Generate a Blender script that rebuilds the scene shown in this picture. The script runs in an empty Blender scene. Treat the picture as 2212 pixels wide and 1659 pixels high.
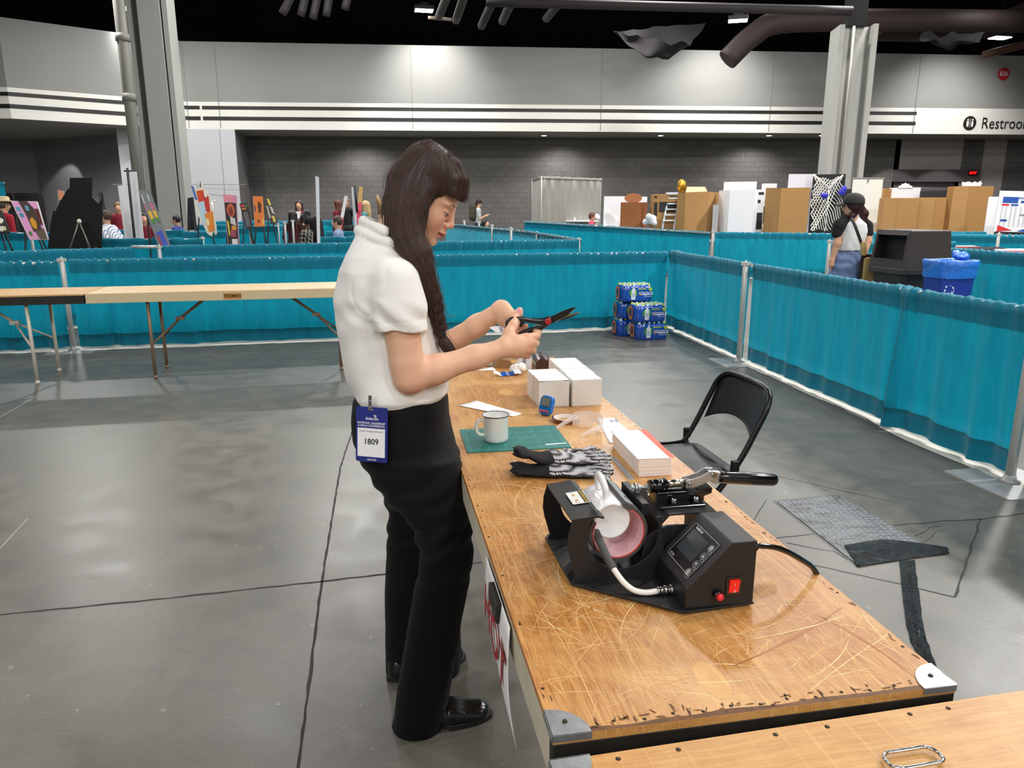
import bpy, math, random
import numpy as np
from mathutils import Vector, Matrix
from mathutils import noise as mnoise
PI = math.pi
R = math.radians
rnd = random.Random(7)
COL = bpy.context.scene.collection

# ------------------------------------------------------------------ camera geometry (2212 x 1659 frame)
FPX, CAMZ, YH = 1600.0, 1.42, 452.0
TH = math.atan((829.5 - YH) / FPX)
CT, ST = math.cos(TH), math.sin(TH)
def ray(px, py):
    x = (px - 1106) / FPX; y = (829.5 - py) / FPX
    return Vector((x, CT + y * ST, -ST + y * CT))
def G(px, py, z=0.0):            # point at height z
    r = ray(px, py); t = (z - CAMZ) / r.z
    return Vector((0, 0, CAMZ)) + r * t
def D(px, py, yy):               # point at distance yy into the hall
    r = ray(px, py)
    return Vector((0, 0, CAMZ)) + r * (yy / r.y)
def V(*a): return Vector(a)

# ------------------------------------------------------------------ scene tree
MW = {}
def tag(o, label=None, cat=None, group=None, kind=None):
    if label: o['label'] = label
    if cat: o['category'] = cat
    if group: o['group'] = group
    if kind: o['kind'] = kind
    return o
def thing(name, label, cat, loc=(0, 0, 0), rz=0.0, group=None, M=None):
    o = bpy.data.objects.new(name, None); COL.objects.link(o)
    if M is None: M = Matrix.Translation(Vector(loc)) @ Matrix.Rotation(rz, 4, 'Z')
    o.matrix_world = M
    o.location, o.rotation_euler = M.to_translation(), M.to_euler()
    o.empty_display_size = 0.1
    MW[o.name] = M.copy()
    return tag(o, label, cat, group)
def copy_tree(o, M=None, parent=None, label=None, group=None):
    c = o.copy(); COL.objects.link(c)
    if parent: c.parent = parent
    if M is not None:
        c.location, c.rotation_euler = M.to_translation(), M.to_euler(); MW[c.name] = M.copy()
    if label: c['label'] = label
    if group: c['group'] = group
    for ch in list(o.children): copy_tree(ch, None, c)
    return c
def frame(o, x, y):              # orthonormal frame: origin o, x axis, y axis roughly
    x = Vector(x).normalized(); z = x.cross(Vector(y)).normalized(); y = z.cross(x)
    M = Matrix((( x.x, y.x, z.x, o[0]), (x.y, y.y, z.y, o[1]), (x.z, y.z, z.z, o[2]), (0, 0, 0, 1)))
    return M
def T(x, y, z): return Matrix.Translation((x, y, z))
def RX(a): return Matrix.Rotation(a, 4, 'X')
def RY(a): return Matrix.Rotation(a, 4, 'Y')
def RZ(a): return Matrix.Rotation(a, 4, 'Z')

# ------------------------------------------------------------------ materials
def lin(h):
    h = h.lstrip('#'); h = h if len(h) == 6 else h[0] * 2 + h[1] * 2 + h[2] * 2; c = [int(h[i:i + 2], 16) / 255 for i in (0, 2, 4)]
    return tuple((x / 12.92 if x <= 0.04045 else ((x + 0.055) / 1.055) ** 2.4) for x in c) + (1.0,)
MATS = {}
class NT:
    def __init__(s, m): s.t = m.node_tree; s.n = s.t.nodes; s.l = s.t.links
    def new(s, typ, **kw):
        n = s.n.new(typ)
        for k, v in kw.items(): setattr(n, k, v)
        return n
    def link(s, a, b): s.l.new(a, b)
    def coord(s, scale=(1, 1, 1), rot=(0, 0, 0), kind='Object'):
        c = s.new('ShaderNodeTexCoord'); m = s.new('ShaderNodeMapping')
        m.inputs['Scale'].default_value = scale; m.inputs['Rotation'].default_value = rot
        s.link(c.outputs[kind], m.inputs['Vector']); return m.outputs['Vector']
    def noise(s, vec, scale, detail=4, rough=0.55, dist=0.0):
        n = s.new('ShaderNodeTexNoise'); s.link(vec, n.inputs['Vector'])
        n.inputs['Scale'].default_value = scale; n.inputs['Detail'].default_value = detail
        n.inputs['Roughness'].default_value = rough; n.inputs['Distortion'].default_value = dist
        return n.outputs['Fac']
    def ramp(s, fac, stops):
        r = s.new('ShaderNodeValToRGB'); s.link(fac, r.inputs['Fac']); e = r.color_ramp.elements
        while len(e) < len(stops): e.new(0.5)
        for i, (p, c) in enumerate(stops):
            e[i].position = p; e[i].color = lin(c) if isinstance(c, str) else (c, c, c, 1)
        return r.outputs['Color']
    def mix(s, fac, a, b, mode='MIX'):
        m = s.new('ShaderNodeMix', data_type='RGBA', blend_type=mode)
        for sock, v in ((m.inputs[0], fac), (m.inputs[6], a), (m.inputs[7], b)):
            if isinstance(v, (int, float)): sock.default_value = v if sock == m.inputs[0] else (v, v, v, 1)
            elif isinstance(v, str): sock.default_value = lin(v)
            elif isinstance(v, tuple): sock.default_value = v
            else: s.link(v, sock)
        return m.outputs[2]
    def math(s, op, a, b=0.0):
        m = s.new('ShaderNodeMath', operation=op)
        for i, v in enumerate((a, b)):
            if isinstance(v, (int, float)): m.inputs[i].default_value = v
            else: s.link(v, m.inputs[i])
        return m.outputs[0]
    def bump(s, h, strength, dist=0.01):
        b = s.new('ShaderNodeBump'); s.link(h, b.inputs['Height'])
        b.inputs['Strength'].default_value = strength; b.inputs['Distance'].default_value = dist
        return b.outputs['Normal']
def mat(name, col, rough=0.5, metal=0.0, nz=None, bump=None, coat=0.0, sss=0.0, emit=None, trans=0.0, alpha=1.0, spec=0.5, vcol=False, sheen=0.0, transl=0.0, aniso=None, ior=1.5):
    """nz=(scale, other colour, amount[, stretch]) colour variation; bump=(scale, strength, dist[, stretch])"""
    if name in MATS: return MATS[name]
    m = bpy.data.materials.new(name); m.use_nodes = True; MATS[name] = m
    t = NT(m); b = t.n['Principled BSDF']
    b.inputs['Base Color'].default_value = lin(col)
    b.inputs['Roughness'].default_value = rough; b.inputs['Metallic'].default_value = metal
    b.inputs['Specular IOR Level'].default_value = spec; b.inputs['IOR'].default_value = ior
    b.inputs['Coat Weight'].default_value = coat; b.inputs['Coat Roughness'].default_value = 0.1
    b.inputs['Transmission Weight'].default_value = trans; b.inputs['Alpha'].default_value = alpha
    b.inputs['Sheen Weight'].default_value = sheen
    m.diffuse_color = lin(col)
    base = None
    if vcol:
        a = t.new('ShaderNodeAttribute', attribute_name='Col'); base = a.outputs['Color']
    if nz:
        st = nz[3] if len(nz) > 3 else (1, 1, 1)
        f = t.noise(t.coord(st), nz[0], 5); f = t.ramp(f, [(0.3, 0.0), (0.7, 1.0)])
        base = t.mix(t.math('MULTIPLY', f, nz[2]), base if base else col, nz[1])
    if base: t.link(base, b.inputs['Base Color'])
    if sss:
        b.inputs['Subsurface Weight'].default_value = sss; b.inputs['Subsurface Scale'].default_value = 0.006
        b.inputs['Subsurface Radius'].default_value = (1.0, 0.35, 0.2)
    if bump:
        st = bump[3] if len(bump) > 3 else (1, 1, 1)
        t.link(t.bump(t.noise(t.coord(st), bump[0], 4), bump[1], bump[2]), b.inputs['Normal'])
    if emit:
        b.inputs['Emission Color'].default_value = lin(emit[0]); b.inputs['Emission Strength'].default_value = emit[1]
    if aniso: b.inputs['Anisotropic'].default_value = aniso
    if transl:
        tr = t.new('ShaderNodeBsdfTranslucent'); mx = t.new('ShaderNodeMixShader'); mx.inputs[0].default_value = transl
        if base: t.link(base, tr.inputs['Color'])
        else: tr.inputs['Color'].default_value = lin(col)
        t.link(b.outputs[0], mx.inputs[1]); t.link(tr.outputs[0], mx.inputs[2])
        t.link(mx.outputs[0], t.n['Material Output'].inputs['Surface'])
    return m

# ------------------------------------------------------------------ mesh builder
_TXT = {}
def text_geo(s, bold=False):
    key = (s, bold)
    if key in _TXT: return _TXT[key]
    c = bpy.data.curves.new('t', 'FONT'); c.body = s; c.size = 1.0; c.align_x = 'CENTER'; c.align_y = 'CENTER'
    c.resolution_u = 3
    if bold: c.offset = 0.018
    o = bpy.data.objects.new('t', c); COL.objects.link(o)
    dg = bpy.context.evaluated_depsgraph_get(); dg.update()
    me = bpy.data.meshes.new_from_object(o.evaluated_get(dg))
    vs = [tuple(v.co) for v in me.vertices]; fs = [tuple(p.vertices) for p in me.polygons]
    bpy.data.objects.remove(o); bpy.data.meshes.remove(me); bpy.data.curves.remove(c)
    _TXT[key] = (vs, fs); return _TXT[key]

class MB:
    def __init__(s): s.v = []; s.f = []; s.m = []; s.sm = []
    def add(s, vs, fs, mi=0, smooth=False, M=None):
        o = len(s.v)
        if M is not None: vs = [M @ Vector(p) for p in vs]
        s.v.extend([tuple(p) for p in vs])
        for f in fs: s.f.append(tuple(i + o for i in f)); s.m.append(mi); s.sm.append(smooth)
        return s
    def box(s, c, d, mi=0, M=None, top=None):
        x, y, z = (k / 2 for k in d); tx, ty = (top if top else (1, 1))
        vs = [(c[0] + sx * x * (tx if sz > 0 else 1), c[1] + sy * y * (ty if sz > 0 else 1), c[2] + sz * z) for sz in (-1, 1) for sy in (-1, 1) for sx in (-1, 1)]
        return s.add(vs, [(0, 2, 3, 1), (4, 5, 7, 6), (0, 1, 5, 4), (2, 6, 7, 3), (0, 4, 6, 2), (1, 3, 7, 5)], mi, False, M)
    def prism(s, poly, z0, z1, mi=0, M=None, smooth=False):
        n = len(poly); vs = [(p[0], p[1], z0) for p in poly] + [(p[0], p[1], z1) for p in poly]
        fs = [tuple(range(n - 1, -1, -1)), tuple(range(n, 2 * n))] + [(i, (i + 1) % n, n + (i + 1) % n, n + i) for i in range(n)]
        s.add(vs, fs[:2], mi, False, M)
        o = len(s.v) - 2 * n
        for f in fs[2:]: s.f.append(tuple(i + o for i in f)); s.m.append(mi); s.sm.append(smooth)
        return s
    def poly(s, pts, mi=0, M=None): return s.add(pts, [tuple(range(len(pts)))], mi, False, M)
    def loft(s, rings, mi=0, caps=True, closed=True, smooth=True, M=None, loop=False):
        n = len(rings[0]); vs = [p for r in rings for p in r]; fs = []
        m = len(rings)
        for i in range(m if loop else m - 1):
            for j in range(n if closed else n - 1):
                a, b = i * n + j, i * n + (j + 1) % n; c, d = ((i + 1) % m) * n + (j + 1) % n, ((i + 1) % m) * n + j
                fs.append((a, b, c, d))
        s.add(vs, fs, mi, smooth, M)
        if caps and closed and not loop:
            o = len(s.v) - len(vs)
            for f in (tuple(range(n - 1, -1, -1)), tuple(range((m - 1) * n, m * n))):
                s.f.append(tuple(i + o for i in f)); s.m.append(mi); s.sm.append(False)
        return s
    def tube(s, pts, r, n=8, mi=0, caps=True, loop=False, M=None, flat=1.0, up=None):
        pts = [Vector(p) for p in pts]; k = len(pts); rs = r if isinstance(r, (list, tuple)) else [r] * k
        tans = []
        for i in range(k):
            if loop: t = pts[(i + 1) % k] - pts[i - 1]
            else: t = pts[min(i + 1, k - 1)] - pts[max(i - 1, 0)]
            tans.append(t.normalized() if t.length > 1e-9 else Vector((0, 0, 1)))
        u = Vector(up) if up else (Vector((0, 0, 1)) if abs(tans[0].z) < 0.9 else Vector((1, 0, 0)))
        rings = []; u = (u - tans[0] * u.dot(tans[0])).normalized()
        for i in range(k):
            u = u - tans[i] * u.dot(tans[i])
            u = u.normalized() if u.length > 1e-6 else tans[i].orthogonal().normalized()
            w = tans[i].cross(u)
            rings.append([pts[i] + (u * math.cos(2 * PI * j / n) * flat + w * math.sin(2 * PI * j / n)) * rs[i] for j in range(n)])
        return s.loft(rings, mi, caps, True, True, M, loop)
    def lathe(s, prof, n=24, mi=0, M=None, smooth=True, caps=True):
        rings = [[(r * math.cos(2 * PI * j / n), r * math.sin(2 * PI * j / n), z) for j in range(n)] for r, z in prof]
        return s.loft(rings, mi, caps, True, smooth, M)
    def ball(s, c, r, n=12, mi=0, M=None):
        r = r if isinstance(r, (tuple, list)) else (r, r, r); m = max(6, n // 2 + 2)
        rings = [[(c[0] + r[0] * math.sin(a) * math.cos(2 * PI * j / n), c[1] + r[1] * math.sin(a) * math.sin(2 * PI * j / n), c[2] - r[2] * math.cos(a)) for j in range(n)] for a in [0.02 + (PI - 0.04) * i / (m - 1) for i in range(m)]]
        return s.loft(rings, mi, True, True, True, M)
    def sheet(s, grid, mi=0, smooth=True, M=None, mif=None):
        n = len(grid[0]); vs = [p for r in grid for p in r]; o = len(s.v); s.add(vs, [], mi, smooth, M)
        for i in range(len(grid) - 1):
            for j in range(n - 1):
                s.f.append((o + i * n + j, o + i * n + j + 1, o + (i + 1) * n + j + 1, o + (i + 1) * n + j))
                s.m.append(mif(i, j) if mif else mi); s.sm.append(smooth)
        return s
    def text(s, txt, size, M, mi=0, bold=False, sx=1.0):
        vs, fs = text_geo(txt, bold)
        return s.add([(x * size * sx, y * size, z) for x, y, z in vs], fs, mi, False, M)
    def disc(s, c, r, n=24, mi=0, M=None, ry=None):
        ry = ry or r
        return s.add([(c[0] + r * math.cos(2 * PI * j / n), c[1] + ry * math.sin(2 * PI * j / n), c[2]) for j in range(n)], [tuple(range(n))], mi, False, M)
    def ring(s, c, r0, r1, n=24, mi=0, M=None, a0=0, a1=2 * PI):
        vs = []; full = abs(a1 - a0 - 2 * PI) < 1e-6
        for j in range(n + (0 if full else 1)):
            a = a0 + (a1 - a0) * j / n
            vs += [(c[0] + r0 * math.cos(a), c[1] + r0 * math.sin(a), c[2]), (c[0] + r1 * math.cos(a), c[1] + r1 * math.sin(a), c[2])]
        k = len(vs) // 2
        fs = [(2 * j, 2 * j + 1, 2 * ((j + 1) % k) + 1, 2 * ((j + 1) % k)) for j in range(k if full else k - 1)]
        return s.add(vs, fs, mi, False, M)
    def rect(s, w, h, M, mi=0, c=(0, 0), z=0.0):
        return s.add([(c[0] - w / 2, c[1] - h / 2, z), (c[0] + w / 2, c[1] - h / 2, z), (c[0] + w / 2, c[1] + h / 2, z), (c[0] - w / 2, c[1] + h / 2, z)], [(0, 1, 2, 3)], mi, False, M)
    def build(s, name, mats, parent=None, world=False, bevel=None, seg=2, solid=None, subd=0, label=None, col=None, origin=None):
        vs = s.v
        if world and parent is not None:
            I = MW[parent.name].inverted(); vs = [tuple(I @ Vector(p)) for p in vs]
        if origin is not None: vs = [(p[0] - origin[0], p[1] - origin[1], p[2] - origin[2]) for p in vs]
        me = bpy.data.meshes.new(name); me.from_pydata(vs, [], s.f); me.validate()
        if not isinstance(mats, (list, tuple)): mats = [mats]
        for m in mats: me.materials.append(m)
        if len(me.polygons) == len(s.m):
            me.polygons.foreach_set('material_index', s.m); me.polygons.foreach_set('use_smooth', s.sm)
        o = bpy.data.objects.new(name, me); COL.objects.link(o)
        if origin is not None: o.location = origin
        if parent is not None: o.parent = parent; MW[o.name] = MW[parent.name]
        else: MW[o.name] = Matrix.Translation(Vector(origin)) if origin is not None else Matrix.Identity(4)
        if bevel:
            b = o.modifiers.new('b', 'BEVEL'); b.width = bevel; b.segments = seg; b.limit_method = 'ANGLE'; b.angle_limit = R(40)
            b.harden_normals = False
        if solid:
            b = o.modifiers.new('s', 'SOLIDIFY'); b.thickness = solid; b.offset = 0
        if subd:
            b = o.modifiers.new('u', 'SUBSURF'); b.levels = subd; b.render_levels = subd
        if label: o['label'] = label
        return o

def arc(c, r, a0, a1, n):   # 2D arc points
    return [(c[0] + r * math.cos(a0 + (a1 - a0) * i / n), c[1] + r * math.sin(a0 + (a1 - a0) * i / n)) for i in range(n + 1)]
def rrect(w, h, r, n=4):
    p = []
    for cx, cy, a in ((w / 2 - r, h / 2 - r, 0), (-w / 2 + r, h / 2 - r, PI / 2), (-w / 2 + r, -h / 2 + r, PI), (w / 2 - r, -h / 2 + r, 3 * PI / 2)):
        p += arc((cx, cy), r, a, a + PI / 2, n)
    return p
def smooth_path(pts, n=8):  # Catmull-Rom
    P = [Vector(p) for p in pts]; P = [P[0] * 2 - P[1]] + P + [P[-1] * 2 - P[-2]]; out = []
    for i in range(1, len(P) - 2):
        for j in range(n):
            t = j / n; a, b, c, d = P[i - 1], P[i], P[i + 1], P[i + 2]
            out.append(0.5 * ((2 * b) + (c - a) * t + (2 * a - 5 * b + 4 * c - d) * t * t + (3 * b - a - 3 * c + d) * t ** 3))
    out.append(P[-2]); return out

# ------------------------------------------------------------------ smooth organic surfaces: signed-distance shapes meshed by surface nets
class SDF:
    """prims: ('c', a, b, ra, rb) tapered capsule | ('e', centre, radii, 3x3 rotation) ellipsoid; smooth union with k"""
    def __init__(s, k=0.02): s.p = []; s.k = k; s.cut = []; s.disp = None
    def cap(s, a, b, ra, rb=None, k=None, sub=False, flat=None):
        a = np.array(a, float); b = np.array(b, float); rb = ra if rb is None else rb
        s.p.append(('c', a, b, ra, rb, (a + b) / 2, np.linalg.norm(b - a) / 2 + max(ra, rb), s.k if k is None else k, sub, flat)); return s
    def chain(s, pts, rs, k=None):
        for i in range(len(pts) - 1): s.cap(pts[i], pts[i + 1], rs[i], rs[i + 1], k)
        return s
    def ell(s, c, r, M=None, k=None, sub=False):
        c = np.array(c, float); r = np.array(r, float); M = np.eye(3) if M is None else np.array(M, float)
        s.p.append(('e', c, r, M, None, c, float(max(r)), s.k if k is None else k, sub, None)); return s
    def stack(s, lev, M=None, k=None, p=2.0, sub=False):
        """levels (z, cx, cy, rx, ry) of superelliptic cross-sections in frame M"""
        A = np.array(sorted(lev), float); Mi = np.eye(4) if M is None else np.array(M.inverted()); Mf = np.eye(4) if M is None else np.array(M)
        P = []
        for z, cx, cy, rx, ry in A:
            for a in (-1, 1):
                for b in (-1, 1): P.append((cx + a * rx, cy + b * ry, z, 1))
        P = (np.array(P) @ Mf.T)[:, :3]; c = (P.min(0) + P.max(0)) / 2
        s.p.append(('s', A, Mi, p, None, c, float(np.linalg.norm(P.max(0) - P.min(0)) / 2), s.k if k is None else k, sub, None)); return s
    def prim(s, q, X):
        if q[0] == 's':
            A, Mi, pw = q[1], q[2], q[3]
            Y = X @ Mi[:3, :3].T + Mi[:3, 3]; z = Y[:, 2]
            cx, cy, rx, ry = (np.interp(z, A[:, 0], A[:, i]) for i in (1, 2, 3, 4))
            u, v = np.abs((Y[:, 0] - cx) / rx), np.abs((Y[:, 1] - cy) / ry)
            k0 = (u ** pw + v ** pw) ** (1 / pw); k1 = np.sqrt((u / rx) ** 2 + (v / ry) ** 2) + 1e-9
            d = (k0 - 1) * np.where(k0 > 1e-6, np.clip(k0 / k1, 0, 1), np.minimum(rx, ry))
            dz = np.maximum(A[0, 0] - z, z - A[-1, 0])
            return np.where(dz > 0, np.sqrt(np.maximum(d, 0) ** 2 + dz ** 2), np.maximum(d, dz))
        if q[0] == 'c':
            a, b, ra, rb = q[1:5]; ab = b - a; L2 = ab @ ab
            d = X - a; h = np.clip((d @ ab) / L2, 0, 1) if L2 > 1e-12 else np.zeros(len(X))
            w = d - h[:, None] * ab
            if q[9] is not None:   # flattened section: squash along an axis
                ax, f = q[9]; ax = np.array(ax); comp = w @ ax; w = w + (comp * (1 / f - 1))[:, None] * ax
            return np.sqrt((w * w).sum(1)) - (ra + (rb - ra) * h)
        c, r, M = q[1:4]; Y = (X - c) @ M.T
        k0 = np.sqrt(((Y / r) ** 2).sum(1)); k1 = np.sqrt(((Y / r ** 2) ** 2).sum(1)) + 1e-9
        return k0 * (k0 - 1) / k1
    def eval(s, X, prims):
        d = np.full(len(X), 1e3)
        for q in prims:
            e = s.prim(q, X); k = q[7]
            if q[8]:
                h = np.clip(0.5 - 0.5 * (d + e) / k, 0, 1); d = d * (1 - h) - e * h + k * h * (1 - h)
            else:
                h = np.clip(0.5 + 0.5 * (e - d) / k, 0, 1); d = e * (1 - h) + d * h - k * h * (1 - h)
        if s.disp is not None: d = d + s.disp(X)
        for c in s.cut: d = np.maximum(d, c(X))
        return d
    def mesh(s, h, C=24, pad=0.02):
        lo = np.min([q[5] - q[6] for q in s.p if not q[8]], 0) - pad; hi = np.max([q[5] + q[6] for q in s.p if not q[8]], 0) + pad
        i0 = np.floor(lo / h).astype(int); i1 = np.ceil(hi / h).astype(int)
        ids, pos, quads = [], [], []
        BIG = 1 << 20
        def key(I): return ((I[:, 0] - i0[0] + 2) * BIG + (I[:, 1] - i0[1] + 2)) * BIG + (I[:, 2] - i0[2] + 2)
        rad = h * C * 0.9
        g = np.arange(-1, C + 1); gx, gy, gz = np.meshgrid(g, g, g, indexing='ij'); off = np.stack([gx.ravel(), gy.ravel(), gz.ravel()], 1)
        N = C + 2
        for ox in range(i0[0], i1[0] + 1, C):
            for oy in range(i0[1], i1[1] + 1, C):
                for oz in range(i0[2], i1[2] + 1, C):
                    o = np.array((ox, oy, oz)); cen = (o + C / 2) * h
                    pr = [q for q in s.p if np.linalg.norm(q[5] - cen) < q[6] + rad + q[7] + 0.03]
                    if not any(not q[8] for q in pr): continue
                    dc = s.eval(cen[None, :], pr)[0]
                    if abs(dc) > rad * 1.6 + 0.03: continue
                    F = s.eval((off + o) * h, pr).reshape(N, N, N); S = F < 0
                    if S.all() or not S.any(): continue
                    # cells
                    corners = [(a, b, c) for a in (0, 1) for b in (0, 1) for c in (0, 1)]
                    cnt = sum(S[a:N - 1 + a, b:N - 1 + b, c:N - 1 + c].astype(np.int8) for a, b, c in corners)
                    I = np.argwhere((cnt > 0) & (cnt < 8))
                    acc = np.zeros((len(I), 3)); num = np.zeros(len(I))
                    for a in corners:
                        for ax in range(3):
                            if a[ax]: continue
                            b = list(a); b[ax] = 1
                            fa = F[I[:, 0] + a[0], I[:, 1] + a[1], I[:, 2] + a[2]]; fb = F[I[:, 0] + b[0], I[:, 1] + b[1], I[:, 2] + b[2]]
                            cr = (fa < 0) != (fb < 0); t = np.where(cr, fa / np.where(fa == fb, 1, fa - fb), 0)
                            p = np.array(a, float)[None, :].repeat(len(I), 0); p[:, ax] = t
                            acc += p * cr[:, None]; num += cr
                    P = (I + acc / num[:, None] + o - 1) * h
                    ids.append(key(I + o - 1)); pos.append(P)
                    for ax in range(3):
                        b1, b2 = [(1, 2), (2, 0), (0, 1)][ax]
                        A = S[1:N - 1, 1:N - 1, 1:N - 1]
                        sl = [slice(1, N - 1)] * 3; sl[ax] = slice(2, N); B = S[tuple(sl)]
                        for sign in (0, 1):
                            E = np.argwhere((A if sign else ~A) & (~B if sign else B)) + 1
                            if not len(E): continue
                            q = []
                            for da, db in ((0, 0), (-1, 0), (-1, -1), (0, -1)):
                                K = E.copy(); K[:, b1] += da; K[:, b2] += db; q.append(key(K + o - 1))
                            q = np.stack(q, 1); quads.append(q if sign else q[:, ::-1])
        ids = np.concatenate(ids); pos = np.concatenate(pos); quads = np.concatenate(quads)
        u, idx = np.unique(ids, return_index=True); Vv = pos[idx]
        Q = np.searchsorted(u, quads)
        ok = (Q < len(u)).all(1); Q = Q[ok]
        return Vv, Q
def relax(Vv, Q, it=2, lam=0.5):
    for _ in range(it):
        acc = np.zeros_like(Vv); n = np.zeros(len(Vv))
        for a in range(4):
            b = (a + 1) % 4
            np.add.at(acc, Q[:, a], Vv[Q[:, b]]); np.add.at(n, Q[:, a], 1); np.add.at(acc, Q[:, b], Vv[Q[:, a]]); np.add.at(n, Q[:, b], 1)
        Vv = Vv + lam * (acc / np.maximum(n, 1)[:, None] - Vv)
    return Vv
def np_mesh(name, Vv, Q, mats, parent=None, world=True, colors=None, smooth=True, label=None, mi=None):
    Vv = np.asarray(Vv, float)
    if parent is not None and world:
        I = np.array(MW[parent.name].inverted()); Vv = Vv @ I[:3, :3].T + I[:3, 3]
    me = bpy.data.meshes.new(name); me.vertices.add(len(Vv)); me.vertices.foreach_set('co', Vv.astype(np.float32).ravel())
    me.loops.add(Q.size); me.loops.foreach_set('vertex_index', Q.astype(np.int32).ravel())
    me.polygons.add(len(Q)); me.polygons.foreach_set('loop_start', np.arange(0, Q.size, 4, dtype=np.int32))
    me.update(calc_edges=True); me.validate()
    for m in (mats if isinstance(mats, (list, tuple)) else [mats]): me.materials.append(m)
    me.polygons.foreach_set('use_smooth', np.ones(len(me.polygons), bool) if smooth else np.zeros(len(me.polygons), bool))
    if mi is not None and len(me.polygons) == len(mi): me.polygons.foreach_set('material_index', np.asarray(mi, np.int32))
    if colors is not None:
        a = me.color_attributes.new('Col', 'FLOAT_COLOR', 'POINT')
        a.data.foreach_set('color', np.concatenate([colors, np.ones((len(colors), 1))], 1).astype(np.float32).ravel())
    o = bpy.data.objects.new(name, me); COL.objects.link(o)
    if parent is not None: o.parent = parent; MW[o.name] = MW[parent.name]
    else: MW[o.name] = Matrix.Identity(4)
    if label: o['label'] = label
    return o
# ================================================================== SETTING
def m_floor():
    m = bpy.data.materials.new('polished_concrete'); m.use_nodes = True; t = NT(m); b = t.n['Principled BSDF']
    v = t.coord()
    big = t.ramp(t.noise(v, 0.55, 5, 0.6), [(0.3, 0.0), (0.72, 1.0)])
    c = t.mix(big, '#595650', '#736f67')
    med = t.ramp(t.noise(v, 5.0, 6, 0.65, 0.6), [(0.35, 0.0), (0.7, 1.0)])
    c = t.mix(t.math('MULTIPLY', med, 0.42), c, '#8b867c')
    fine = t.noise(v, 90, 4, 0.7); fr = t.ramp(fine, [(0.35, 0.0), (0.65, 1.0)])
    c = t.mix(t.math('MULTIPLY', fr, 0.26), c, '#4a4844')
    # pale scuffs and dark stains
    sc = t.ramp(t.noise(t.coord((1, 9, 1), (0, 0, 0.7)), 1.6, 6, 0.7, 1.2), [(0.64, 0.0), (0.74, 1.0)])
    c = t.mix(t.math('MULTIPLY', sc, 0.20), c, '#98958d')
    st = t.ramp(t.noise(v, 1.7, 4, 0.6, 2.0), [(0.62, 0.0), (0.8, 1.0)])
    c = t.mix(t.math('MULTIPLY', st, 0.45), c, '#454440')
    sp = t.ramp(t.noise(v, 28, 3, 0.5), [(0.70, 0.0), (0.74, 1.0)])
    c = t.mix(t.math('MULTIPLY', sp, 0.25), c, '#c5c2ba')
    t.link(c, b.inputs['Base Color'])
    r = t.math('ADD', t.math('MULTIPLY', med, 0.12), 0.30); t.link(r, b.inputs['Roughness'])
    b.inputs['Specular IOR Level'].default_value = 0.45
    t.link(t.bump(t.noise(v, 55, 5, 0.7), 0.12, 0.004), b.inputs['Normal'])
    MATS['floor'] = m; return m
m_floor()
M_joint = mat('joint_filler', '#33322f', 0.8)
M_fascia = mat('painted_plaster', '#979794', 0.75, nz=(0.35, '#8c8c89', 0.5))
M_white = mat('white_band', '#efede6', 0.6)
M_bar = mat('dark_bar', '#22231f', 0.5)
M_soffit = mat('soffit_paint', '#9b9b99', 0.8)
M_wallgrey = mat('grey_wall_paint', '#98969a', 0.8, nz=(0.6, '#8c8a8e', 0.5))
M_pier = mat('pale_wall_panel', '#c9cace', 0.7)
M_ceil = mat('black_ceiling', '#0b0a0b', 0.9)
def m_block():
    m = bpy.data.materials.new('grey_concrete_block'); m.use_nodes = True; t = NT(m); b = t.n['Principled BSDF']
    c = t.new('ShaderNodeTexCoord'); mp = t.new('ShaderNodeMapping'); t.link(c.outputs['UV'], mp.inputs['Vector'])
    br = t.new('ShaderNodeTexBrick'); t.link(mp.outputs['Vector'], br.inputs['Vector'])
    br.inputs['Scale'].default_value = 1.0; br.inputs['Brick Width'].default_value = 0.42; br.inputs['Row Height'].default_value = 0.21
    br.inputs['Mortar Size'].default_value = 0.012; br.offset = 0.5
    br.inputs['Color1'].default_value = lin('#62605f'); br.inputs['Color2'].default_value = lin('#6a6866'); br.inputs['Mortar'].default_value = lin('#555352')
    f = t.ramp(t.noise(t.coord(), 0.5, 6, 0.65), [(0.45, 0.0), (0.75, 1.0)])
    col = t.mix(t.math('MULTIPLY', f, 0.35), br.outputs['Color'], '#858280')
    sc = t.ramp(t.noise(t.coord((1, 1, 0.35)), 1.1, 6, 0.6, 1.5), [(0.66, 0.0), (0.78, 1.0)])
    col = t.mix(t.math('MULTIPLY', sc, 0.5), col, '#a3a09c')
    t.link(col, b.inputs['Base Color']); b.inputs['Roughness'].default_value = 0.85
    MATS['block'] = m; return m
m_block()

# floor with its saw-cut joints and cracks
fl = MB()
fl.poly([(-26, -4, 0), (34, -4, 0), (34, 38, 0), (-26, 38, 0)], 0)
def strip(mb, pts, w, z, mi, jit=0.0, seed=1):
    rr = random.Random(seed); P = []
    for i in range(len(pts) - 1):
        a, b = Vector(pts[i]), Vector(pts[i + 1]); n = max(2, int((b - a).length / 0.05)) if jit else 1
        for j in range(n): P.append(a.lerp(b, j / n))
    P.append(Vector(pts[-1])); g = []
    for i, p in enumerate(P):
        d = (P[min(i + 1, len(P) - 1)] - P[max(i - 1, 0)]).normalized(); nn = Vector((-d.y, d.x, 0))
        o = nn * rr.uniform(-jit, jit); ww = w * (rr.uniform(0.6, 1.3) if jit else 1) / 2
        g.append([(p + o - nn * ww).xy.to_3d() + V(0, 0, z), (p + o + nn * ww).xy.to_3d() + V(0, 0, z)])
    mb.sheet(g, mi, False)
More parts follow.
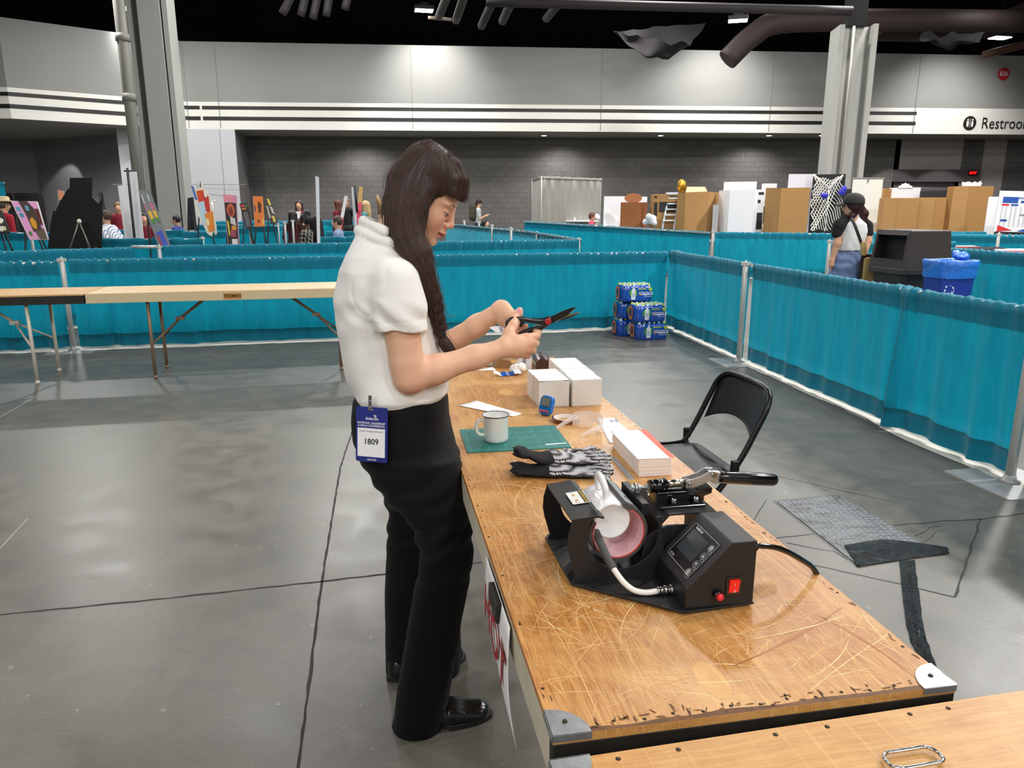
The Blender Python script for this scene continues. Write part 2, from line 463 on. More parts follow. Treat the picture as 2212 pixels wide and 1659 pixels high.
for k, (pix, w, jit) in enumerate([
    ([(-60, 1334), (330, 1296), (695, 1256), (840, 1239), (1060, 1212)], 0.011, 0.003), ([(772, 900), (735, 1010), (695, 1256), (640, 1700)], 0.010, 0.002),
    ([(1667, 1026), (1831, 1063), (1925, 1083)], 0.006, 0.003), ([(1925, 1135), (2010, 1128), (2118, 1122), (2260, 1104)], 0.012, 0.006),
    ([(2118, 1122), (2092, 1200), (2062, 1290)], 0.010, 0.004), ([(2062, 1290), (1930, 1258), (1760, 1222)], 0.007, 0.003),
    ([(1620, 1168), (1765, 1153)], 0.006, 0.003), ([(1655, 1080), (1620, 1140)], 0.006, 0.002),
    ([(1700, 1172), (1800, 1192), (1840, 1215)], 0.007, 0.006), ([(1975, 1158), (2010, 1140), (2030, 1136)], 0.006, 0.006), ([(1992, 1174), (2015, 1160), (2020, 1150)], 0.005, 0.006)]):
    strip(fl, [G(*q) for q in pix], w, 0.0006, 1, jit, k)
for k, pix in enumerate([[(-40, 925), (95, 846), (190, 792)], [(0, 1185), (60, 1120)]]):
    strip(fl, [G(*q) for q in pix], 0.006, 0.0006, 2, 0.0, 30 + k)
o = fl.build('floor', [MATS['floor'], M_joint, mat('pale_joint', '#a9a69e', 0.7)]); tag(o, kind='structure')

# bulkhead (deep fascia) with white band and two dark bars
ZB = 4.3
fA, fB, fC = G(25, 256, ZB), G(410, 279, ZB), G(2650, 293.5, ZB)
fZ = fA + V(-14, -1.0, 0)
def fz(px, py, yy): return D(px, py, yy).z
y11 = G(1100, 286, ZB).y
Z1, Z2, Z3, Z4, Z5, ZT = [fz(1100, q, y11) for q in (267.0, 259.5, 244.5, 237.5, 229, 107)]
mb = MB()
pts = [fZ, fA, fB, fC]
ztop = [ZT + 0.1, ZT + 0.1, ZT + 0.05, ZT - 0.1]
def uvwall(o, pts):   # u = run, v = height
    me = o.data; uv = me.uv_layers.new(name='UVMap')
    for l in me.loops:
        p = me.vertices[l.vertex_index].co
        best = 0; acc = 0
        a, b = Vector(pts[0]).xy, Vector(pts[-1]).xy
        uv.data[l.index].uv = ((p.xy - a).dot((b - a).normalized()), p.z)
for i in range(3):
    a, b = pts[i], pts[i + 1]
    mb.poly([(a.x, a.y, Z5), (b.x, b.y, Z5), (b.x, b.y, ztop[i + 1]), (a.x, a.y, ztop[i])], 0)
    mb.poly([(a.x, a.y, ZB), (b.x, b.y, ZB), (b.x, b.y, Z5), (a.x, a.y, Z5)], 1)
    # roof slab of bulkhead (dark, hidden)
o = mb.build('wall_bulkhead', [M_fascia, M_white]); tag(o, kind='structure')
gap = V(0, -0.03, 0)
fD = fB.lerp(fC, (G(1970, 290, ZB).x - fB.x) / (fC.x - fB.x))
fG0 = fB.lerp(fC, (G(436, 279.2, ZB).x - fB.x) / (fC.x - fB.x)); fG1 = fB.lerp(fC, (G(441, 279.2, ZB).x - fB.x) / (fC.x - fB.x))
n = 1
for z0, z1 in ((Z1, Z2), (Z3, Z4)):
    mb = MB()
    for a, b in ((fZ, fA), (fA, fB), (fB, fG0), (fG1, fD)):
        d = (b - a).normalized(); nrm = V(d.y, -d.x, 0) * 0.02
        q = [a + nrm, b + nrm, b - nrm, a - nrm]
        mb.prism([(p.x, p.y) for p in q], z0, z1)
    tag(mb.build('trim_%d' % n, M_bar), kind='structure'); n += 1
# hairline panel joints on the bulkhead
mb = MB()
for px in (425, 490, 893, 1299, 1674, 2004):
    p = fB.lerp(fC, (D(px, 250, fB.y + (fC.y - fB.y) * 0.3).x - fB.x) / (fC.x - fB.x)); mb.box((p.x, p.y - 0.012, (ZB + ZT) / 2), (0.025, 0.01, ZT - ZB - 0.1))
tag(mb.build('trim_%d' % n, mat('panel_joint', '#8f8f8b', 0.8)), kind='structure'); n += 1

# back wall under the soffit: block wall, door bay, pale panels
bA, bB = G(530, 294, ZB), G(1937, 300, ZB)
bd = (bB - bA).normalized(); bC = bA + bd * ((bB - bA).length + 14)
def bw(px): # point on back-wall line at picture column px
    r = ray(px, 400); r.z = 0
    den = r.x * bd.y - r.y * bd.x
    t = (bA.x * bd.y - bA.y * bd.x) / den
    return Vector((r.x * t, r.y * t, 0))
mb = MB()
mb.poly([(bA.x, bA.y, 0), (bB.x, bB.y, 0), (bB.x, bB.y, ZB), (bA.x, bA.y, ZB)], 0)
for a, b in ((2070, 2115), (2163, 2420)):
    p, q = bw(a), bw(b); mb.poly([(p.x, p.y, 0), (q.x, q.y, 0), (q.x, q.y, ZB), (p.x, p.y, ZB)], 0)
o = mb.build('wall_back', [MATS['block']]); uvwall(o, [bA, bC]); tag(o, kind='structure')
mb = MB()
zdoor = fz(2000, 366, bB.y)
p, q = bw(1937), bw(2070); mb.poly([(p.x, p.y, zdoor), (q.x, q.y, zdoor), (q.x, q.y, ZB), (p.x, p.y, ZB)])
p, q = bw(2115), bw(2163); mb.poly([(p.x, p.y, 0), (q.x, q.y, 0), (q.x, q.y, ZB), (p.x, p.y, ZB)])
tag(mb.build('wall_back_panel', mat('warm_grey_panel', '#aaa4a2', 0.7)), kind='structure')
p, q = bw(1937), bw(2070)
mb = MB(); nn = 46; g = []
inn = V(-bd.y, bd.x, 0) * 0.25
for i in range(nn + 1):
    z = zdoor * i / nn; o_ = inn * (1 + (0.06 if i % 2 else 0))
    g.append([p + o_ + V(0, 0, z), q + o_ + V(0, 0, z)])
mb.sheet(g, 0, False)
mb.box(((p + q) / 2 + inn * 0.5 + V(0, 0, zdoor - 0.25)).to_tuple(), (4.4, 0.25, 0.5), 1)
tag(mb.build('door_1', [mat('roller_door', '#6e686a', 0.6), mat('roller_box', '#5b5657', 0.6)]), kind='structure')

# pale pier left of the block wall
mb = MB()
pa, pb = fB + V(-2.6, -0.25, 0), fB.lerp(fC, (G(508, 280, ZB).x - fB.x) / (fC.x - fB.x))
pc = bA
mb.poly([(pa.x, pa.y, 0), (pb.x, pb.y, 0), (pb.x, pb.y, ZB), (pa.x, pa.y, ZB)], 0)
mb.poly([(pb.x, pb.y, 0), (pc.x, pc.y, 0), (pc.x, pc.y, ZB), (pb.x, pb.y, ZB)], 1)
jx = fB.lerp(fC, (G(476, 280, ZB).x - fB.x) / (fC.x - fB.x))
mb.box((jx.x, jx.y - 0.01, ZB / 2), (0.02, 0.01, ZB), 1)
mb.box(((pa.x + pb.x) / 2, (pa.y + pb.y) / 2 - 0.16, fz(450, 399, pb.y)), (5.0, 0.01, 0.02), 1)
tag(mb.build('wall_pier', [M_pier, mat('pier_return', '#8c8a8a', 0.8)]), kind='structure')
# recessed grey walls at the left with doors
la, lb, lc = G(-60, 297, ZB), G(70, 304, ZB), G(278, 284, ZB)
lc = lc + V(0.4, 0.3, 0)
l0 = la + V(-12, -1, 0)
mb = MB()
for a, b in ((l0, lb), (lb, lc)):
    mb.poly([(a.x, a.y, 0), (b.x, b.y, 0), (b.x, b.y, ZB), (a.x, a.y, ZB)], 0)
mb.poly([(lc.x, lc.y, 0), (pa.x, pa.y, 0), (pa.x, pa.y, ZB), (lc.x, lc.y, ZB)], 0)
tag(mb.build('wall_left', [M_wallgrey]), kind='structure')
for k, (x0, x1) in enumerate(((6, 24), (30, 88))):
    ya = lb.y - 0.35
    a, b = D(x0, 420, ya), D(x1, 420, ya); zt = fz(40, 417, ya)
    mb = MB(); mb.box(((a.x + b.x) / 2, ya, zt / 2), (b.x - a.x, 0.06, zt), 0)
    mb.box(((a.x + b.x) / 2, ya - 0.04, zt / 2 - 0.03), (b.x - a.x - 0.24, 0.05, zt - 0.16), 1)
    tag(mb.build('door_%d' % (k + 2), [mat('door_frame_paint', '#4c4947', 0.6), mat('door_leaf_paint', '#3d3937', 0.6)]), kind='structure')

# soffit and ceiling
mb = MB()
mb.poly([tuple(fZ), tuple(fA), tuple(fB), tuple(fC), (bC.x + 4, bC.y + 3, ZB), (lb.x - 20, lb.y + 3, ZB)][::-1], 0)
tag(mb.build('ceiling_soffit', M_soffit), kind='structure')
mb = MB(); mb.poly([(-30, -8, 12), (38, -8, 12), (38, 40, 12), (-30, 40, 12)][::-1], 0)
mb.poly([(-30, 35.5, ZT), (38, 35.5, ZT), (38, 35.5, 12), (-30, 35.5, 12)], 0)
tag(mb.build('ceiling', M_ceil), kind='structure')
mb = MB(); mb.poly([(-30, -8, 0), (-30, 40, 0), (-30, 40, 12), (-30, -8, 12)], 0)
mb.poly([(38, -8, 0), (38, 40, 0), (38, 40, 12), (38, -8, 12)], 0); mb.poly([(-30, -8, 0), (38, -8, 0), (38, -8, 12), (-30, -8, 12)], 0)
tag(mb.build('wall_far_sides', mat('far_hall_wall', '#b9b8b4', 0.8)), kind='structure')

# steel columns
def column(name, cx, cy, w, d, ztop_, rz, pipe=False):
    M = T(cx, cy, 0) @ RZ(rz); mb = MB(); hw = w / 2; hd = d / 2; tk = 0.11
    mb.prism([(-hw, -hd), (-hw + tk, -hd), (-hw + tk, -0.06), (hw - tk, -0.06), (hw - tk, -hd), (hw, -hd), (hw, hd), (hw - tk, hd), (hw - tk, 0.06), (-hw + tk, 0.06), (-hw + tk, hd), (-hw, hd)], 0, ztop_, 0, M)
    mb.tube([M @ V(-0.06, -0.17, 0), M @ V(-0.06, -0.17, ztop_)], 0.035, 8, 1)
    mb.box((0, 0, ztop_ + 0.6), (w * 0.5, d * 0.5, 1.2), 2, M)
    if pipe:
        mb.tube([M @ V(-hw - 0.14, -hd, 0), M @ V(-hw - 0.14, -hd, 9.5)], 0.13, 14, 1)
        for z in (3.9, 5.2, 6.2): mb.tube([M @ V(-hw - 0.14, -hd, z), M @ V(-hw - 0.14, -hd, z + 0.16)], 0.16, 14, 1)
        mb.box((0.05, -hd - 0.02, ztop_ / 2), (w * 0.55, 0.06, ztop_), 0, M)
    o = mb.build(name, [mat('column_paint', '#a5a5a0', 0.6), mat('column_pipe', '#8d8c84', 0.6), M_ceil]); tag(o, kind='structure')
cl = D(378, 480, 19.0); column('pillar_left', cl.x - 0.05, cl.y, 0.88, 0.8, 9.0, R(10), True)
cr = D(1812, 400, 19.0); column('pillar_right', cr.x, cr.y, 0.86, 0.75, fz(1850, 60, 19.0), R(-6))

# ------------------------------------------------------------------ ceiling fixtures and services
M_hous = mat('lamp_housing', '#3a3a3c', 0.5)
M_lens = mat('lamp_lens', '#ffffff', 0.4, emit=('#f4f8ff', 22))
FIX = [(276, 18), (916, 23), (1594, 45), (2160, 82), (2156, -14)]
proto = None
FLABEL = ['bright rectangular high-bay light beside the top of the left column', 'bright rectangular high-bay light above the middle of the far bulkhead',
          'bright rectangular high-bay light right of the hanging black cloth', 'bright rectangular high-bay light above the round red sign',
          'high-bay light cut by the top edge above the round red sign']
for k, (px, py) in enumerate(FIX):
    p = G(px, py, 8.0) if k < 4 else D(px, py, 23)
    if p.y > 27.5: p = D(px, py, 27.0)
    Mx = T(*p) @ RZ(R(12 if k % 2 else -14))
    if proto is None:
        proto = thing('ceiling_light', FLABEL[k], 'light', group='high-bay ceiling lights', M=Mx)
        MB().box((0, 0, 0.08), (0.66, 0.42, 0.14)).box((0, 0, 0.2), (0.3, 0.2, 0.12)).build('housing', M_hous, proto, bevel=0.02)
        MB().box((0, 0, 0.0), (0.60, 0.36, 0.03)).build('lens', M_lens, proto)
        MB().tube([(0, 0, 0.25), (0, 0, 3.9)], 0.02, 6).build('hanger', M_ceil, proto)
    else: copy_tree(proto, Mx, None, FLABEL[k])
for k, px in enumerate((1176, 1431, 1668, 1783)):
    p = G(px, 289.6, ZB); p.y += 0.35
    t = thing('downlight', ['recessed downlight in the soffit above the grey drape booth', 'recessed downlight in the soffit above the folded brown cardboard screen', 'recessed downlight in the soffit left of the right column', 'recessed downlight in the soffit right beside the right column'][k], 'light', (p.x, p.y, ZB - 0.03), group='soffit downlights')
    MB().lathe([(0.13, 0.03), (0.13, 0), (0.10, 0)], 16).build('trim_ring', M_white, t)
    MB().disc((0, 0, -0.004), 0.10, 16).build('lens', mat('small_lens', '#ffffff', 0.5, emit=('#fff6e6', 9)), t)
M_duct = mat('dark_services', '#2b2627', 0.7); M_duct2 = mat('brown_services', '#3a2d2a', 0.7)
def services(name, label, cat, pix, rad, m=M_duct, grp='overhead pipes'):
    mb = MB(); mb.tube(smooth_path([D(*q) for q in pix], 5), rad, 10); tag(mb.build(name, m), label, cat, grp)
services('duct', 'fat brown duct bending down right of the middle high-bay light', 'duct', [(1570, 130, 24), (1625, 78, 24), (1690, 48, 24), (1900, 44, 24), (2230, 46, 24)], 0.32, M_duct2, 'overhead ducts')
services('duct', 'long dark duct running behind the right column top to the frame edge', 'duct', [(1880, 66, 25), (2000, 68, 25), (2120, 62, 25), (2230, 20, 25)], 0.30, M_duct2, 'overhead ducts')
for k, (x0, x1, yb) in enumerate(((610, 640, 30), (650, 664, 34), (676, 690, 40), (705, 714, 34), (745, 757, 20), (948, 975, 36), (985, 1010, 44), (1040, 1080, 56), (1085, 1120, 46), (1180, 1240, 40))):
    services('overhead_pipe', ['short dark pipe end first beside the left column', 'dark pipe end second from the left column', 'dark pipe end third from the left column', 'dark pipe end fourth from the left column', 'dark pipe end fifth from the left column', 'dark slanting pipe just right of the middle high-bay light', 'second dark slanting pipe right of the middle high-bay light', 'third dark slanting pipe right of the middle high-bay light', 'fourth dark slanting pipe right of the middle high-bay light', 'last dark slanting pipe in the row, before the hanging cloth'][k], 'pipe', [(x0, yb, 22), (x1, -30, 22)] if k < 5 else [(x0, yb, 22), (x1, -30, 19)], 0.11)
services('ceiling_beam', 'long straight dark beam crossing above the hanging black cloth', 'beam', [(1050, 4, 17.5), (1440, 14, 17.5), (1840, 24, 17.5)], 0.10, M_duct, 'overhead beams')
services('ceiling_beam', 'brown beam slanting up at the far right under the ceiling', 'beam', [(2125, 118, 26), (2250, 88, 26)], 0.12, mat('rust_beam', '#5a3d34', 0.6), 'overhead beams')
services('conduit', 'thin pale conduit beside the middle high-bay light', 'pipe', [(925, 38, 25), (975, 42, 25)], 0.05, mat('pale_conduit', '#9a8f80', 0.5))
def hung_cloth(label, edge, sag, seed):
    mb = MB(); a = [D(*q) for q in edge]; g = []
    for i in range(15):
        u = i / 14; row = []
        top = a[0].lerp(a[1], u); bot = a[3].lerp(a[2], u)
        for j in range(11):
            v = j / 10; p = top.lerp(bot, v); p.z -= sag * math.sin(PI * u) * math.sin(PI * v); p.y += 0.25 * mnoise.noise(V(u * 4, v * 3, seed)); p.z += 0.2 * mnoise.noise(V(u * 5, v * 2, seed + 5)); row.append(p)
        g.append(row)
    mb.sheet(g); tag(mb.build('hanging_cloth', mat('black_cloth', '#1d1a1c', 0.85)), label, 'cloth', 'black cloths under the ceiling')
hung_cloth('black cloth hanging in a sagging fold under the ceiling, middle of the hall', [(1325, 66, 26), (1525, 50, 26.5), (1490, 100, 25.5), (1345, 70, 26)], 0.85, 3)
hung_cloth('black cloth slung below the duct right of the right column', [(1990, 74, 23.5), (2130, 72, 23.5), (2110, 92, 23), (1985, 88, 23)], 0.3, 8)

# wall signs
def sign_frame(px, py):
    u = (fC - fB).normalized(); r = ray(px, py); den = r.x * u.y - r.y * u.x; t = (fB.x * u.y - fB.y * u.x) / den
    p = V(0, 0, CAMZ) + r * t; return frame(p - V(0, 0.03, 0), u, (0, 0, 1)), t
Ms, ts = sign_frame(2094, 266)
t = thing('restroom_sign', 'dark round restroom symbol and Restrooms lettering on the white band', 'sign', M=Ms); pxm = ts / FPX
mb = MB(); mb.disc((0, 0, 0.0), 14.5 * pxm, 32); mb.build('symbol_disc', M_bar, t)
mb = MB(); k = pxm
for sx, sk in ((-5.2, 0), (5.2, 1)):
    mb.disc((sx * k, 6.6 * k, 0.01), 2.0 * k, 12); mb.prism([((sx - (2.6 if not sk else 1.8)) * k, 3.8 * k), ((sx - (2.6 if sk else 2.4)) * k, -2.5 * k), ((sx - 1.4) * k, -8 * k), ((sx + 1.4) * k, -8 * k), ((sx + (2.6 if sk else 2.4)) * k, -2.5 * k), ((sx + (2.6 if not sk else 1.8)) * k, 3.8 * k)], 0.008, 0.012)
mb.box((0, -0.4 * k, 0.01), (0.8 * k, 17 * k, 0.004)); mb.build('figures', M_white, t)
mb = MB(); mb.text('Restrooms', 33 * k, T(23 * k + 66 * k, -1 * k, 0.006), 0, sx=0.86); mb.build('lettering', M_bar, t)
Ms, ts = sign_frame(2167, 160); k = ts / FPX
t = thing('zone_sign', 'round red sign reading B3b high on the bulkhead', 'sign', M=Ms)
MB().disc((0, 0, 0), 13 * k, 32).build('sign_disc', mat('sign_red', '#b3202a', 0.5), t)
MB().text('B3b', 13.5 * k, T(0, 0, 0.01), 0, sx=0.9).build('lettering', M_white, t)
p = bw(2094); ez = fz(2094, 374, p.y)
t = thing('exit_sign', 'small glowing red exit sign on the dark far wall', 'sign', (p.x, p.y - 0.1, ez))
MB().box((0, 0, 0), (0.34, 0.08, 0.22)).build('sign_box', mat('exit_box', '#2a0606', 0.4), t)
MB().text('EXIT', 0.15, T(0, -0.05, 0) @ RX(PI / 2), 0, True).build('lettering', mat('exit_glow', '#ff2020', 0.4, emit=('#ff1010', 6)), t)
# ================================================================== PIPE-AND-DRAPE
def m_drape(name, c1, c2, tr):
    m = bpy.data.materials.new(name); m.use_nodes = True; t = NT(m); b = t.n['Principled BSDF']
    v = t.coord()
    f = t.ramp(t.noise(t.coord((5, 5, 0.7)), 3.0, 5, 0.6), [(0.3, 0.0), (0.7, 1.0)])
    col = t.mix(f, c1, c2)
    w = t.ramp(t.noise(t.coord((30, 30, 300)), 2.0, 2, 0.5), [(0.3, 0.0), (0.7, 1.0)])
    col = t.mix(t.math('MULTIPLY', w, 0.16), col, c2)
    t.link(col, b.inputs['Base Color']); b.inputs['Roughness'].default_value = 0.75; b.inputs['Specular IOR Level'].default_value = 0.25
    b.inputs['Sheen Weight'].default_value = 0.15
    t.link(t.bump(t.noise(v, 320, 2, 0.5), 0.2, 0.002), b.inputs['Normal'])
    x = t.new('ShaderNodeBsdfTranslucent'); t.link(col, x.inputs['Color']); mx = t.new('ShaderNodeMixShader'); mx.inputs[0].default_value = tr
    t.link(b.outputs[0], mx.inputs[1]); t.link(x.outputs[0], mx.inputs[2]); t.link(mx.outputs[0], t.n['Material Output'].inputs['Surface'])
    MATS[name] = m; return m
MD = [m_drape('teal_drape', '#088fac', '#0aa6c2', 0.36), m_drape('teal_double', '#08728c', '#097f99', 0.10)]
MDG = [m_drape('grey_drape', '#b9b6ae', '#a9a69e', 0.3), m_drape('grey_double', '#a5a29a', '#98958d', 0.1)]
M_liner = mat('white_liner', '#d8d5cc', 0.8, nz=(6, '#bdb9af', 0.6))
M_pole = mat('satin_aluminium', '#cfcfcb', 0.42, 0.35)
M_plate = mat('grey_steel_plate', '#b4b5b5', 0.45, 0.3, nz=(8, '#97989a', 0.6))

def drape(label, p0, p1, zt=0.94, zb=0.035, seed=1, amp=0.03, head=0.115, hem=0.13, gath=(), liner=True, mats=MD, group='teal drapes', res=0.028, sag=0.0, name='drape', cat='drape', zt1=None):
    p0, p1 = Vector(p0).xy, Vector(p1).xy; L = (p1 - p0).length; u = (p1 - p0) / L; nr = V(-u.y, u.x)
    N = max(8, int(L / res)); rr = random.Random(seed)
    ph = [rr.uniform(0, 6.28) for _ in range(6)]
    zs = [zt + 0.012, zt + 0.024, zt + 0.012, zt - 0.03, zt - 0.07, zt - head, zt - head - 0.004] + [zt - head - 0.004 - (zt - head - zb - hem) * i / 7 for i in range(1, 8)] + [zb + hem - 0.004, zb + hem * 0.5, zb]
    off = [0.028, 0.0, -0.028, -0.03, -0.026, -0.02] + [-0.02] * 12
    g = []
    for j, z in enumerate(zs):
        v = max(0, (zt - z)) / (zt - zb); row = []
        for i in range(N + 1):
            s = L * i / N; a = mnoise.noise(V(s * 0.8, seed * 3.1, 0.3)) * 0.5 + 0.7
            f = math.sin(2 * PI * s / 0.31 + ph[0] + 2.2 * mnoise.noise(V(s * 1.1, seed, 1))) * 0.6 + math.sin(2 * PI * s / 0.17 + ph[1] + 3 * mnoise.noise(V(s * 0.9, seed, 5))) * 0.35 + mnoise.noise(V(s * 9, v * 1.2, seed)) * 0.6
            gg = 1.0
            for c, w, st in gath: gg += st * math.exp(-((s - c) / w) ** 2)
            dd = f * amp * a * gg * (0.25 + 0.95 * v) + 0.05 * v * mnoise.noise(V(s * 0.6, seed, 9))
            tp = (0.007 * math.sin(2 * PI * s / 0.075 + 4 * mnoise.noise(V(s * 2, seed, 2))) + 0.006 * mnoise.noise(V(s * 25, 0, seed))) * min(gg, 2.2)
            zz = z + (tp if j < 3 else tp * 0.4 if j < 6 else 0) + (0.012 * mnoise.noise(V(s * 2.3, seed, 7)) * v) - sag * math.sin(PI * s / L) * (1 - v)
            zz += (zt1 - zt) * s / L * (1 - v) if zt1 else 0
            q = p0 + u * s + nr * (off[j] * (1 + 0.5 * tp / 0.012 * (j < 6)) + dd - 0.0)
            row.append((q.x, q.y, zz))
        g.append(row)
    t = thing(name, label, cat, ((p0.x + p1.x) / 2, (p0.y + p1.y) / 2, 0), group=group)
    mb = MB(); mb.sheet(g, 0, True, None, lambda i, j: 1 if i < 5 or i >= len(zs) - 3 else 0); mb.build('curtain', mats, t, True)
    mb = MB(); mb.tube([p0.to_3d() + V(0, 0, zt), p1.to_3d() + V(0, 0, zt1 or zt)], 0.017, 8); mb.build('crossbar', M_pole, t, True)
    if liner:
        g = []
        for j, (o_, z) in enumerate(((0.075, 0.03), (0.06, 0.008), (0.0, 0.008), (-0.02, 0.010), (-0.045, 0.004))):
            row = []
            for i in range(N + 1):
                s = L * i / N; w = mnoise.noise(V(s * 1.4, seed, 21)) * 0.05 + mnoise.noise(V(s * 6, seed, 31)) * 0.014
                q = p0 + u * s + nr * (o_ - 0.03 + w * (0.0, 0.2, 0.6, 0.9, 1.0)[j]); row.append((q.x, q.y, max(0.002, z + 0.008 * mnoise.noise(V(s * 9, j, seed)) * (j in (2, 3)))))
            g.append(row)
        mb = MB(); mb.sheet(g); mb.build('lining', M_liner, t, True, label='white lining peeking out under the drape')
    return t
UPR = [None]
def upright(label, p, h=1.0, rz=0.0, lean=(0, 0), plate=True, group='drape uprights'):
    M = T(p[0], p[1], 0) @ RZ(rz)
    if UPR[0] is None or not plate or abs(h - 1.0) > 1e-6:
        t = thing('drape_upright', label, 'pole', group=group, M=M)
        mb = MB(); mb.lathe([(0.0, 0.012), (0.0245, 0.012), (0.0245, h - 0.04), (0.021, h - 0.035), (0.021, h), (0.0, h)], 16); mb.build('pole', M_pole, t)
        mb = MB(); mb.tube([(0, 0, h - 0.03), (0, 0, h + 0.015)], 0.009, 8)
        for a in range(4): mb.box((0.03 * math.cos(a * PI / 2), 0.03 * math.sin(a * PI / 2), h - 0.015), (0.022, 0.022, 0.03))
        mb.build('slot_head', M_pole, t)
        if plate:
            mb = MB(); mb.prism(rrect(0.44, 0.44, 0.015, 2), 0.0, 0.006); mb.lathe([(0.06, 0.006), (0.035, 0.02), (0.028, 0.045), (0.0245, 0.046)], 12, 0)
            mb.build('base_plate', M_plate, t)
        if plate and UPR[0] is None and abs(h - 1.0) < 1e-6: UPR[0] = t
        return t
    return copy_tree(UPR[0], M, None, label, group)

# near back run, corner, right-hand run
cor = V(1.86, 9.02, 0)
bp = G(160, 757); bp = V(bp.x, bp.y, 0)
upright('steel upright pole standing behind the two far tables at left', bp, 1.0 - 0.06, R(15), group='drape uprights')
UPR[0] = None
q0 = bp + (bp - cor).normalized() * 3.4
drape('teal drape panel left of the upright, behind the black-edged far table', q0, bp + V(-0.04, 0, 0), 0.89, seed=3, gath=((3.1, 0.2, 1.6), (1.6, 0.12, 1.0)))
drape('long teal drape behind the far wooden table and the standing person', bp + V(0.06, 0.015, 0), cor, 0.905, seed=4, gath=((0.35, 0.1, 1.2), (1.15, 0.08, 1.6), (2.0, 0.1, 1.8), (3.0, 0.15, 1.0), (3.3, 0.1, 1.5), (5.9, 0.3, 1.0)))
r1 = G(1600, 783); r2 = G(2180, 1042)
upright('upright pole at the seam of the right-hand teal drapes', (r1.x - 0.02, r1.y, 0), 0.945, R(8))
upright('near upright pole on a grey base plate at the end of the right-hand drape', (r2.x, r2.y, 0), 0.96, R(12))
drape('teal drape panel from the corner behind the water packs to the seam pole', cor + V(0.06, 0.02, 0), r1 + V(0.06, 0.05, 0), 0.91, seed=6, amp=0.02, gath=((0.2, 0.16, 2.4), (1.2, 0.1, 0.8)))
rm = r1.lerp(r2, 0.70) + V(0.04, 0, 0)
drape('teal drape panel right of the seam pole, in front of the bins', r1 + V(0.06, -0.04, 0), rm, 0.91, seed=8, amp=0.017, gath=((2.1, 0.12, 1.5),))
drape('nearest teal drape panel ending at the pole on a base plate', rm + V(-0.03, 0.08, 0), r2 + V(0.03, 0.05, 0), 0.91, seed=9, amp=0.024, gath=((0.08, 0.1, 2.6),))
drape('teal drape strip beyond the nearest upright at the frame edge', r2 + V(0.09, -0.02, 0), r2 + V(0.16, -1.9, 0), 0.92, seed=10, amp=0.02)
# second run behind
def TP(px, py, z=0.95): p = G(px, py, z); return V(p.x, p.y, 0)
e0, e1, e2 = TP(-260, 552), V(*TP(340, 534)), TP(1250, 520)
upright('upright pole in the second teal run with a bare crossbar end', e1 + V(0.02, 0, 0), 0.97, R(12))
drape('teal drape of the second run, left part behind the black-edged table', e0, e1 - V(0.30, 0.03, 0), 0.93, seed=12, liner=True)
drape('teal drape of the second run, passing behind the standing person', e1 + V(0.07, 0.01, 0), e2, 0.95, seed=13, gath=((2.9, 0.06, 2.0), (4.5, 0.06, 2.0)))
mb = MB(); a = e1 - V(0.32, 0.03, -0.955); mb.tube([a, e1 + V(0, 0, 0.955)], 0.02, 8); tag(mb.build('crossbar_end', M_pole), 'bare white crossbar end at the second teal run', 'pole')
upright('upright pole at the corner end of the second teal run', e2, 0.985, R(20))
# diagonal run going away, then far right-hand runs
a0, a1, am = TP(975, 481.5), V(*e2) + V(0.02, 0.05, 0), TP(1160, 505)
drape('teal drape running diagonally away behind the person, far part', am, V(a0.x, min(a0.y, 24), 0), 0.97, seed=15, res=0.09, amp=0.02, gath=((1.5, 0.3, 1), (5, 0.3, 1)))
drape('teal drape running diagonally away, near part by the corner pole', a1, am, 0.96, seed=16, res=0.06)
upright('pole halfway along the diagonal teal run', am, 0.985, 0.2)
c0, c1, c2 = TP(1132, 479), TP(1540, 500), TP(1790, 498)
c0 = D(1132, 479, 17.6); c1 = V(D(1540, 500, 16.0).x, 16.0, 0); c0z = c0.z; c0 = V(c0.x, c0.y, 0)
c2 = V(D(1880, 497, 14.9).x, 14.9, 0); c3 = V(D(2131, 492, 15.2).x, 15.2, 0)
drape('teal drape below the grey drape booth, running away to the far wall', c1 - V(0.06, 0, 0), c0, 0.93, zt1=c0z, seed=17, res=0.05, amp=0.024, gath=((2.5, 0.2, 1.5), (1.0, 0.2, 1.0)))
drape('teal drape below the cardboard screens, from the white pole rightwards', c1 + V(0.05, 0, 0), c2, 0.93, seed=18, res=0.05, amp=0.022, gath=((1.8, 0.15, 1.5),))
drape('teal drape behind the brown bin and the brown boxes', c2 + V(0.05, 0, 0), c3, 0.96, seed=19, res=0.05, amp=0.02)
upright('white-topped pole below the white boxes in the far right run', c1, 0.97, 0.3)
# aisle with the woman in the cap and the bins
w0 = D(1790, 545, 11.0); w0 = V(w0.x, w0.y, 0)
upright('pole left of the woman in the cap', w0, 0.98, 0.2)
drape('teal drape low behind the woman in the cap and the brown bin', w0 + V(0.05, 0.1, 0), V(D(2060, 540, 11.3).x, 11.3, 0), 0.93, seed=22)
n0 = D(2050, 540, 8.4); n0 = V(n0.x, n0.y, 0); n1 = V(D(2236, 552, 7.3).x, 7.3, 0)
drape('teal drape behind the blue recycling bin', n0, n1, 0.98, seed=23, amp=0.02)
drape('teal drape at the right edge past the blue recycling bin', n1 + V(0.03, -0.05, 0), n1 + V(0.6, -2.0, 0), 0.98, seed=24, amp=0.02)
m0, m1 = D(2050, 512, 12.5), D(2260, 508, 11.9)
drape('teal drape behind the red table at the right edge', (m0.x, m0.y, 0), (m1.x, m1.y, 0), 1.0, seed=25, res=0.04, amp=0.024, gath=((1.0, 0.4, 1.5),))
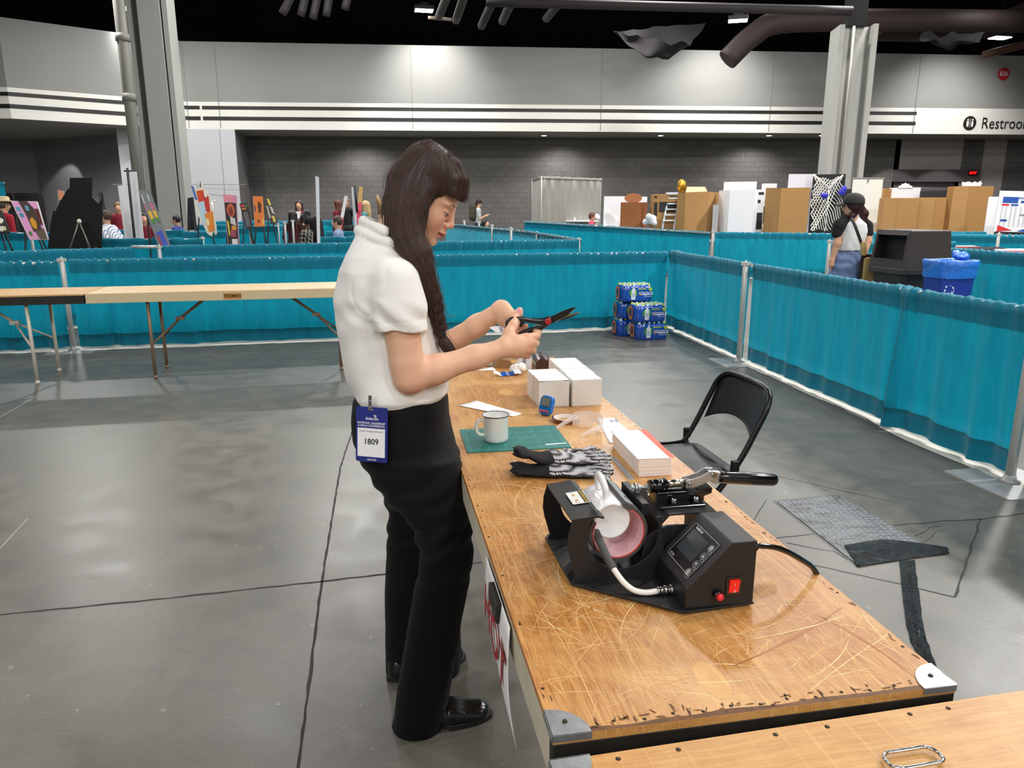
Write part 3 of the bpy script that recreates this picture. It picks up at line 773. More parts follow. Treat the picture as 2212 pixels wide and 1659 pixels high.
upright('short white pole behind the red table', (D(2156, 520, 12.0).x, 12.0, 0), 1.05, 0.2)
# gallery booths at the far left: rows of low teal drapes
LB = [('teal drape behind the tall black cut-out board', (0, 506), (218, 503), 14.0, 14.2), ('teal drape left of the pink painting easel', (-120, 505), (60, 505), 12.5, 12.6),
      ('teal drape along the aisle behind the striped painting', (210, 520), (440, 516), 12.2, 12.2), ('teal drape below the castle painting', (395, 503), (497, 501), 15.0, 15.2),
      ('teal drape below the orange painting easels', (497, 494), (545, 493), 17.0, 17.0), ('teal drape far behind the small easels', (440, 480), (640, 478), 22.5, 23.0),
      ('far teal drape right of the seated woman', (640, 478), (770, 478), 21.5, 22.0), ('second far teal drape right of the seated woman', (705, 503), (770, 502), 14.8, 14.8),
      ('third teal drape right of the seated woman', (690, 514), (768, 514), 12.7, 12.7), ('teal drape behind the seated woman at left', (555, 489), (640, 487), 18.5, 20.0),
      ('teal drape low behind the white boards', (225, 500), (400, 497), 16.0, 16.0), ('teal drape between the small easels and the aisle', (540, 490), (600, 488), 15.6, 15.6),
      ('second far teal drape under the far easels', (395, 488), (540, 486), 19.5, 19.5)]
for k, (lb, a, b, ya, yb) in enumerate(LB):
    p, q = D(*a, ya), D(*b, yb); drape(lb, (p.x, p.y, 0), (q.x, q.y, 0), (p.z + q.z) / 2, seed=40 + k, res=0.06, amp=0.02, liner=False, group='teal drapes of the gallery booths')
p, q = D(478, 500, 15.3), D(600, 497, 12.4)
for k, (x, y, yy) in enumerate(((505, 497, 15.4), (540, 493, 15.6), (600, 484, 15.8), (615, 482, 16.2), (632, 478, 17.0), (437, 515, 12.2), (67, 505, 12.5), (1003, 478, 22), (1035, 482, 20), (1063, 487, 18), (1104, 494, 15))):
    p = D(x, y, yy)
    upright(['pole right of the castle painting base', 'pole beside the small dark easel', 'pole by the far aisle, left of the seated woman', 'second pole by the far aisle, left of the seated woman', 'third pole by the far aisle, nearest the seated woman', 'pole at the end of the striped painting booth', 'pole in front of the pink painting', 'farthest pole on the diagonal teal run', 'second farthest pole on the diagonal teal run', 'third farthest pole on the diagonal teal run', 'fourth farthest pole on the diagonal teal run'][k], (p.x, p.y, 0), round(p.z + 0.02, 3), 0.2, plate=False)
# tall teal drape at the extreme left edge and the grey drape booth on the right
p, q = D(-60, 395, 22), D(9, 391, 22); drape('tall teal drape panel at the far left edge', (p.x, p.y, 0), (q.x, q.y, 0), p.z, seed=60, res=0.08, amp=0.03, liner=False, group='tall drapes')
p, q, r = D(1150, 388, 25.2), D(1170, 384, 22.8), D(1298, 389, 24.4)
drape('short return panel of the grey drape booth', (q.x, q.y, 0), (p.x, p.y, 0), 2.35, seed=61, res=0.07, amp=0.03, liner=False, mats=MDG, group='grey booth drapes', hem=0.05, head=0.06)
drape('tall pale grey drape wall of the booth by the far wall', (q.x + .02, q.y, 0), (r.x, r.y, 0), 2.35, seed=62, res=0.06, amp=0.045, liner=False, mats=MDG, group='grey booth drapes', hem=0.05, head=0.06, gath=((0.4, 0.25, 1.4), (0.95, 0.1, 1.2)))
for k, pt in enumerate((p, q, r)):
    upright(['pole at the back corner of the grey drape booth', 'pole at the front corner of the grey drape booth', 'pole at the right end of the grey drape booth'][k], (pt.x, pt.y, 0), 2.37, 0, plate=False, group='grey booth poles')
# ================================================================== TABLES
def m_wood(name, base, dark, light, sc=1.0, wear=0.5, axis=1, rough=0.38):
    m = bpy.data.materials.new(name); m.use_nodes = True; t = NT(m); b = t.n['Principled BSDF']
    st = (14, 1.2, 14) if axis == 1 else (1.2, 14, 14)
    g = t.noise(t.coord(st), 3.0 * sc, 6, 0.6, 2.2); g = t.ramp(g, [(0.3, 0.0), (0.7, 1.0)])
    c = t.mix(g, dark, base)
    fine = t.noise(t.coord(tuple(9 * k for k in st)), 2.2 * sc, 3, 0.6); fine = t.ramp(fine, [(0.4, 0.0), (0.62, 1.0)])
    c = t.mix(t.math('MULTIPLY', fine, 0.35), c, light)
    pat = t.ramp(t.noise(t.coord(), 3.1, 5, 0.6, 0.8), [(0.42, 0.0), (0.66, 1.0)])
    c = t.mix(t.math('MULTIPLY', pat, wear), c, light)
    dk = t.ramp(t.noise(t.coord((1, 1, 1), (0, 0, 0.4)), 2.4, 4, 0.6, 1.0), [(0.60, 0.0), (0.72, 1.0)])
    c = t.mix(t.math('MULTIPLY', dk, 0.45), c, dark)
    # fine cross scratches
    for k, rz in enumerate((0.3, 1.0, 1.75, 2.6)):
        s = t.noise(t.coord((170, 2.2, 1), (0, 0, rz)), 1.0, 2, 0.5, 0.35); s = t.ramp(s, [(0.665, 0.0), (0.70, 1.0)])
        c = t.mix(t.math('MULTIPLY', s, 0.55 * wear + 0.12), c, light)
    t.link(c, b.inputs['Base Color']); b.inputs['Roughness'].default_value = rough
    t.link(t.bump(t.noise(t.coord(tuple(6 * k for k in st)), 3, 4, 0.6), 0.15, 0.002), b.inputs['Normal'])
    MATS[name] = m; return m
m_wood('scratched_ply', '#bf8240', '#985a22', '#dfae6c', 1.0, 0.75, 1, 0.36)
m_wood('honey_ply', '#c78f48', '#ab7030', '#dcae6c', 0.8, 0.35, 0, 0.4)
m_wood('pale_ply', '#e2c595', '#cfae7c', '#efd9b2', 0.8, 0.4, 0, 0.5)
m_wood('mid_ply', '#d3a566', '#b98648', '#e4c08a', 0.8, 0.4, 0, 0.5)
M_cream = mat('cream_paint', '#d8cfba', 0.5, nz=(14, '#bfb59c', 0.6))
M_blackp = mat('black_edge_paint', '#15130f', 0.5, nz=(25, '#2c2822', 0.7), bump=(60, 0.3, 0.002))
M_legc = mat('cream_leg', '#d9d3c3', 0.45, 0.1)
M_legb = mat('tan_leg', '#8f7660', 0.45, 0.3)
M_chrome = mat('chrome', '#d9dadc', 0.14, 1.0)
M_zinc = mat('zinc', '#c6c8ca', 0.30, 0.75, nz=(70, '#8d9093', 0.5))
M_screw = mat('dark_screw', '#3b3128', 0.5, 0.5)
M_stain = mat('dark_wear', '#7a4c22', 0.6, nz=(60, '#4a2d14', 0.8))
M_scr = mat('pale_scratch', '#f0d3a0', 0.6); M_scr2 = mat('mid_scratch', '#e0b070', 0.6)
M_dscr = mat('dark_scratch', '#a9662a', 0.4)

TROT = R(10.4)
TM = T(0.053, 0.828, 0) @ RZ(TROT); TZ = 0.755
W, L = 0.594, 2.47
def tl(x, y, z=0.0): return TM @ V(x, y, TZ + z)
def legs(t, W, L, top, mleg, xs=None, along=1, ht=None, foot=True):
    """two folding leg frames: posts, rung, diagonal braces; table axes: L along y"""
    for e, yb in enumerate((0.20 * L / 2.44 * 1.0 if xs is None else xs[0], L - 0.20 if xs is None else xs[1])):
        s = 1 if e == 0 else -1
        for x in (0.05, W - 0.05):
            mb = MB(); mb.tube([(x, yb, top), (x, yb, 0.0)], 0.0135, 12); mb.tube([(x, yb, 0.0), (x, yb, 0.035)], 0.016, 12, 1)
            mb.build('leg', [mleg, mleg], t)
        for zz_ in (0.33, top - 0.02): mb = MB(); mb.tube([(0.05, yb, zz_), (W - 0.05, yb, zz_)], 0.010, 8); mb.build('leg_rung', mleg, t)
        mb = MB(); hub = V(W / 2, yb + s * 0.17, top - 0.24)
        mb.tube([(0.06, yb, 0.36), hub], 0.008, 8); mb.tube([(W - 0.06, yb, 0.36), hub], 0.008, 8); mb.tube([hub, (W / 2, yb + s * 0.52, top - 0.01)], 0.011, 8); mb.box(tuple(hub), (0.03, 0.03, 0.02))
        mb.build('brace', mleg, t)

# ---- main work table
t = thing('work_table', 'long scratched plywood work table carrying the mug heat press', 'table', M=TM)
mb = MB(); mb.box((W / 2, L / 2, TZ - 0.006), (W, L, 0.012), 0)
rr = random.Random(11)
def scratch(mb, x, y, a, ln, w, cur, mi, z):
    n = 10; px, py = x, y; g = []
    for i in range(n + 1):
        u = i / n; ww = w * math.sin(PI * (0.08 + 0.84 * u)) / 2 * rr.uniform(0.6, 1.2)
        nx, ny = -math.sin(a), math.cos(a)
        if 0.004 < px < W - 0.004 and 0.004 < py < L - 0.004: g.append([(px - nx * ww, py - ny * ww, z), (px + nx * ww, py + ny * ww, z)])
        px += math.cos(a) * ln / n; py += math.sin(a) * ln / n; a += cur / n
    if len(g) > 2: mb.sheet(g, mi, False)
zz = TZ + 0.00012
for i in range(1150):
    scratch(mb, rr.uniform(0, W), rr.uniform(0, L) if i % 3 else rr.uniform(0, 0.9), rr.choice((0.0, 0.35, 0.8, 1.6, 2.2, 2.8)) + rr.gauss(0, 0.25), abs(rr.gauss(0.02, 0.11)) + 0.03, rr.choice((0.0006, 0.0009, 0.0011, 0.0017)), rr.gauss(0, 0.5), rr.choice((1, 2, 2)), zz + 0.00003 * (i % 7))
for i in range(26):
    scratch(mb, rr.uniform(0.0, W), rr.uniform(0, L), rr.uniform(0, 3.1), rr.uniform(0.2, 0.5), rr.choice((0.0008, 0.0012, 0.0018)), rr.gauss(0, 1.2), 1, zz + 0.0003)
scratch(mb, 0.30, 0.10, 0.35, 0.36, 0.007, 0.25, 3, zz + 0.0002); scratch(mb, 0.50, 0.22, -1.1, 0.2, 0.004, -0.5, 3, zz + 0.0002)
scratch(mb, 0.36, 0.16, 0.1, 0.2, 0.003, 0.2, 1, zz + 0.0004)
for (x, y, rx, ry, mi) in ((0.26, 1.84, 0.028, 0.05, 2), (0.255, 0.075, 0.022, 0.045, 2)):
    mb.disc((x, y, zz + 0.0001), rx, 20, 5, None, ry)
# dark wear along the edges
for i in range(150):
    e = rr.choice((0, 0, 1, 2)); q = rr.random(); w = rr.uniform(0.0015, 0.0042); l_ = rr.uniform(0.004, 0.018)
    if e == 0: x, y, a = q * W, rr.uniform(0.004, 0.022), rr.choice((0, 1.57)) + rr.gauss(0, .2)
    elif e == 1: x, y, a = rr.uniform(0.004, 0.016), q * L, 1.57 + rr.gauss(0, .2)
    else: x, y, a = W - rr.uniform(0.004, 0.014), q * L, 1.57 + rr.gauss(0, .2)
    scratch(mb, x, y, a, l_, w, rr.gauss(0, .3), 4, zz + 0.0005)
g = []
for i in range(41):
    x = 0.05 + (W - 0.1) * i / 40; g.append([(x, 0.0005, zz + 0.0002), (x, 0.006 + 0.006 * (mnoise.noise(V(x * 14, 0, 0)) + 0.5), zz + 0.0002)])
mb.sheet(g, 4, False)
mb.build('tabletop', [MATS['scratched_ply'], M_scr, M_scr2, M_dscr, M_stain, mat('pale_patch', '#cf9850', 0.4, nz=(40, '#dcae6c', 0.6))], t)
for y in (0.010, L - 0.010): mb = MB(); mb.box((W / 2, y, TZ - 0.044), (W, 0.02, 0.064), 0); mb.build('end_rail', M_blackp, t, bevel=0.002, label='black painted end rail')
for x in (0.010, W - 0.010):
    mb = MB(); mb.box((x, L / 2, TZ - 0.044), (0.02, L - 0.042, 0.064), 0); mb.build('side_rail', M_cream, t, bevel=0.002)
def corner_cap(t, x, y, sx, sy, ztop, name='corner_cap'):
    mb = MB(); r = 0.052; z = ztop + 0.0012
    pl = [(x - sx * 0.0012, y - sy * 0.0012), (x + sx * r, y - sy * 0.0012)] + [(x + sx * r * math.cos(a), y + sy * r * math.sin(a)) for a in [PI / 2 * k / 8 for k in range(1, 8)]] + [(x - sx * 0.0012, y + sy * r)]
    if sx * sy < 0: pl = pl[::-1]
    mb.prism(pl, z - 0.0012, z + 0.0008)
    mb.box((x + sx * r / 2, y - sy * 0.001, ztop - 0.003), (r, 0.0016, 0.010)); mb.box((x - sx * 0.001, y + sy * r / 2, ztop - 0.003), (0.0016, r, 0.010))
    mb.lathe([(0.004, 0), (0.003, 0.002), (0.0, 0.0022)], 10, 1, T(x + sx * 0.022, y + sy * 0.024, z + 0.0005))
    mb.build(name, [M_zinc, M_screw], t, label='dented metal corner cap')
corner_cap(t, 0, 0, 1, 1, TZ); corner_cap(t, W, 0, -1, 1, TZ)
legs(t, W, L, TZ - 0.05, M_legc, xs=(0.09, L - 0.25))
for i in range(13): mb = MB(); mb.lathe([(0.0028, 0), (0.002, 0.0006), (0, 0.0008)], 8, 0, T(0.045 + i * 0.042, 0.012 + 0.004 * (i % 2), TZ + 0.0003)); mb.build('screw', M_screw, t)
for i in range(14):
    for x in (0.009, W - 0.009): mb = MB(); mb.lathe([(0.0028, 0), (0.002, 0.0006), (0, 0.0008)], 8, 0, T(x, 0.1 + i * 0.17, TZ + 0.0003)); mb.build('screw', M_screw, t)

# ---- near table that crosses the bottom right corner
p0, p1 = G(1187, 1646, TZ), G(2212, 1491, TZ); u = (p1 - p0).normalized(); ang = math.atan2(u.y, u.x)
FM = T(p0.x, p0.y, 0) @ RZ(ang)
t = thing('folding_table', 'honey-coloured table with a chrome handle at the bottom edge of the picture', 'table', M=FM)
mb = MB(); mb.box((1.22, -0.305, TZ - 0.006), (2.44, 0.61, 0.012), 0)
for i in range(60): 
    n_ = len(mb.v); x, y = rr.uniform(0.05, 1.2), -rr.uniform(0.15, 0.5); a = rr.uniform(0, 3); ln = rr.uniform(.02, .12); w = 0.0008
    mb.sheet([[(x + math.cos(a) * ln * k / 4 - math.sin(a) * w, y + math.sin(a) * ln * k / 4 + math.cos(a) * w, zz), (x + math.cos(a) * ln * k / 4 + math.sin(a) * w, y + math.sin(a) * ln * k / 4 - math.cos(a) * w, zz)] for k in range(5)], 1, False)
mb.build('tabletop', [MATS['honey_ply'], M_scr2], t)
for y in (-0.01, -0.60): mb = MB(); mb.box((1.22, y, TZ - 0.044), (2.44, 0.02, 0.064)); mb.build('side_rail', M_blackp, t)
for x in (0.01, 2.43): mb = MB(); mb.box((x, -0.305, TZ - 0.044), (0.02, 0.57, 0.064)); mb.build('end_rail', M_cream, t)
corner_cap(t, 0, 0, 1, -1, TZ)
for x in (0.085, 0.165, 0.30, 0.375, 0.50, 0.56): mb = MB(); mb.lathe([(0.0035, 0), (0.0025, 0.0008), (0, 0.001)], 8, 0, T(x, -0.012, TZ + 0.0003)); mb.build('screw', M_screw, t)
h = [FM.inverted() @ G(*q, TZ) for q in ((1908, 1648), (2028, 1638))]; hc = (h[0] + h[1]) / 2; hw = (h[1] - h[0]).length / 2
ring_ = [(hc.x + a, hc.y - 0.003 + b, TZ + 0.006 + 0.0025 * (b < -0.01)) for a, b in rrect(hw * 2, 0.030, 0.013, 6)]
mb = MB(); mb.tube(ring_, 0.0024, 8, 0, False, True); mb.build('wire_handle', M_chrome, t)
for s in (-1, 1):
    for x in (0.15, 2.29): pass
def legs_x(t, L, W, top, m, y0=0.0, sgn=-1):
    sub = Matrix.Rotation(-PI / 2, 4, 'Z')
    for e, xb in enumerate((0.24, L - 0.24)):
        s = 1 if e == 0 else -1
        for y in (0.05, W - 0.05):
            yy = y0 + sgn * y; mb = MB(); mb.tube([(xb, yy, top), (xb, yy, 0.0)], 0.014, 12); mb.tube([(xb, yy, 0), (xb, yy, 0.04)], 0.0165, 12); mb.build('leg', m, t)
        ya, yb_ = y0 + sgn * 0.05, y0 + sgn * (W - 0.05); ym = (ya + yb_) / 2
        mb = MB(); mb.tube([(xb, ya, top - 0.02), (xb, yb_, top - 0.02)], 0.011, 8); mb.build('leg_rung', m, t)
        mb = MB(); hub = V(xb + s * 0.13, ym, top - 0.20)
        for q in (ya, yb_): mb.tube([(xb, q, 0.36), hub], 0.008, 8)
        mb.tube([hub, (xb + s * 0.46, ym, top - 0.005)], 0.013, 8, 0, True, False, None, 0.6); mb.box(tuple(hub), (0.05, 0.03, 0.025)); mb.build('brace', m, t)
legs_x(t, 2.44, 0.61, TZ - 0.07, M_legc)

# ---- two far tables at left
BZ = 0.746
p0 = G(183, 635, BZ); ang = math.atan2(0.223, 0.975)
BM = T(p0.x, p0.y, 0) @ RZ(ang)
def far_table(M, name, label, x0, x1, top, rail, leg, cap):
    t = thing(name, label, 'table', M=M); Lx = x1 - x0; cx = (x0 + x1) / 2
    mb = MB(); mb.box((cx, 0.305, BZ - 0.006), (Lx, 0.61, 0.012)); mb.build('tabletop', top, t)
    for y in (0.01, 0.60): mb = MB(); mb.box((cx, y, BZ - 0.046), (Lx, 0.02, 0.068)); mb.build('side_rail', rail, t, bevel=0.002)
    for x in (x0 + 0.01, x1 - 0.01): mb = MB(); mb.box((x, 0.305, BZ - 0.046), (0.02, 0.57, 0.068)); mb.build('end_rail', rail if cap else M_blackp, t)
    return t
M_apron = mat('pale_apron', '#dcc9a4', 0.55, nz=(9, '#c7b186', 0.6, (1, 12, 12)))
t = far_table(BM, 'folding_table', 'far pale wooden table stencilled on its rail, behind the standing person', 0, 2.44, MATS['pale_ply'], M_apron, M_legb, True)
Ix = BM.inverted()
lx = [(Ix @ G(*q)).x for q in ((340, 815), (738, 797))]; ly = [0.06, (Ix @ G(372, 795)).y]
def far_legs(t, xs, ys, m, sgn):
    for e, xb in enumerate(xs):
        s = sgn[e]
        for y in ys:
            mb = MB(); mb.tube([(xb, y, BZ - 0.02), (xb, y, 0.0)], 0.0145, 12); mb.tube([(xb, y, 0.0), (xb, y, 0.03)], 0.017, 12); mb.build('leg', m, t)
        ym = sum(ys) / 2; hub = V(xb + s * 0.20, ym, BZ - 0.26)
        mb = MB()
        for y in ys: mb.tube([(xb, y, 0.30), hub], 0.009, 8)
        mb.tube([hub, (xb + s * 0.50, ym, BZ - 0.03)], 0.013, 8); mb.box(tuple(hub), (0.07, 0.035, 0.03)); mb.build('brace', m, t)
far_legs(t, lx, ly, M_legb, (1, -1))
mx = (Ix @ G(507, 634, BZ - 0.04)).x; fx = T(mx, 0, BZ - 0.045) @ RX(PI / 2)
mb = MB(); mb.box((0, 0, 0.001), (0.145, 0.05, 0.002), 0, fx); mb.text('FREEMAN', 0.037, fx @ T(0, 0, 0.0028), 1, True, 0.85); mb.build('stencil_plate', [mat('orange_wood', '#c08a3c', 0.6), mat('stencil_black', '#241a10', 0.7)], t, label='small orange plate stencilled FREEMAN')
t = far_table(BM, 'folding_table', 'far honey-topped table with black rails and cream legs at the left edge', -2.46, -0.012, MATS['mid_ply'], M_blackp, M_legc, True)
lx2 = [(Ix @ G(95, 822)).x, -2.2]; far_legs(t, lx2, [ly[0], (Ix @ G(137, 802)).y], M_legc, (-1, 1))

# ---- paper sign hanging from the near side of the work table
t = thing('paper_sign', 'white paper sign reading HOT in red, taped to the side of the work table', 'sign', M=TM @ T(-0.004, 0, 0))
NB, NTp, FT, FB = V(0, 0.205, 0.568), V(0, 0.285, 0.742), V(0, 0.56, 0.742), V(0, 0.52, 0.648)
mb = MB(); g = []
for i in range(15):
    u = i / 14; row = []
    for j in range(9):
        v = j / 8; p = FT.lerp(NTp, u).lerp(FB.lerp(NB, u), v); p.x = -0.001 - 0.010 * math.sin(PI * v * 0.9) * (0.5 + 0.5 * u); p.z -= 0.028 * v * math.sin(PI * u); row.append(p)
    g.append(row)
mb.sheet(g); mb.build('sheet', mat('sign_paper', '#eceaea', 0.6), t, solid=0.0006)
F = frame((-0.0125, 0.388, 0.664), (0, -1, -0.12), (0, 0, 1))
mb = MB(); mb.text('HOT', 0.108, F, 0, True, 1.0); mb.build('lettering', mat('sign_red_ink', '#a5161c', 0.6), t, label='red capital lettering')
mb = MB(); mb.box((-0.006, 0.405, 0.722), (0.012, 0.085, 0.036)); mb.build('tape', mat('black_tape_matt', '#171716', 0.4), t, label='black tape holding the sign')
# ================================================================== FLOOR HATCH AND TAPE
def m_diamond():
    m = bpy.data.materials.new('checker_plate'); m.use_nodes = True; t = NT(m); b = t.n['Principled BSDF']
    v = t.coord((1, 1, 1)); vo = t.new('ShaderNodeTexVoronoi'); t.link(v, vo.inputs['Vector']); vo.inputs['Scale'].default_value = 34; vo.inputs['Randomness'].default_value = 0.25
    h = t.ramp(vo.outputs['Distance'], [(0.18, 1.0), (0.42, 0.0)])
    f = t.ramp(t.noise(t.coord((1, 3, 1)), 6, 5, 0.65, 1), [(0.45, 0.0), (0.62, 1.0)])
    c = t.mix(t.math('MULTIPLY', f, 0.85), '#6c6e71', '#37332e'); c = t.mix(t.math('MULTIPLY', h, 0.5), c, '#95999d')
    t.link(c, b.inputs['Base Color']); b.inputs['Metallic'].default_value = 0.55; b.inputs['Roughness'].default_value = 0.42
    t.link(t.bump(h, 0.9, 0.004), b.inputs['Normal']); MATS['checker'] = m; return m
hp = [G(*q) for q in ((1668, 1082), (1812, 1067), (2010, 1183), (1846, 1222))]
c = sum(hp, V(0, 0, 0)) / 4
t = thing('floor_hatch', 'worn checker-plate access hatch set in the floor right of the chair', 'hatch', (c.x, c.y, 0.0))
def inset(P, d): 
    c = sum(P, V(0, 0, 0)) / len(P); return [c + (p - c) * (1 - d / (p - c).length) for p in P]
mb = MB(); a = hp; b_ = inset(hp, 0.022)
for i in range(4): mb.poly([a[i] + V(0, 0, .0012), a[(i + 1) % 4] + V(0, 0, .0012), b_[(i + 1) % 4] + V(0, 0, .0012), b_[i] + V(0, 0, .0012)][::-1])
b2 = inset(hp, 0.006)
mb.build('frame', mat('hatch_frame', '#5e5d5a', 0.5, 0.4), t, True)
mb = MB(); q = inset(hp, 0.026); mb.prism([(p.x, p.y) for p in (q if (q[1] - q[0]).cross(q[2] - q[1]).z > 0 else q[::-1])], 0.0015, 0.004); mb.build('plate', m_diamond(), t, True)
M_tape = mat('shiny_black_tape', '#050506', 0.13, 0.0, bump=(75, 1.0, 0.012), spec=0.25)
def tape(name, label, left, right, seed, n=26, lift=0.01):
    A, B = smooth_path([G(*q) for q in left], 8), smooth_path([G(*q) for q in right], 8); g = []
    for i in range(len(A)):
        row = []
        for j in range(13):
            v = j / 12; p = A[i].lerp(B[i], v); w = mnoise.noise(V(i * 0.35, v * 5, seed)); p = p + V(0, 0, 0.005 + lift * max(0, w) * math.sin(PI * v) + 0.004 * (mnoise.noise(V(i * 0.9, v * 9, seed)) + 0.3) * math.sin(PI * v)); p.x += 0.006 * mnoise.noise(V(i * 0.6, j, seed + 4)); row.append(p)
        g.append(row)
    mb = MB(); mb.sheet(g); return tag(mb.build(name, M_tape), label, 'tape', 'black tape on the floor')
tape('floor_tape', 'crinkled black tape patch across the lower end of the floor hatch', [(1822, 1180), (1900, 1168), (1965, 1172), (2046, 1184)], [(1852, 1226), (1915, 1216), (1975, 1207), (2050, 1198)], 3, lift=0.014)
tape('floor_tape', 'long strip of black tape running from the hatch to the table corner', [(1943, 1213), (1950, 1290), (1963, 1370), (1992, 1440)], [(1976, 1213), (1986, 1290), (1998, 1370), (2024, 1446)], 8, lift=0.02)

# ================================================================== FOLDING CHAIR
cx, cy, ca = 0.655, 2.845, TROT + PI      # faces the table
CM = T(cx, cy, 0) @ RZ(ca)               # local x = forward, y = left of sitter
M_blk = mat('chair_black', '#17171a', 0.3, 0.4, spec=0.6)
M_seat = mat('seat_black', '#222326', 0.45, 0.2)
t = thing('folding_chair', 'black metal folding chair standing behind the work table', 'chair', M=CM)
mb = MB(); pl = []
for i in range(21):
    x = -0.20 + 0.40 * i / 20; row = []
    for j in range(17):
        y = -0.20 + 0.4 * j / 16; ex = max(0, abs(x) / 0.2); ey = abs(y) / 0.2; r = max(ex ** 6, ey ** 6); row.append((x * (1 - 0.02 * ey ** 4), y * (1 - 0.03 * ex ** 4), 0.445 - 0.018 * (1 - min(1, (ex ** 2 + ey ** 2))) - 0.025 * r + 0.006))
    pl.append(row)
mb.sheet(pl); mb.build('seat', M_seat, t, solid=0.004)
hw = 0.218
def bow(sgn):   # back post + front leg : straight tube leaning
    return [(-0.305, sgn * hw * 0.62, 0.80), (-0.295, sgn * hw * 0.86, 0.775), (-0.275, sgn * hw, 0.72), (-0.15, sgn * hw, 0.46), (0.20, sgn * hw, 0.0)]
pts = [V(0.20, hw, 0.0), V(0.02, hw, 0.235), V(-0.15, hw, 0.46), V(-0.240, hw, 0.635), V(-0.272, hw * 0.97, 0.705), V(-0.293, hw * 0.78, 0.745), V(-0.299, hw * 0.45, 0.755), V(-0.300, 0, 0.757)]
pts = pts + [V(p.x, -p.y, p.z) for p in pts[-2::-1]]
mb = MB(); mb.tube(smooth_path(pts, 6), 0.0115, 10); mb.build('front_frame', M_blk, t)
# curved back panel
mb = MB(); g = []
for i in range(17):
    y = -hw * 0.94 + 2 * hw * 0.94 * i / 16; e = abs(y) / (hw * 0.94); row = []
    ztop = 0.752 - 0.035 * max(0, e - 0.45) ** 2 / 0.3; zlow = 0.60 - 0.055 * e ** 2.2
    for j in range(9):
        z = ztop + (zlow - ztop) * j / 8; row.append((-0.298 + (0.757 - z) * 0.42 * 0.9 - 0.022 * (1 - e * e), y, z))
    g.append(row)
mb.sheet(g); mb.build('backrest', mat('backrest_black', '#3a3b3d', 0.32, 0.5), t, solid=0.003)
for sgn in (-1, 1):
    mb = MB(); y = sgn * 0.188; mb.tube([(0.10, y, 0.455), (-0.06, y, 0.27), (-0.27, y, 0.0)], 0.010, 8); mb.build('rear_leg', M_blk, t)
    mb = MB(); mb.box((-0.15, sgn * (hw + 0.004), 0.475), (0.034, 0.016, 0.045), 0, T(0, 0, 0)); mb.build('hinge_bracket', M_blk, t, bevel=0.005)
    mb = MB(); mb.tube([(-0.15, sgn * (hw - 0.01), 0.44), (0.16, sgn * 0.2, 0.43)], 0.008, 6); mb.tube([(-0.12, sgn * (hw - 0.012), 0.40), (-0.02, sgn * 0.19, 0.315)], 0.006, 6); mb.build('side_link', M_blk, t)
for q in ((-0.19, 0.188, 0.10), (0.135, hw, 0.085), (-0.135, hw, 0.44)): mb = MB(); mb.tube([(q[0], -q[1], q[2]), q], 0.008, 8); mb.build('cross_bar', M_blk, t)

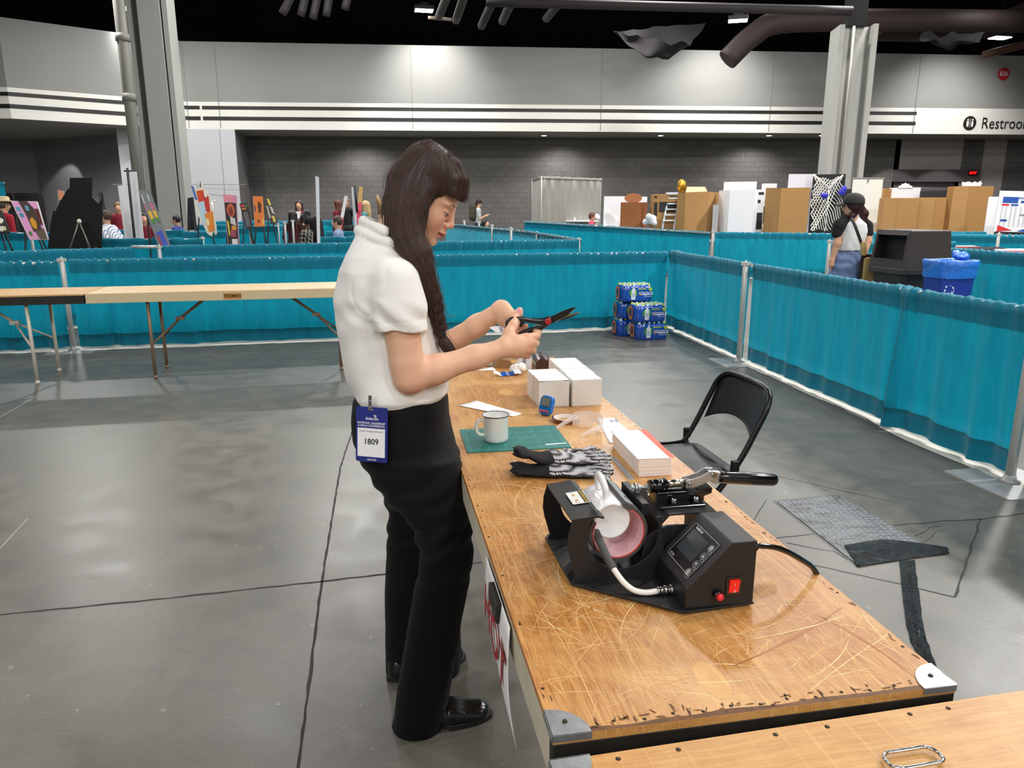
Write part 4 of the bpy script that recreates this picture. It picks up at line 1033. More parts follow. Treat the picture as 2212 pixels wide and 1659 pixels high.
# ================================================================== WATER PACKS
M_wrap = mat('blue_shrink_wrap', '#1546a8', 0.16, coat=0.8, nz=(3, '#1c5cc4', 0.7), bump=(26, 0.35, 0.01))
M_or = mat('orange_handle', '#e07a1e', 0.35); M_wtxt = mat('pack_white', '#eef2f5', 0.4); M_grn = mat('pack_green', '#4f9a3c', 0.4); M_yel = mat('pack_lime', '#b6cf3a', 0.4); M_clear = mat('pack_bottle', '#cfe3ea', 0.2); M_dk = mat('pack_dark', '#3a4656', 0.3)
WP = [None]
def water_pack(label, M):
    if WP[0] is not None: return copy_tree(WP[0], M, None, label)
    t = WP[0] = thing('water_pack', label, 'water', M=M, group='shrink-wrapped water packs')
    w, d, h = 0.385, 0.26, 0.185
    mb = MB(); rings = []
    for z, s in ((0.0, 0.94), (0.01, 0.985), (0.06, 1.0), (0.13, 1.0), (0.155, 0.97), (0.172, 0.90), (0.184, 0.80)):
        ring = []; n = 120
        for k in range(n):
            a = 2 * PI * k / n; c, s_ = math.cos(a), math.sin(a); r = 1 / (abs(c) ** 6 + abs(s_) ** 6) ** (1 / 6)
            x, y = r * c * w / 2, r * s_ * d / 2
            ux = abs(math.sin((x / w + .5) * 6 * PI)) if abs(s_) > abs(c) * d / w else abs(math.sin((y / d + .5) * 4 * PI)); q = 1 - 0.035 * (1 - ux)
            ring.append((x * s * q, y * s * q, z))
        rings.append(ring)
    mb.loft(rings, 0, True); mb.build('wrap', M_wrap, t)
    mb = MB()
    for i in range(6):
        for j in range(4): mb.lathe([(0.024, 0.176), (0.016, 0.189), (0.013, 0.194), (0.013, 0.203), (0.0, 0.204)], 10, (i + j) % 2, T((i - 2.5) * 0.058, (j - 1.5) * 0.056, -0.004))
    mb.build('bottle_caps', [M_clear, M_yel], t)
    F = T(0, -d / 2 - 0.003, 0) @ RX(PI / 2)          # front face (x right, y up)
    mb = MB()
    mb.disc((-0.06, 0.098, 0), 0.052, 20, 1); mb.box((0.07, 0.14, 0), (0.11, 0.014, 0.0006), 2, F) if False else None
    mb2 = MB(); mb2.disc((-0.055, 0.098, 0.0), 0.050, 20, 1, F); mb2.disc((0.15, 0.138, 0.0), 0.021, 16, 2, F); mb2.rect(0.10, 0.010, F, 2, (0.05, 0.139), 0.0004); mb2.disc((0.03, 0.078, 0.0004), 0.012, 12, 3, F)
    bp = [(0.0, 0.165), (0.008, 0.163), (0.010, 0.150), (0.024, 0.128), (0.026, 0.03), (0.020, 0.024)]
    mb2.poly([(-0.055 + x, y, 0.001) for x, y in bp] + [(-0.055 - x, y, 0.001) for x, y in bp[::-1]], 0, F)
    mb2.text('niagara', 0.062, F @ T(0.095, 0.099, 0.001), 0); mb2.rect(0.125, 0.008, F, 0, (0.11, 0.078), 0.0006); mb2.rect(0.09, 0.004, F, 0, (0.12, 0.056), 0.0006)
    mb2.rect(0.034, 0.05, F, 4, (-0.055, 0.075), 0.0014)
    for i in range(26): mb2.disc((rnd.uniform(-0.17, 0.17), 0.165 - abs(rnd.gauss(0, .012)), 0.0004), rnd.uniform(0.002, 0.006), 6, 0, F)
    mb2.build('front_print', [M_wtxt, M_grn, M_yel, M_or, mat('pack_blue_text', '#b8c7e2', .4)], t)
    F = T(-w / 2 - 0.003, 0, 0) @ RZ(-PI / 2) @ RX(PI / 2)
    mb = MB(); n = 20
    outer = [(x * 0.92, y + 0.095) for x, y in rrect(0.135, 0.15, 0.05, 4)]; inner = [(x, y + 0.095) for x, y in [(0.04 * math.cos(2 * PI * k / 20), 0.052 * math.sin(2 * PI * k / 20)) for k in range(20)]]
    mb.add([(x, y, 0) for x, y in outer] + [(x, y, 0) for x, y in inner], [(k, (k + 1) % 20, 20 + (k + 1) % 20, 20 + k) for k in range(20)], 0, False, F); mb.poly([(x, y, -0.001) for x, y in inner], 1, F)
    mb.build('carry_handle', [M_or, M_dk], t)
    return t
wa = R(13); wc = G(1400, 734); wc = V(wc.x + 0.02, wc.y + 0.12, 0)
def wm(dx, dy, z, a=0): return T(wc.x, wc.y, z) @ RZ(wa + a) @ T(dx, dy, 0)
water_pack('blue water pack, front one of the bottom layer', wm(0, 0, 0))
water_pack('blue water pack, rear one of the bottom layer', wm(-0.10, 0.30, 0, 0.02))
water_pack('blue water pack, front one of the middle layer', wm(-0.02, 0.02, 0.2, 0.01))
water_pack('blue water pack, rear one of the middle layer', wm(-0.10, 0.31, 0.2, -0.02))
water_pack('blue water pack topmost on the stack', wm(-0.09, 0.26, 0.4, -0.01))
# ================================================================== THINGS ON THE WORK TABLE  (tl / TM : table-local frame)
def on(x, y, rz=0.0, z=0.0): return TM @ T(x, y, TZ + z) @ RZ(rz)
M_paper = mat('white_paper', '#f0f0f2', 0.65); M_card = mat('white_card', '#f0eeea', 0.6, nz=(9, '#e0ddd6', 0.5)); M_slit = mat('box_slit', '#54504a', 0.8)
M_enam = mat('white_enamel', '#eef0ee', 0.12, coat=0.6); M_rimst = mat('steel_rim', '#5d5550', 0.2, 0.9)
# white mug boxes
bx = [None]
def mug_box(label, x, y, rz=0.0, flip=False):
    M = on(x, y, rz + (PI if flip else 0))
    if bx[0]: return copy_tree(bx[0], M, None, label)
    t = bx[0] = thing('mug_box', label, 'box', M=M, group='white mug boxes'); w, d, h = 0.107, 0.093, 0.0925
    MB().box((0, 0, h / 2 - 0.0006), (w, d, h - 0.001)).build('carton', M_card, t, bevel=0.001)
    mb = MB(); mb.box((0.0, -0.0005, h + 0.0002), (w - 0.002, d - 0.0015, 0.0012)); mb.build('lid', mat('box_lid', '#f3f3f4', 0.55), t)
    for sx in (-1, 1): mb = MB(); mb.box((sx * (w / 2 - 0.010), -d / 2 + 0.0002, h - 0.0010), (0.018, 0.0016, 0.0016)); mb.build('tuck_slot', M_slit, t)
    return t
mug_box('white mug box at the front of the left row, behind the blue timer', 0.388, 1.650)
mug_box('white mug box at the back of the left row, next to the brown case', 0.386, 1.746, 0.01)
mug_box('nearest white mug box of the right row, plain front and no slots', 0.503, 1.643, 0.02, True)
mug_box('second white mug box from the front of the right row', 0.507, 1.740, 0.01)
mug_box('third white mug box from the front of the right row', 0.508, 1.838, 0.0)
mug_box('last white mug box at the back of the right row', 0.510, 1.935, -0.01)
# enamel mug
t = thing('enamel_mug', 'white enamel mug with dark rim standing on the green cutting mat', 'mug', M=on(0.128, 1.253, 0, 0.003))
mb = MB(); mb.lathe([(0.0, 0.0), (0.032, 0.0), (0.0352, 0.004), (0.0365, 0.012), (0.0368, 0.074), (0.0385, 0.0785), (0.0400, 0.079)], 48, caps=False); mb.lathe([(0.0400, 0.079), (0.0372, 0.0775), (0.0355, 0.072), (0.0352, 0.01), (0.030, 0.003), (0.0, 0.003)], 48, caps=False)
mb.build('mug_body', M_enam, t)
mb = MB(); mb.tube([(0.0393 * math.cos(2 * PI * k / 48), 0.0393 * math.sin(2 * PI * k / 48), 0.0788) for k in range(48)], 0.0013, 8, 0, False, True); mb.build('rim', M_rimst, t, label='dark steel rim')
mb = MB(); mb.tube(smooth_path([(-0.035, 0.0, 0.062), (-0.043, 0, 0.0655), (-0.055, 0, 0.062), (-0.0595, 0, 0.048), (-0.058, 0, 0.034), (-0.050, 0, 0.023), (-0.036, 0, 0.020)], 6), 0.0044, 10, 0, True, False, RZ(0.12), 1.25); mb.build('handle', M_enam, t)
# cutting mat
t = thing('cutting_mat', 'green cutting mat with pale grid lines under the enamel mug', 'mat', M=on(0.1835, 1.268, -0.018))
M_green = mat('mat_green', '#17706a', 0.5, nz=(20, '#1d7a72', 0.5), bump=(300, 0.15, 0.001)); M_gl = mat('mat_line', '#6fb7ae', 0.6); M_gl2 = mat('mat_line_dim', '#3f938a', 0.6)
w, d = 0.300, 0.226
mb = MB(); mb.prism(rrect(w, d, 0.006), 0.0, 0.0028); mb.build('mat_sheet', M_green, t)
mb = MB(); z = 0.0031
for i in range(28): mb.box((-0.135 + i * 0.01, -0.004, z), (0.0005 if i % 5 else 0.0008, 0.19, 0.0002), 0 if i % 5 == 0 else 1)
for i in range(20): mb.box((0.0, -0.099 + i * 0.01, z), (0.27, 0.0005 if i % 5 else 0.0008, 0.0002), 0 if i % 5 == 0 else 1)
for a, x, y, ln in ((R(45), 0.05, 0.0, 0.22), (R(60), 0.03, 0.0, 0.2), (R(-40), 0.05, 0.0, 0.2)): mb.box((0, 0, z), (ln, 0.0007, 0.0002), 0, T(x, y, 0) @ RZ(a))
for i in range(4):
    for j in range(2): mb.box((-0.125 + i * 0.016, 0.100 - j * 0.008, z + 0.0002), (0.010, 0.004, 0.0002), 0)
for i, wd in enumerate((0.05, 0.06)): mb.box((0.085, -0.088 - i * 0.007, z + 0.0002), (wd, 0.002, 0.0002), 0)
mb.build('grid_print', [M_gl, M_gl2], t)
mb = MB(); mb.box((0, 0, 0.0004), (0.062, 0.008, 0.0006)); tag(mb.build('paper_scrap', M_paper, None, origin=None), 'narrow white paper scrap lying on the right end of the cutting mat', 'paper')
o = bpy.data.objects['paper_scrap']; Mx = on(0.293, 1.187, 0.03, 0.0033); o.location, o.rotation_euler = Mx.to_translation(), Mx.to_euler(); MW[o.name] = Mx
# paper strip
t_ = [(0.0637, 1.674), (0.134, 1.7258), (0.2612, 1.5286), (0.2247, 1.5008)]
cx, cy = sum(p[0] for p in t_) / 4, sum(p[1] for p in t_) / 4
def flat(name, label, cat, pts, z, m, curl=0.0, n=8):
    cx, cy = sum(p[0] for p in pts) / 4, sum(p[1] for p in pts) / 4; t = thing(name, label, cat, M=on(cx, cy, 0, z)); q = [V(p[0] - cx, p[1] - cy, 0) for p in pts]; g = []
    for i in range(n + 1):
        u = i / n; row = []
        for j in range(n + 1):
            v = j / n; p = q[0].lerp(q[1], u).lerp(q[3].lerp(q[2], u), v); p.z += 0.0005 + curl * (u - 0.5) ** 2 + curl * 0.5 * (v - 0.5) ** 2 * u; row.append(p)
        g.append(row)
    mb = MB(); mb.sheet(g); mb.build('sheet', m, t, solid=0.0003); return t, q
flat('paper_strip', 'long blank white paper strip lying behind the enamel mug', 'paper', t_, 0.0, M_paper, 0.006)
# kitchen-type timer
M_tb = mat('timer_blue', '#1478d4', 0.25, coat=0.5); M_tred = mat('timer_red', '#e0566a', 0.35); M_lcd = mat('lcd_grey', '#7d8580', 0.3)
t = thing('digital_timer', 'bright blue digital timer propped on its stand in front of the white boxes', 'timer', M=on(0.332, 1.502, R(-52)))
Tm = RX(R(72)) @ T(0, 0.034, 0)      # face normal = local z ; y up the face
mb = MB(); pl = rrect(0.052, 0.066, 0.017, 6); mb.loft([[(x * s, y * s, z) for x, y in pl] for z, s in ((-0.009, 0.86), (-0.007, 0.97), (-0.003, 1.0), (0.003, 1.0), (0.007, 0.97), (0.009, 0.88))], 0, True, True, True, Tm); mb.build('case', M_tb, t)
mb = MB(); mb.prism(rrect(0.036, 0.030, 0.003), 0.0088, 0.0098, 0, Tm @ T(0, 0.010, 0)); mb.build('display', M_lcd, t)
for k in (-1, 0, 1): mb = MB(); mb.lathe([(0.0052, 0.0088), (0.0050, 0.0108), (0.0, 0.0113)], 14, 0, Tm @ T(k * 0.0135, -0.020, 0)); mb.build('button', M_tred, t)
mb = MB(); mb.box((0, 0.020, 0.012), (0.022, 0.003, 0.030), 0, RX(R(38))); mb.build('prop_stand', mat('timer_stand', '#1d2a44', 0.4), t)
mb = MB()
for k in range(18): mb.disc((rnd.uniform(-0.02, 0.02), rnd.uniform(0.015, 0.031), -0.0092), 0.0012, 6, 0, Tm)
mb.build('speckles', M_paper, t)
# heat tape roll
t = thing('tape_roll', 'roll of amber heat tape on a white core, beside the blue timer', 'tape', M=on(0.384, 1.424))
mb = MB(); n = 40
def ringsolid(mb, r0, r1, z0, z1, mi): mb.loft([[(r * math.cos(2 * PI * j / n), r * math.sin(2 * PI * j / n), z) for j in range(n)] for r, z in ((r0, z0), (r1, z0), (r1, z1), (r0, z1))], mi, False, True, False, None, True)
ringsolid(mb, 0.0395, 0.0455, 0.0, 0.013, 0); mb.build('tape_wind', mat('amber_tape', '#5c2a12', 0.12, coat=0.6, nz=(12, '#8a4a1c', 0.5)), t)
mb = MB(); ringsolid(mb, 0.0362, 0.0394, 0.0, 0.0134, 0); mb.build('core', M_paper, t)
# safety glasses
M_gl_ = mat('clear_plastic', '#fbf6f6', 0.06, alpha=0.36, spec=0.9)
t = thing('safety_glasses', 'clear plastic safety glasses lying folded beside the tape roll', 'glasses', M=on(0.452, 1.325, R(-58), 0.001))
mb = MB(); g = []
for i in range(25):
    u = -1 + i / 12; row = []; y = 0.040 * (1 - u * u) ** 0.5 if abs(u) < 1 else 0
    for j in range(9):
        v = j / 8; nose = max(0, 1 - (u / 0.16) ** 2) * 0.022
        row.append((u * 0.062, -0.036 * abs(u) ** 2.6, 0.004 + nose * (1 - v) + (0.044 - nose * 0) * v - 0.010 * abs(u) ** 4 * v))
    g.append(row)
mb.sheet(g); mb.build('lens', M_gl_, t, solid=0.002)
for s in (-1, 1):
    mb = MB(); g = []
    for i in range(14):
        u = i / 13; g.append([(s * (0.062 - 0.01 * u), -0.034 - 0.085 * u, 0.030 - 0.016 * u - 0.011 * (1 - u * 0.6)), (s * (0.062 - 0.01 * u), -0.034 - 0.085 * u, 0.030 - 0.016 * u + 0.009 * (1 - u * 0.5))])
    mb.sheet(g); mb.build('temple_arm', M_gl_, t, solid=0.002)
mb = MB(); mb.tube(smooth_path([(-0.062, -0.034, 0.044), (-0.035, -0.006, 0.049), (0, 0.001, 0.050), (0.035, -0.006, 0.049), (0.062, -0.034, 0.044)], 5), 0.0016, 6); mb.build('brow_bar', M_gl_, t)
mb = MB(); mb.tube(smooth_path([(-0.020, 0.001, 0.006), (-0.012, 0.001, 0.020), (0, 0.001, 0.026), (0.012, 0.001, 0.020), (0.020, 0.001, 0.006)], 5), 0.0018, 6); mb.build('nose_bridge', M_gl_, t)
# printed sheet
ts, q = flat('instruction_sheet', 'white printed sheet with small blue heading, partly under the paper stack', 'paper', [(0.490, 1.4375), (0.547, 1.4304), (0.548, 1.20), (0.450, 1.17)], 0.0, M_paper, 0.004)
M_ink = mat('print_blue', '#6f7fb4', 0.6); mb = MB()
F = T(0.0, 0.0, 0.0035) @ RZ(R(-96))
for k, s in enumerate(('Skills', 'USA')): mb.text(s, 0.016, F @ T(-0.085, 0.026 - 0.0 - k * 0.016, 0.0), 0, True)
for k in range(6): mb.box((-0.03 + k * 0.012, 0.0, 0.0), (0.0012, 0.05, 0.0001), 1, F)
mb.build('print', [M_ink, mat('print_grey', '#b9bac2', 0.6)], ts)
# stack of paper reams with a red-backed sheet
t = thing('paper_stack', 'thick stack of white paper packs beside the ruler', 'paper', M=on(0.4885, 1.020, R(-2.5)))
mb = MB(); z = 0.0
for k in range(9):
    h = 0.0050; dx, dy = rnd.uniform(-0.0018, 0.0018), rnd.uniform(-0.002, 0.002)
    mb.box((dx, dy, z + h / 2), (0.086, 0.250, h - 0.0006), 0); mb.box((dx, dy, z + h - 0.0002), (0.084, 0.248, 0.0006), 1); z += h
mb.build('packs', [mat('ream_edge', '#efe6e0', 0.7, nz=(3, '#e5dad2', 0.5, (1, 1, 200))), mat('ream_gap', '#b9a79d', 0.8)], t)
SZ = z
t = thing('red_sheet', 'orange-red backed sheet showing along the right side of the paper stack', 'paper', M=on(0.4965, 1.022, R(-3.2), SZ))
MB().box((0.003, 0.0, 0.0004), (0.086, 0.246, 0.0005)).build('sheet', mat('red_backing', '#e2502f', 0.5), t)
t = thing('top_sheet', 'blank white sheet lying on top of the paper stack', 'paper', M=on(0.4815, 1.018, R(-2.0), SZ + 0.0008))
mb = MB(); g = [[(-0.043 + 0.086 * i / 8, -0.126 + 0.252 * j / 12, 0.0004 + 0.003 * max(0, (0.25 - j / 12)) * (1 - i / 8)) for j in range(13)] for i in range(9)]; mb.sheet(g); mb.build('sheet', M_paper, t, solid=0.0003)
# knife and ruler
t = thing('weeding_knife', 'white plastic craft knife lying between glove and ruler', 'knife', M=on(0.390, 1.045, R(90.5)))
mb = MB(); mb.tube([(-0.085, 0, 0.005), (-0.05, 0, 0.0048), (-0.005, 0, 0.005), (0.03, 0, 0.0045), (0.065, 0, 0.0038), (0.084, 0, 0.002)], [0.0065, 0.0052, 0.0058, 0.0042, 0.0052, 0.003], 12, 0, True, False, None, 0.6); mb.build('handle', mat('knife_white', '#f1ece8', 0.3), t)
mb = MB(); mb.prism([(0.080, -0.002), (0.096, 0.0), (0.080, 0.002)], 0.001, 0.0018); mb.build('blade', M_chrome, t)
t = thing('steel_ruler', 'short steel ruler lying beside the paper stack', 'ruler', M=on(0.4175, 0.965, R(88)))
mb = MB(); mb.prism(rrect(0.178, 0.016, 0.004), 0.0, 0.0011); mb.build('bar', mat('ruler_steel', '#b4b5b5', 0.35, 0.35), t)
mb = MB()
for k in range(61): mb.box((-0.078 + k * 0.0026, 0.0075 - (0.0035 if k % 5 == 0 else 0.002) / 2, 0.00115), (0.0005, 0.0035 if k % 5 == 0 else 0.002, 0.0002))
for k in range(6): mb.box((-0.066 + k * 0.026, -0.001, 0.00115), (0.003, 0.003, 0.0002))
mb.disc((0.082, 0, 0.0012), 0.0022, 12); mb.build('scale_marks', mat('ruler_ink', '#4a3b38', 0.5), t)
# work gloves (knitted black, white rubber dots)
def m_dots():
    m = bpy.data.materials.new('dotted_glove'); m.use_nodes = True; t = NT(m); b = t.n['Principled BSDF']
    vo = t.new('ShaderNodeTexVoronoi'); t.link(t.coord((1, 1, 0.4), (0, 0, 0.25)), vo.inputs['Vector']); vo.inputs['Scale'].default_value = 300; vo.inputs['Randomness'].default_value = 0.05
    d = t.ramp(vo.outputs['Distance'], [(0.40, 1.0), (0.47, 0.0)])
    t.link(t.mix(d, '#161517', '#e9e7ea'), b.inputs['Base Color']); b.inputs['Roughness'].default_value = 0.7
    t.link(t.bump(d, 0.6, 0.001), b.inputs['Normal']); MATS['dots'] = m; return m
m_dots(); M_knit = mat('black_knit', '#121113', 0.9, bump=(260, 0.6, 0.002, (1, 6, 1)))
def glove(label, M, dots_up, curl, seed):
    t = thing('work_glove', label, 'glove', M=M, group='black work gloves'); k = SDF(0.012)
    k.cap((-0.112, 0, 0.013), (-0.035, 0, 0.012), 0.041, 0.037, flat=((0, 0, 1), 0.36)); k.cap((-0.035, 0.0, 0.011), (0.03, 0.0, 0.011), 0.042, 0.047, flat=((0, 0, 1), 0.26)); k.cap((-0.185, 0, 0.014), (-0.135, 0, 0.013), 0.034, 0.026, 0.006, True, ((0, 0, 1), 0.22))
    rr = random.Random(seed)
    for i, (y, ln) in enumerate(((-0.033, 0.055), (-0.012, 0.072), (0.011, 0.068), (0.033, 0.052))):
        a = (0.04, y, 0.011); b = (0.04 + ln * 0.55, y * 1.25 + rr.uniform(-.004, .004), 0.012 + curl * 0.012); c = (0.04 + ln, y * 1.45 + rr.uniform(-.006, .006), 0.009 + rr.uniform(0, .008)); k.chain([a, b, c], [0.0105, 0.0098, 0.009], 0.003)
    k.chain([(-0.005, 0.030, 0.012), (0.03, 0.062, 0.011), (0.055, 0.070, 0.009)], [0.012, 0.0105, 0.009])
    k.disp = lambda X: 0.0030 * np.sin(X[:, 0] * 110 + 70 * X[:, 1] + seed) * np.cos(X[:, 1] * 75 - X[:, 0] * 30) + np.where(X[:, 0] < -0.05, 0.0007 * np.sin(X[:, 1] * 620), 0)
    k.cut = [lambda X: 0.0012 - X[:, 2]]
    Vv, Q = k.mesh(0.0026); Vv = relax(Vv, Q, 1)
    up_ = np.clip((-0.05 - Vv[:, 0]) / .06, 0, 1); Vv[:, 2] += up_ ** 2 * (0.020 if seed == 3 else 0.004) + 0.006 * np.sin(Vv[:, 0] * 45 + seed) * (Vv[:, 2] > .014)
    fc = Vv[Q].mean(1); mi = ((fc[:, 0] > -0.045) & (fc[:, 2] > 0.011)).astype(int) if dots_up else np.zeros(len(fc), int)
    np_mesh('shell', Vv, Q, [M_knit, MATS['dots']], t, False, mi=mi)
    return t
glove('black knitted glove with white dotted palm up, upper one of the pair', on(0.272, 0.988, R(4), 0.017) @ RY(R(3)), True, 0.6, 3)
glove('black knitted glove underneath, cuff toward the table edge', on(0.262, 0.945, R(-10), 0.0), True, 0.2, 9)
# far end clutter
t = thing('glasses_case', 'dark brown leather glasses case behind the white boxes', 'case', M=on(0.498, 2.29, R(-6)))
prof = [(-0.032, 0.0), (0.032, 0.0), (0.035, 0.012), (0.033, 0.032), (0.022, 0.043), (0.0, 0.047), (-0.022, 0.043), (-0.033, 0.032), (-0.035, 0.012)]
mb = MB(); mb.loft([[(x * s, y, z * s) for x, z in prof] for y, s in ((-0.080, 0.9), (-0.078, 0.98), (-0.07, 1.0), (0.07, 1.0), (0.078, 0.98), (0.080, 0.9))], 0); mb.build('case_body', mat('brown_leather', '#3a211c', 0.3, coat=0.3, bump=(160, 0.3, 0.001)), t)
mb = MB(); mb.box((0, -0.0, 0.0335), (0.0675, 0.15, 0.0008)); mb.build('seam', mat('case_seam', '#1b0f0c', 0.6), t)
t = thing('packing_tray', 'open brown kraft tray folded like a small tent at the far end', 'packaging', M=on(0.335, 2.30, R(4)))
mb = MB(); mb.sheet([[(-0.055, -0.03, 0.0), (-0.045, 0.05, 0.0)], [(-0.025, -0.028, 0.040), (-0.018, 0.05, 0.040)], [(0.065, -0.02, 0.028), (0.06, 0.05, 0.030)], [(0.085, -0.06, 0.001), (0.085, 0.04, 0.001)]], 0, False); mb.sheet([[(-0.055, -0.03, 0.0), (0.03, -0.035, 0.0)], [(-0.025, -0.028, 0.040), (0.02, -0.03, 0.030)]], 0, False); mb.build('card', mat('kraft_card', '#8d6538', 0.6), t, solid=0.0015)
t = thing('folded_leaflet', 'small white folded leaflet standing behind the crumpled tissue', 'leaflet', M=on(0.415, 2.22, R(10)))
mb = MB(); mb.sheet([[(-0.03, 0.05, 0.0), (-0.012, 0.05, 0.062)], [(0.012, -0.03, 0.0), (0.018, -0.02, 0.058)], [(0.02, 0.05, 0.0), (0.022, 0.05, 0.05)]], 0, False); mb.build('sheet', M_paper, t, solid=0.0004)
mb = MB(); F = frame((-0.004, 0.012, 0.034), (0.25, -0.6, 0.0), (0.1, 0, 1)); [mb.rect(0.022 - 0.004 * (k % 2), 0.0035, F, 0, (0, 0.012 - 0.007 * k), 0.0012) for k in range(4)]; mb.build('print', mat('leaflet_ink', '#55586a', 0.6), t)
t = thing('crumpled_tissue', 'crumpled white tissue at the far end of the table', 'tissue', M=on(0.366, 2.165))
k = SDF(0.012); rr = random.Random(4)
for i in range(16): k.ell((rr.uniform(-.022, .022), rr.uniform(-.018, .018), rr.uniform(0.008, 0.034)), (rr.uniform(.008, .018), rr.uniform(.004, .012), rr.uniform(.006, .012)))
k.disp = lambda X: 0.003 * np.sin(X[:, 0] * 260 + 3 * np.sin(X[:, 1] * 180)) * np.cos(X[:, 2] * 210); k.cut = [lambda X: 0.0005 - X[:, 2]]
Vv, Q = k.mesh(0.0028); np_mesh('wad', Vv, Q, mat('tissue_white', '#f3f1ec', 0.8), t, False)
t = thing('foil_sachet', 'torn white sachet with a blue printed panel at the far end', 'wrapper', M=on(0.315, 2.118, R(8)))
mb = MB(); g = [[(-0.058 + 0.116 * i / 16, (-0.016 + 0.032 * j / 5) * (0.35 + 0.65 * min(1, i / 5)), 0.002 + 0.010 * abs(i / 8 - 1) ** 1.5 + 0.010 * (j / 5) + 0.003 * math.sin(i * 1.1)) for j in range(6)] for i in range(17)]
mb.sheet(g, 0, True, None, lambda i, j: 1 if 4 <= i <= 11 else 0); mb.build('pouch', [mat('sachet_white', '#eef0f2', 0.3), mat('sachet_blue', '#2b63c8', 0.3, nz=(60, '#0e1530', 0.9))], t)
flat('order_slip', 'white slip with a grey photo panel lying at the far left of the table', 'paper', [(0.20, 2.235), (0.31, 2.315), (0.285, 2.255), (0.285, 2.225)], 0.0, M_paper, 0.002)
t = thing('work_note', 'small grey printed swatch beside the kraft tray', 'paper', M=on(0.262, 2.325)); mb = MB(); mb.box((0, 0, 0.0035), (0.045, 0.03, 0.0008)); mb.build('swatch', mat('swatch_grey', '#5e6368', 0.3, nz=(40, '#a8b2ba', 0.7)), t)
t = thing('cotton_bud', 'short white cotton bud lying beside the glove cuffs', 'bud', M=on(0.150, 1.045, R(110)))
mb = MB(); mb.tube([(-0.028, 0, 0.003), (0.0, 0, 0.003)], 0.0013, 8); mb.build('stick', M_paper, t); mb = MB(); mb.ball((0.004, 0, 0.004), (0.010, 0.004, 0.004), 10); mb.build('tip', mat('cotton', '#f5f2ee', 0.9), t)
# ================================================================== MUG HEAT PRESS
PM = TM @ T(0, 0, TZ)
M_pk = mat('powder_black', '#1b1b1d', 0.48, bump=(420, 0.25, 0.0006), spec=0.45); M_pk2 = mat('gloss_black', '#0c0c0f', 0.16, coat=0.5)
M_rub = mat('grey_rubber', '#4b4a49', 0.6); M_sil = mat('pink_silicone', '#eebfc6', 0.42); M_redl = mat('red_liner', '#d9534a', 0.5)
press = thing('heat_press', 'black mug heat press with angled control box and long black lever', 'press', M=PM @ T(0.27, 0.42, 0))
t = press
def pb(mb, name, m, bevel=None, parent=None, **kw):       # geometry given in table-local press coordinates
    s = MB(); s.v = [tuple(V(*p) - V(0.27, 0.42, 0)) for p in mb.v]; s.f, s.m, s.sm = mb.f, mb.m, mb.sm
    return s.build(name, m, parent or press, bevel=bevel, **kw)
# base plate
mb = MB(); mb.prism([(0.285, 0.2445), (0.4155, 0.2535), (0.417, 0.40), (0.417, 0.585), (0.128, 0.585), (0.119, 0.568), (0.123, 0.374)], 0.004, 0.0085); pb(mb, 'base_plate', M_pk, 0.0012)
for x, y in ((0.295, 0.265), (0.40, 0.272), (0.14, 0.40), (0.14, 0.56), (0.40, 0.57)): mb = MB(); mb.lathe([(0.008, 0), (0.008, 0.0045)], 12, 0, T(x, y, 0)); pb(mb, 'foot', M_rub)
# side plates: C-shaped outline in the x-z plane, open at the top
def plate(y, name, off=(0, 0)):
    cx, cz, ri = 0.2195, 0.0945, 0.0675
    out = [(0.124, 0.006), (0.131, 0.022), (0.1195, 0.062), (0.116, 0.082), (0.1175, 0.104), (0.1245, 0.130), (0.171, 0.1325), (0.181, 0.1295)]
    inner = [(cx + ri * math.cos(a), cz + ri * math.sin(a)) for a in [R(148) + (R(385) - R(148)) * k / 26 for k in range(27)]]
    rest = [(0.290, 0.124), (0.298, 0.06), (0.298, 0.006)]
    pl = [(x + off[0], z + off[1]) for x, z in out + inner + rest]
    # triangulate as strip: polygon is simple, extrude along y
    mb = MB(); mb.prism(pl, 0, 0.0035, 0, Matrix(((1, 0, 0, 0), (0, 0, -1, y), (0, 1, 0, 0), (0, 0, 0, 1)))); pb(mb, name, M_pk, 0.0007)
plate(0.379, 'front_plate'); plate(0.566, 'rear_plate', (-0.003, -0.004))
mb = MB(); mb.sheet([[(0.1225, 0.3755, 0.1285), (0.1205, 0.566, 0.1245)], [(0.172, 0.3755, 0.1325), (0.170, 0.566, 0.1295)], [(0.182, 0.3755, 0.129), (0.180, 0.566, 0.126)]], 0, False); pb(mb, 'top_bridge', M_pk, None, solid=0.0035)
# caution sticker
F = frame((0.1600, 0.462, 0.1345), (0.02, 0.9, 0.0), (-1, 0.05, 0)); F = frame((0.1585, 0.466, 0.1340), (0.0, -1, 0), (1, 0, 0.09))
mb = MB(); mb.prism(rrect(0.058, 0.034, 0.002), 0.0, 0.0005, 0, F); 
sk = pb(mb, 'caution_sticker', mat('sticker_white', '#ece9e2', 0.4))
mb = MB(); mb.rect(0.056, 0.0095, F, 0, (0, 0.0105), 0.0007); mb.text('CAUTION', 0.0072, F @ T(-0.0135, 0.0105, 0.0009), 1, True, 0.85); mb.text('CAUTION', 0.0072, F @ T(0.0140, 0.0105, 0.0009), 1, True, 0.85)
for k in (-1, 1):
    mb.prism([(k * 0.012 - 0.004, -0.006), (k * 0.012, -0.010), (k * 0.012 + 0.004, -0.006), (k * 0.012, -0.002)], 0.0006, 0.0008, 2, F)
    for j in range(2): mb.rect(0.008, 0.0012, F, 3, (k * 0.022, -0.004 - j * 0.005), 0.0007)
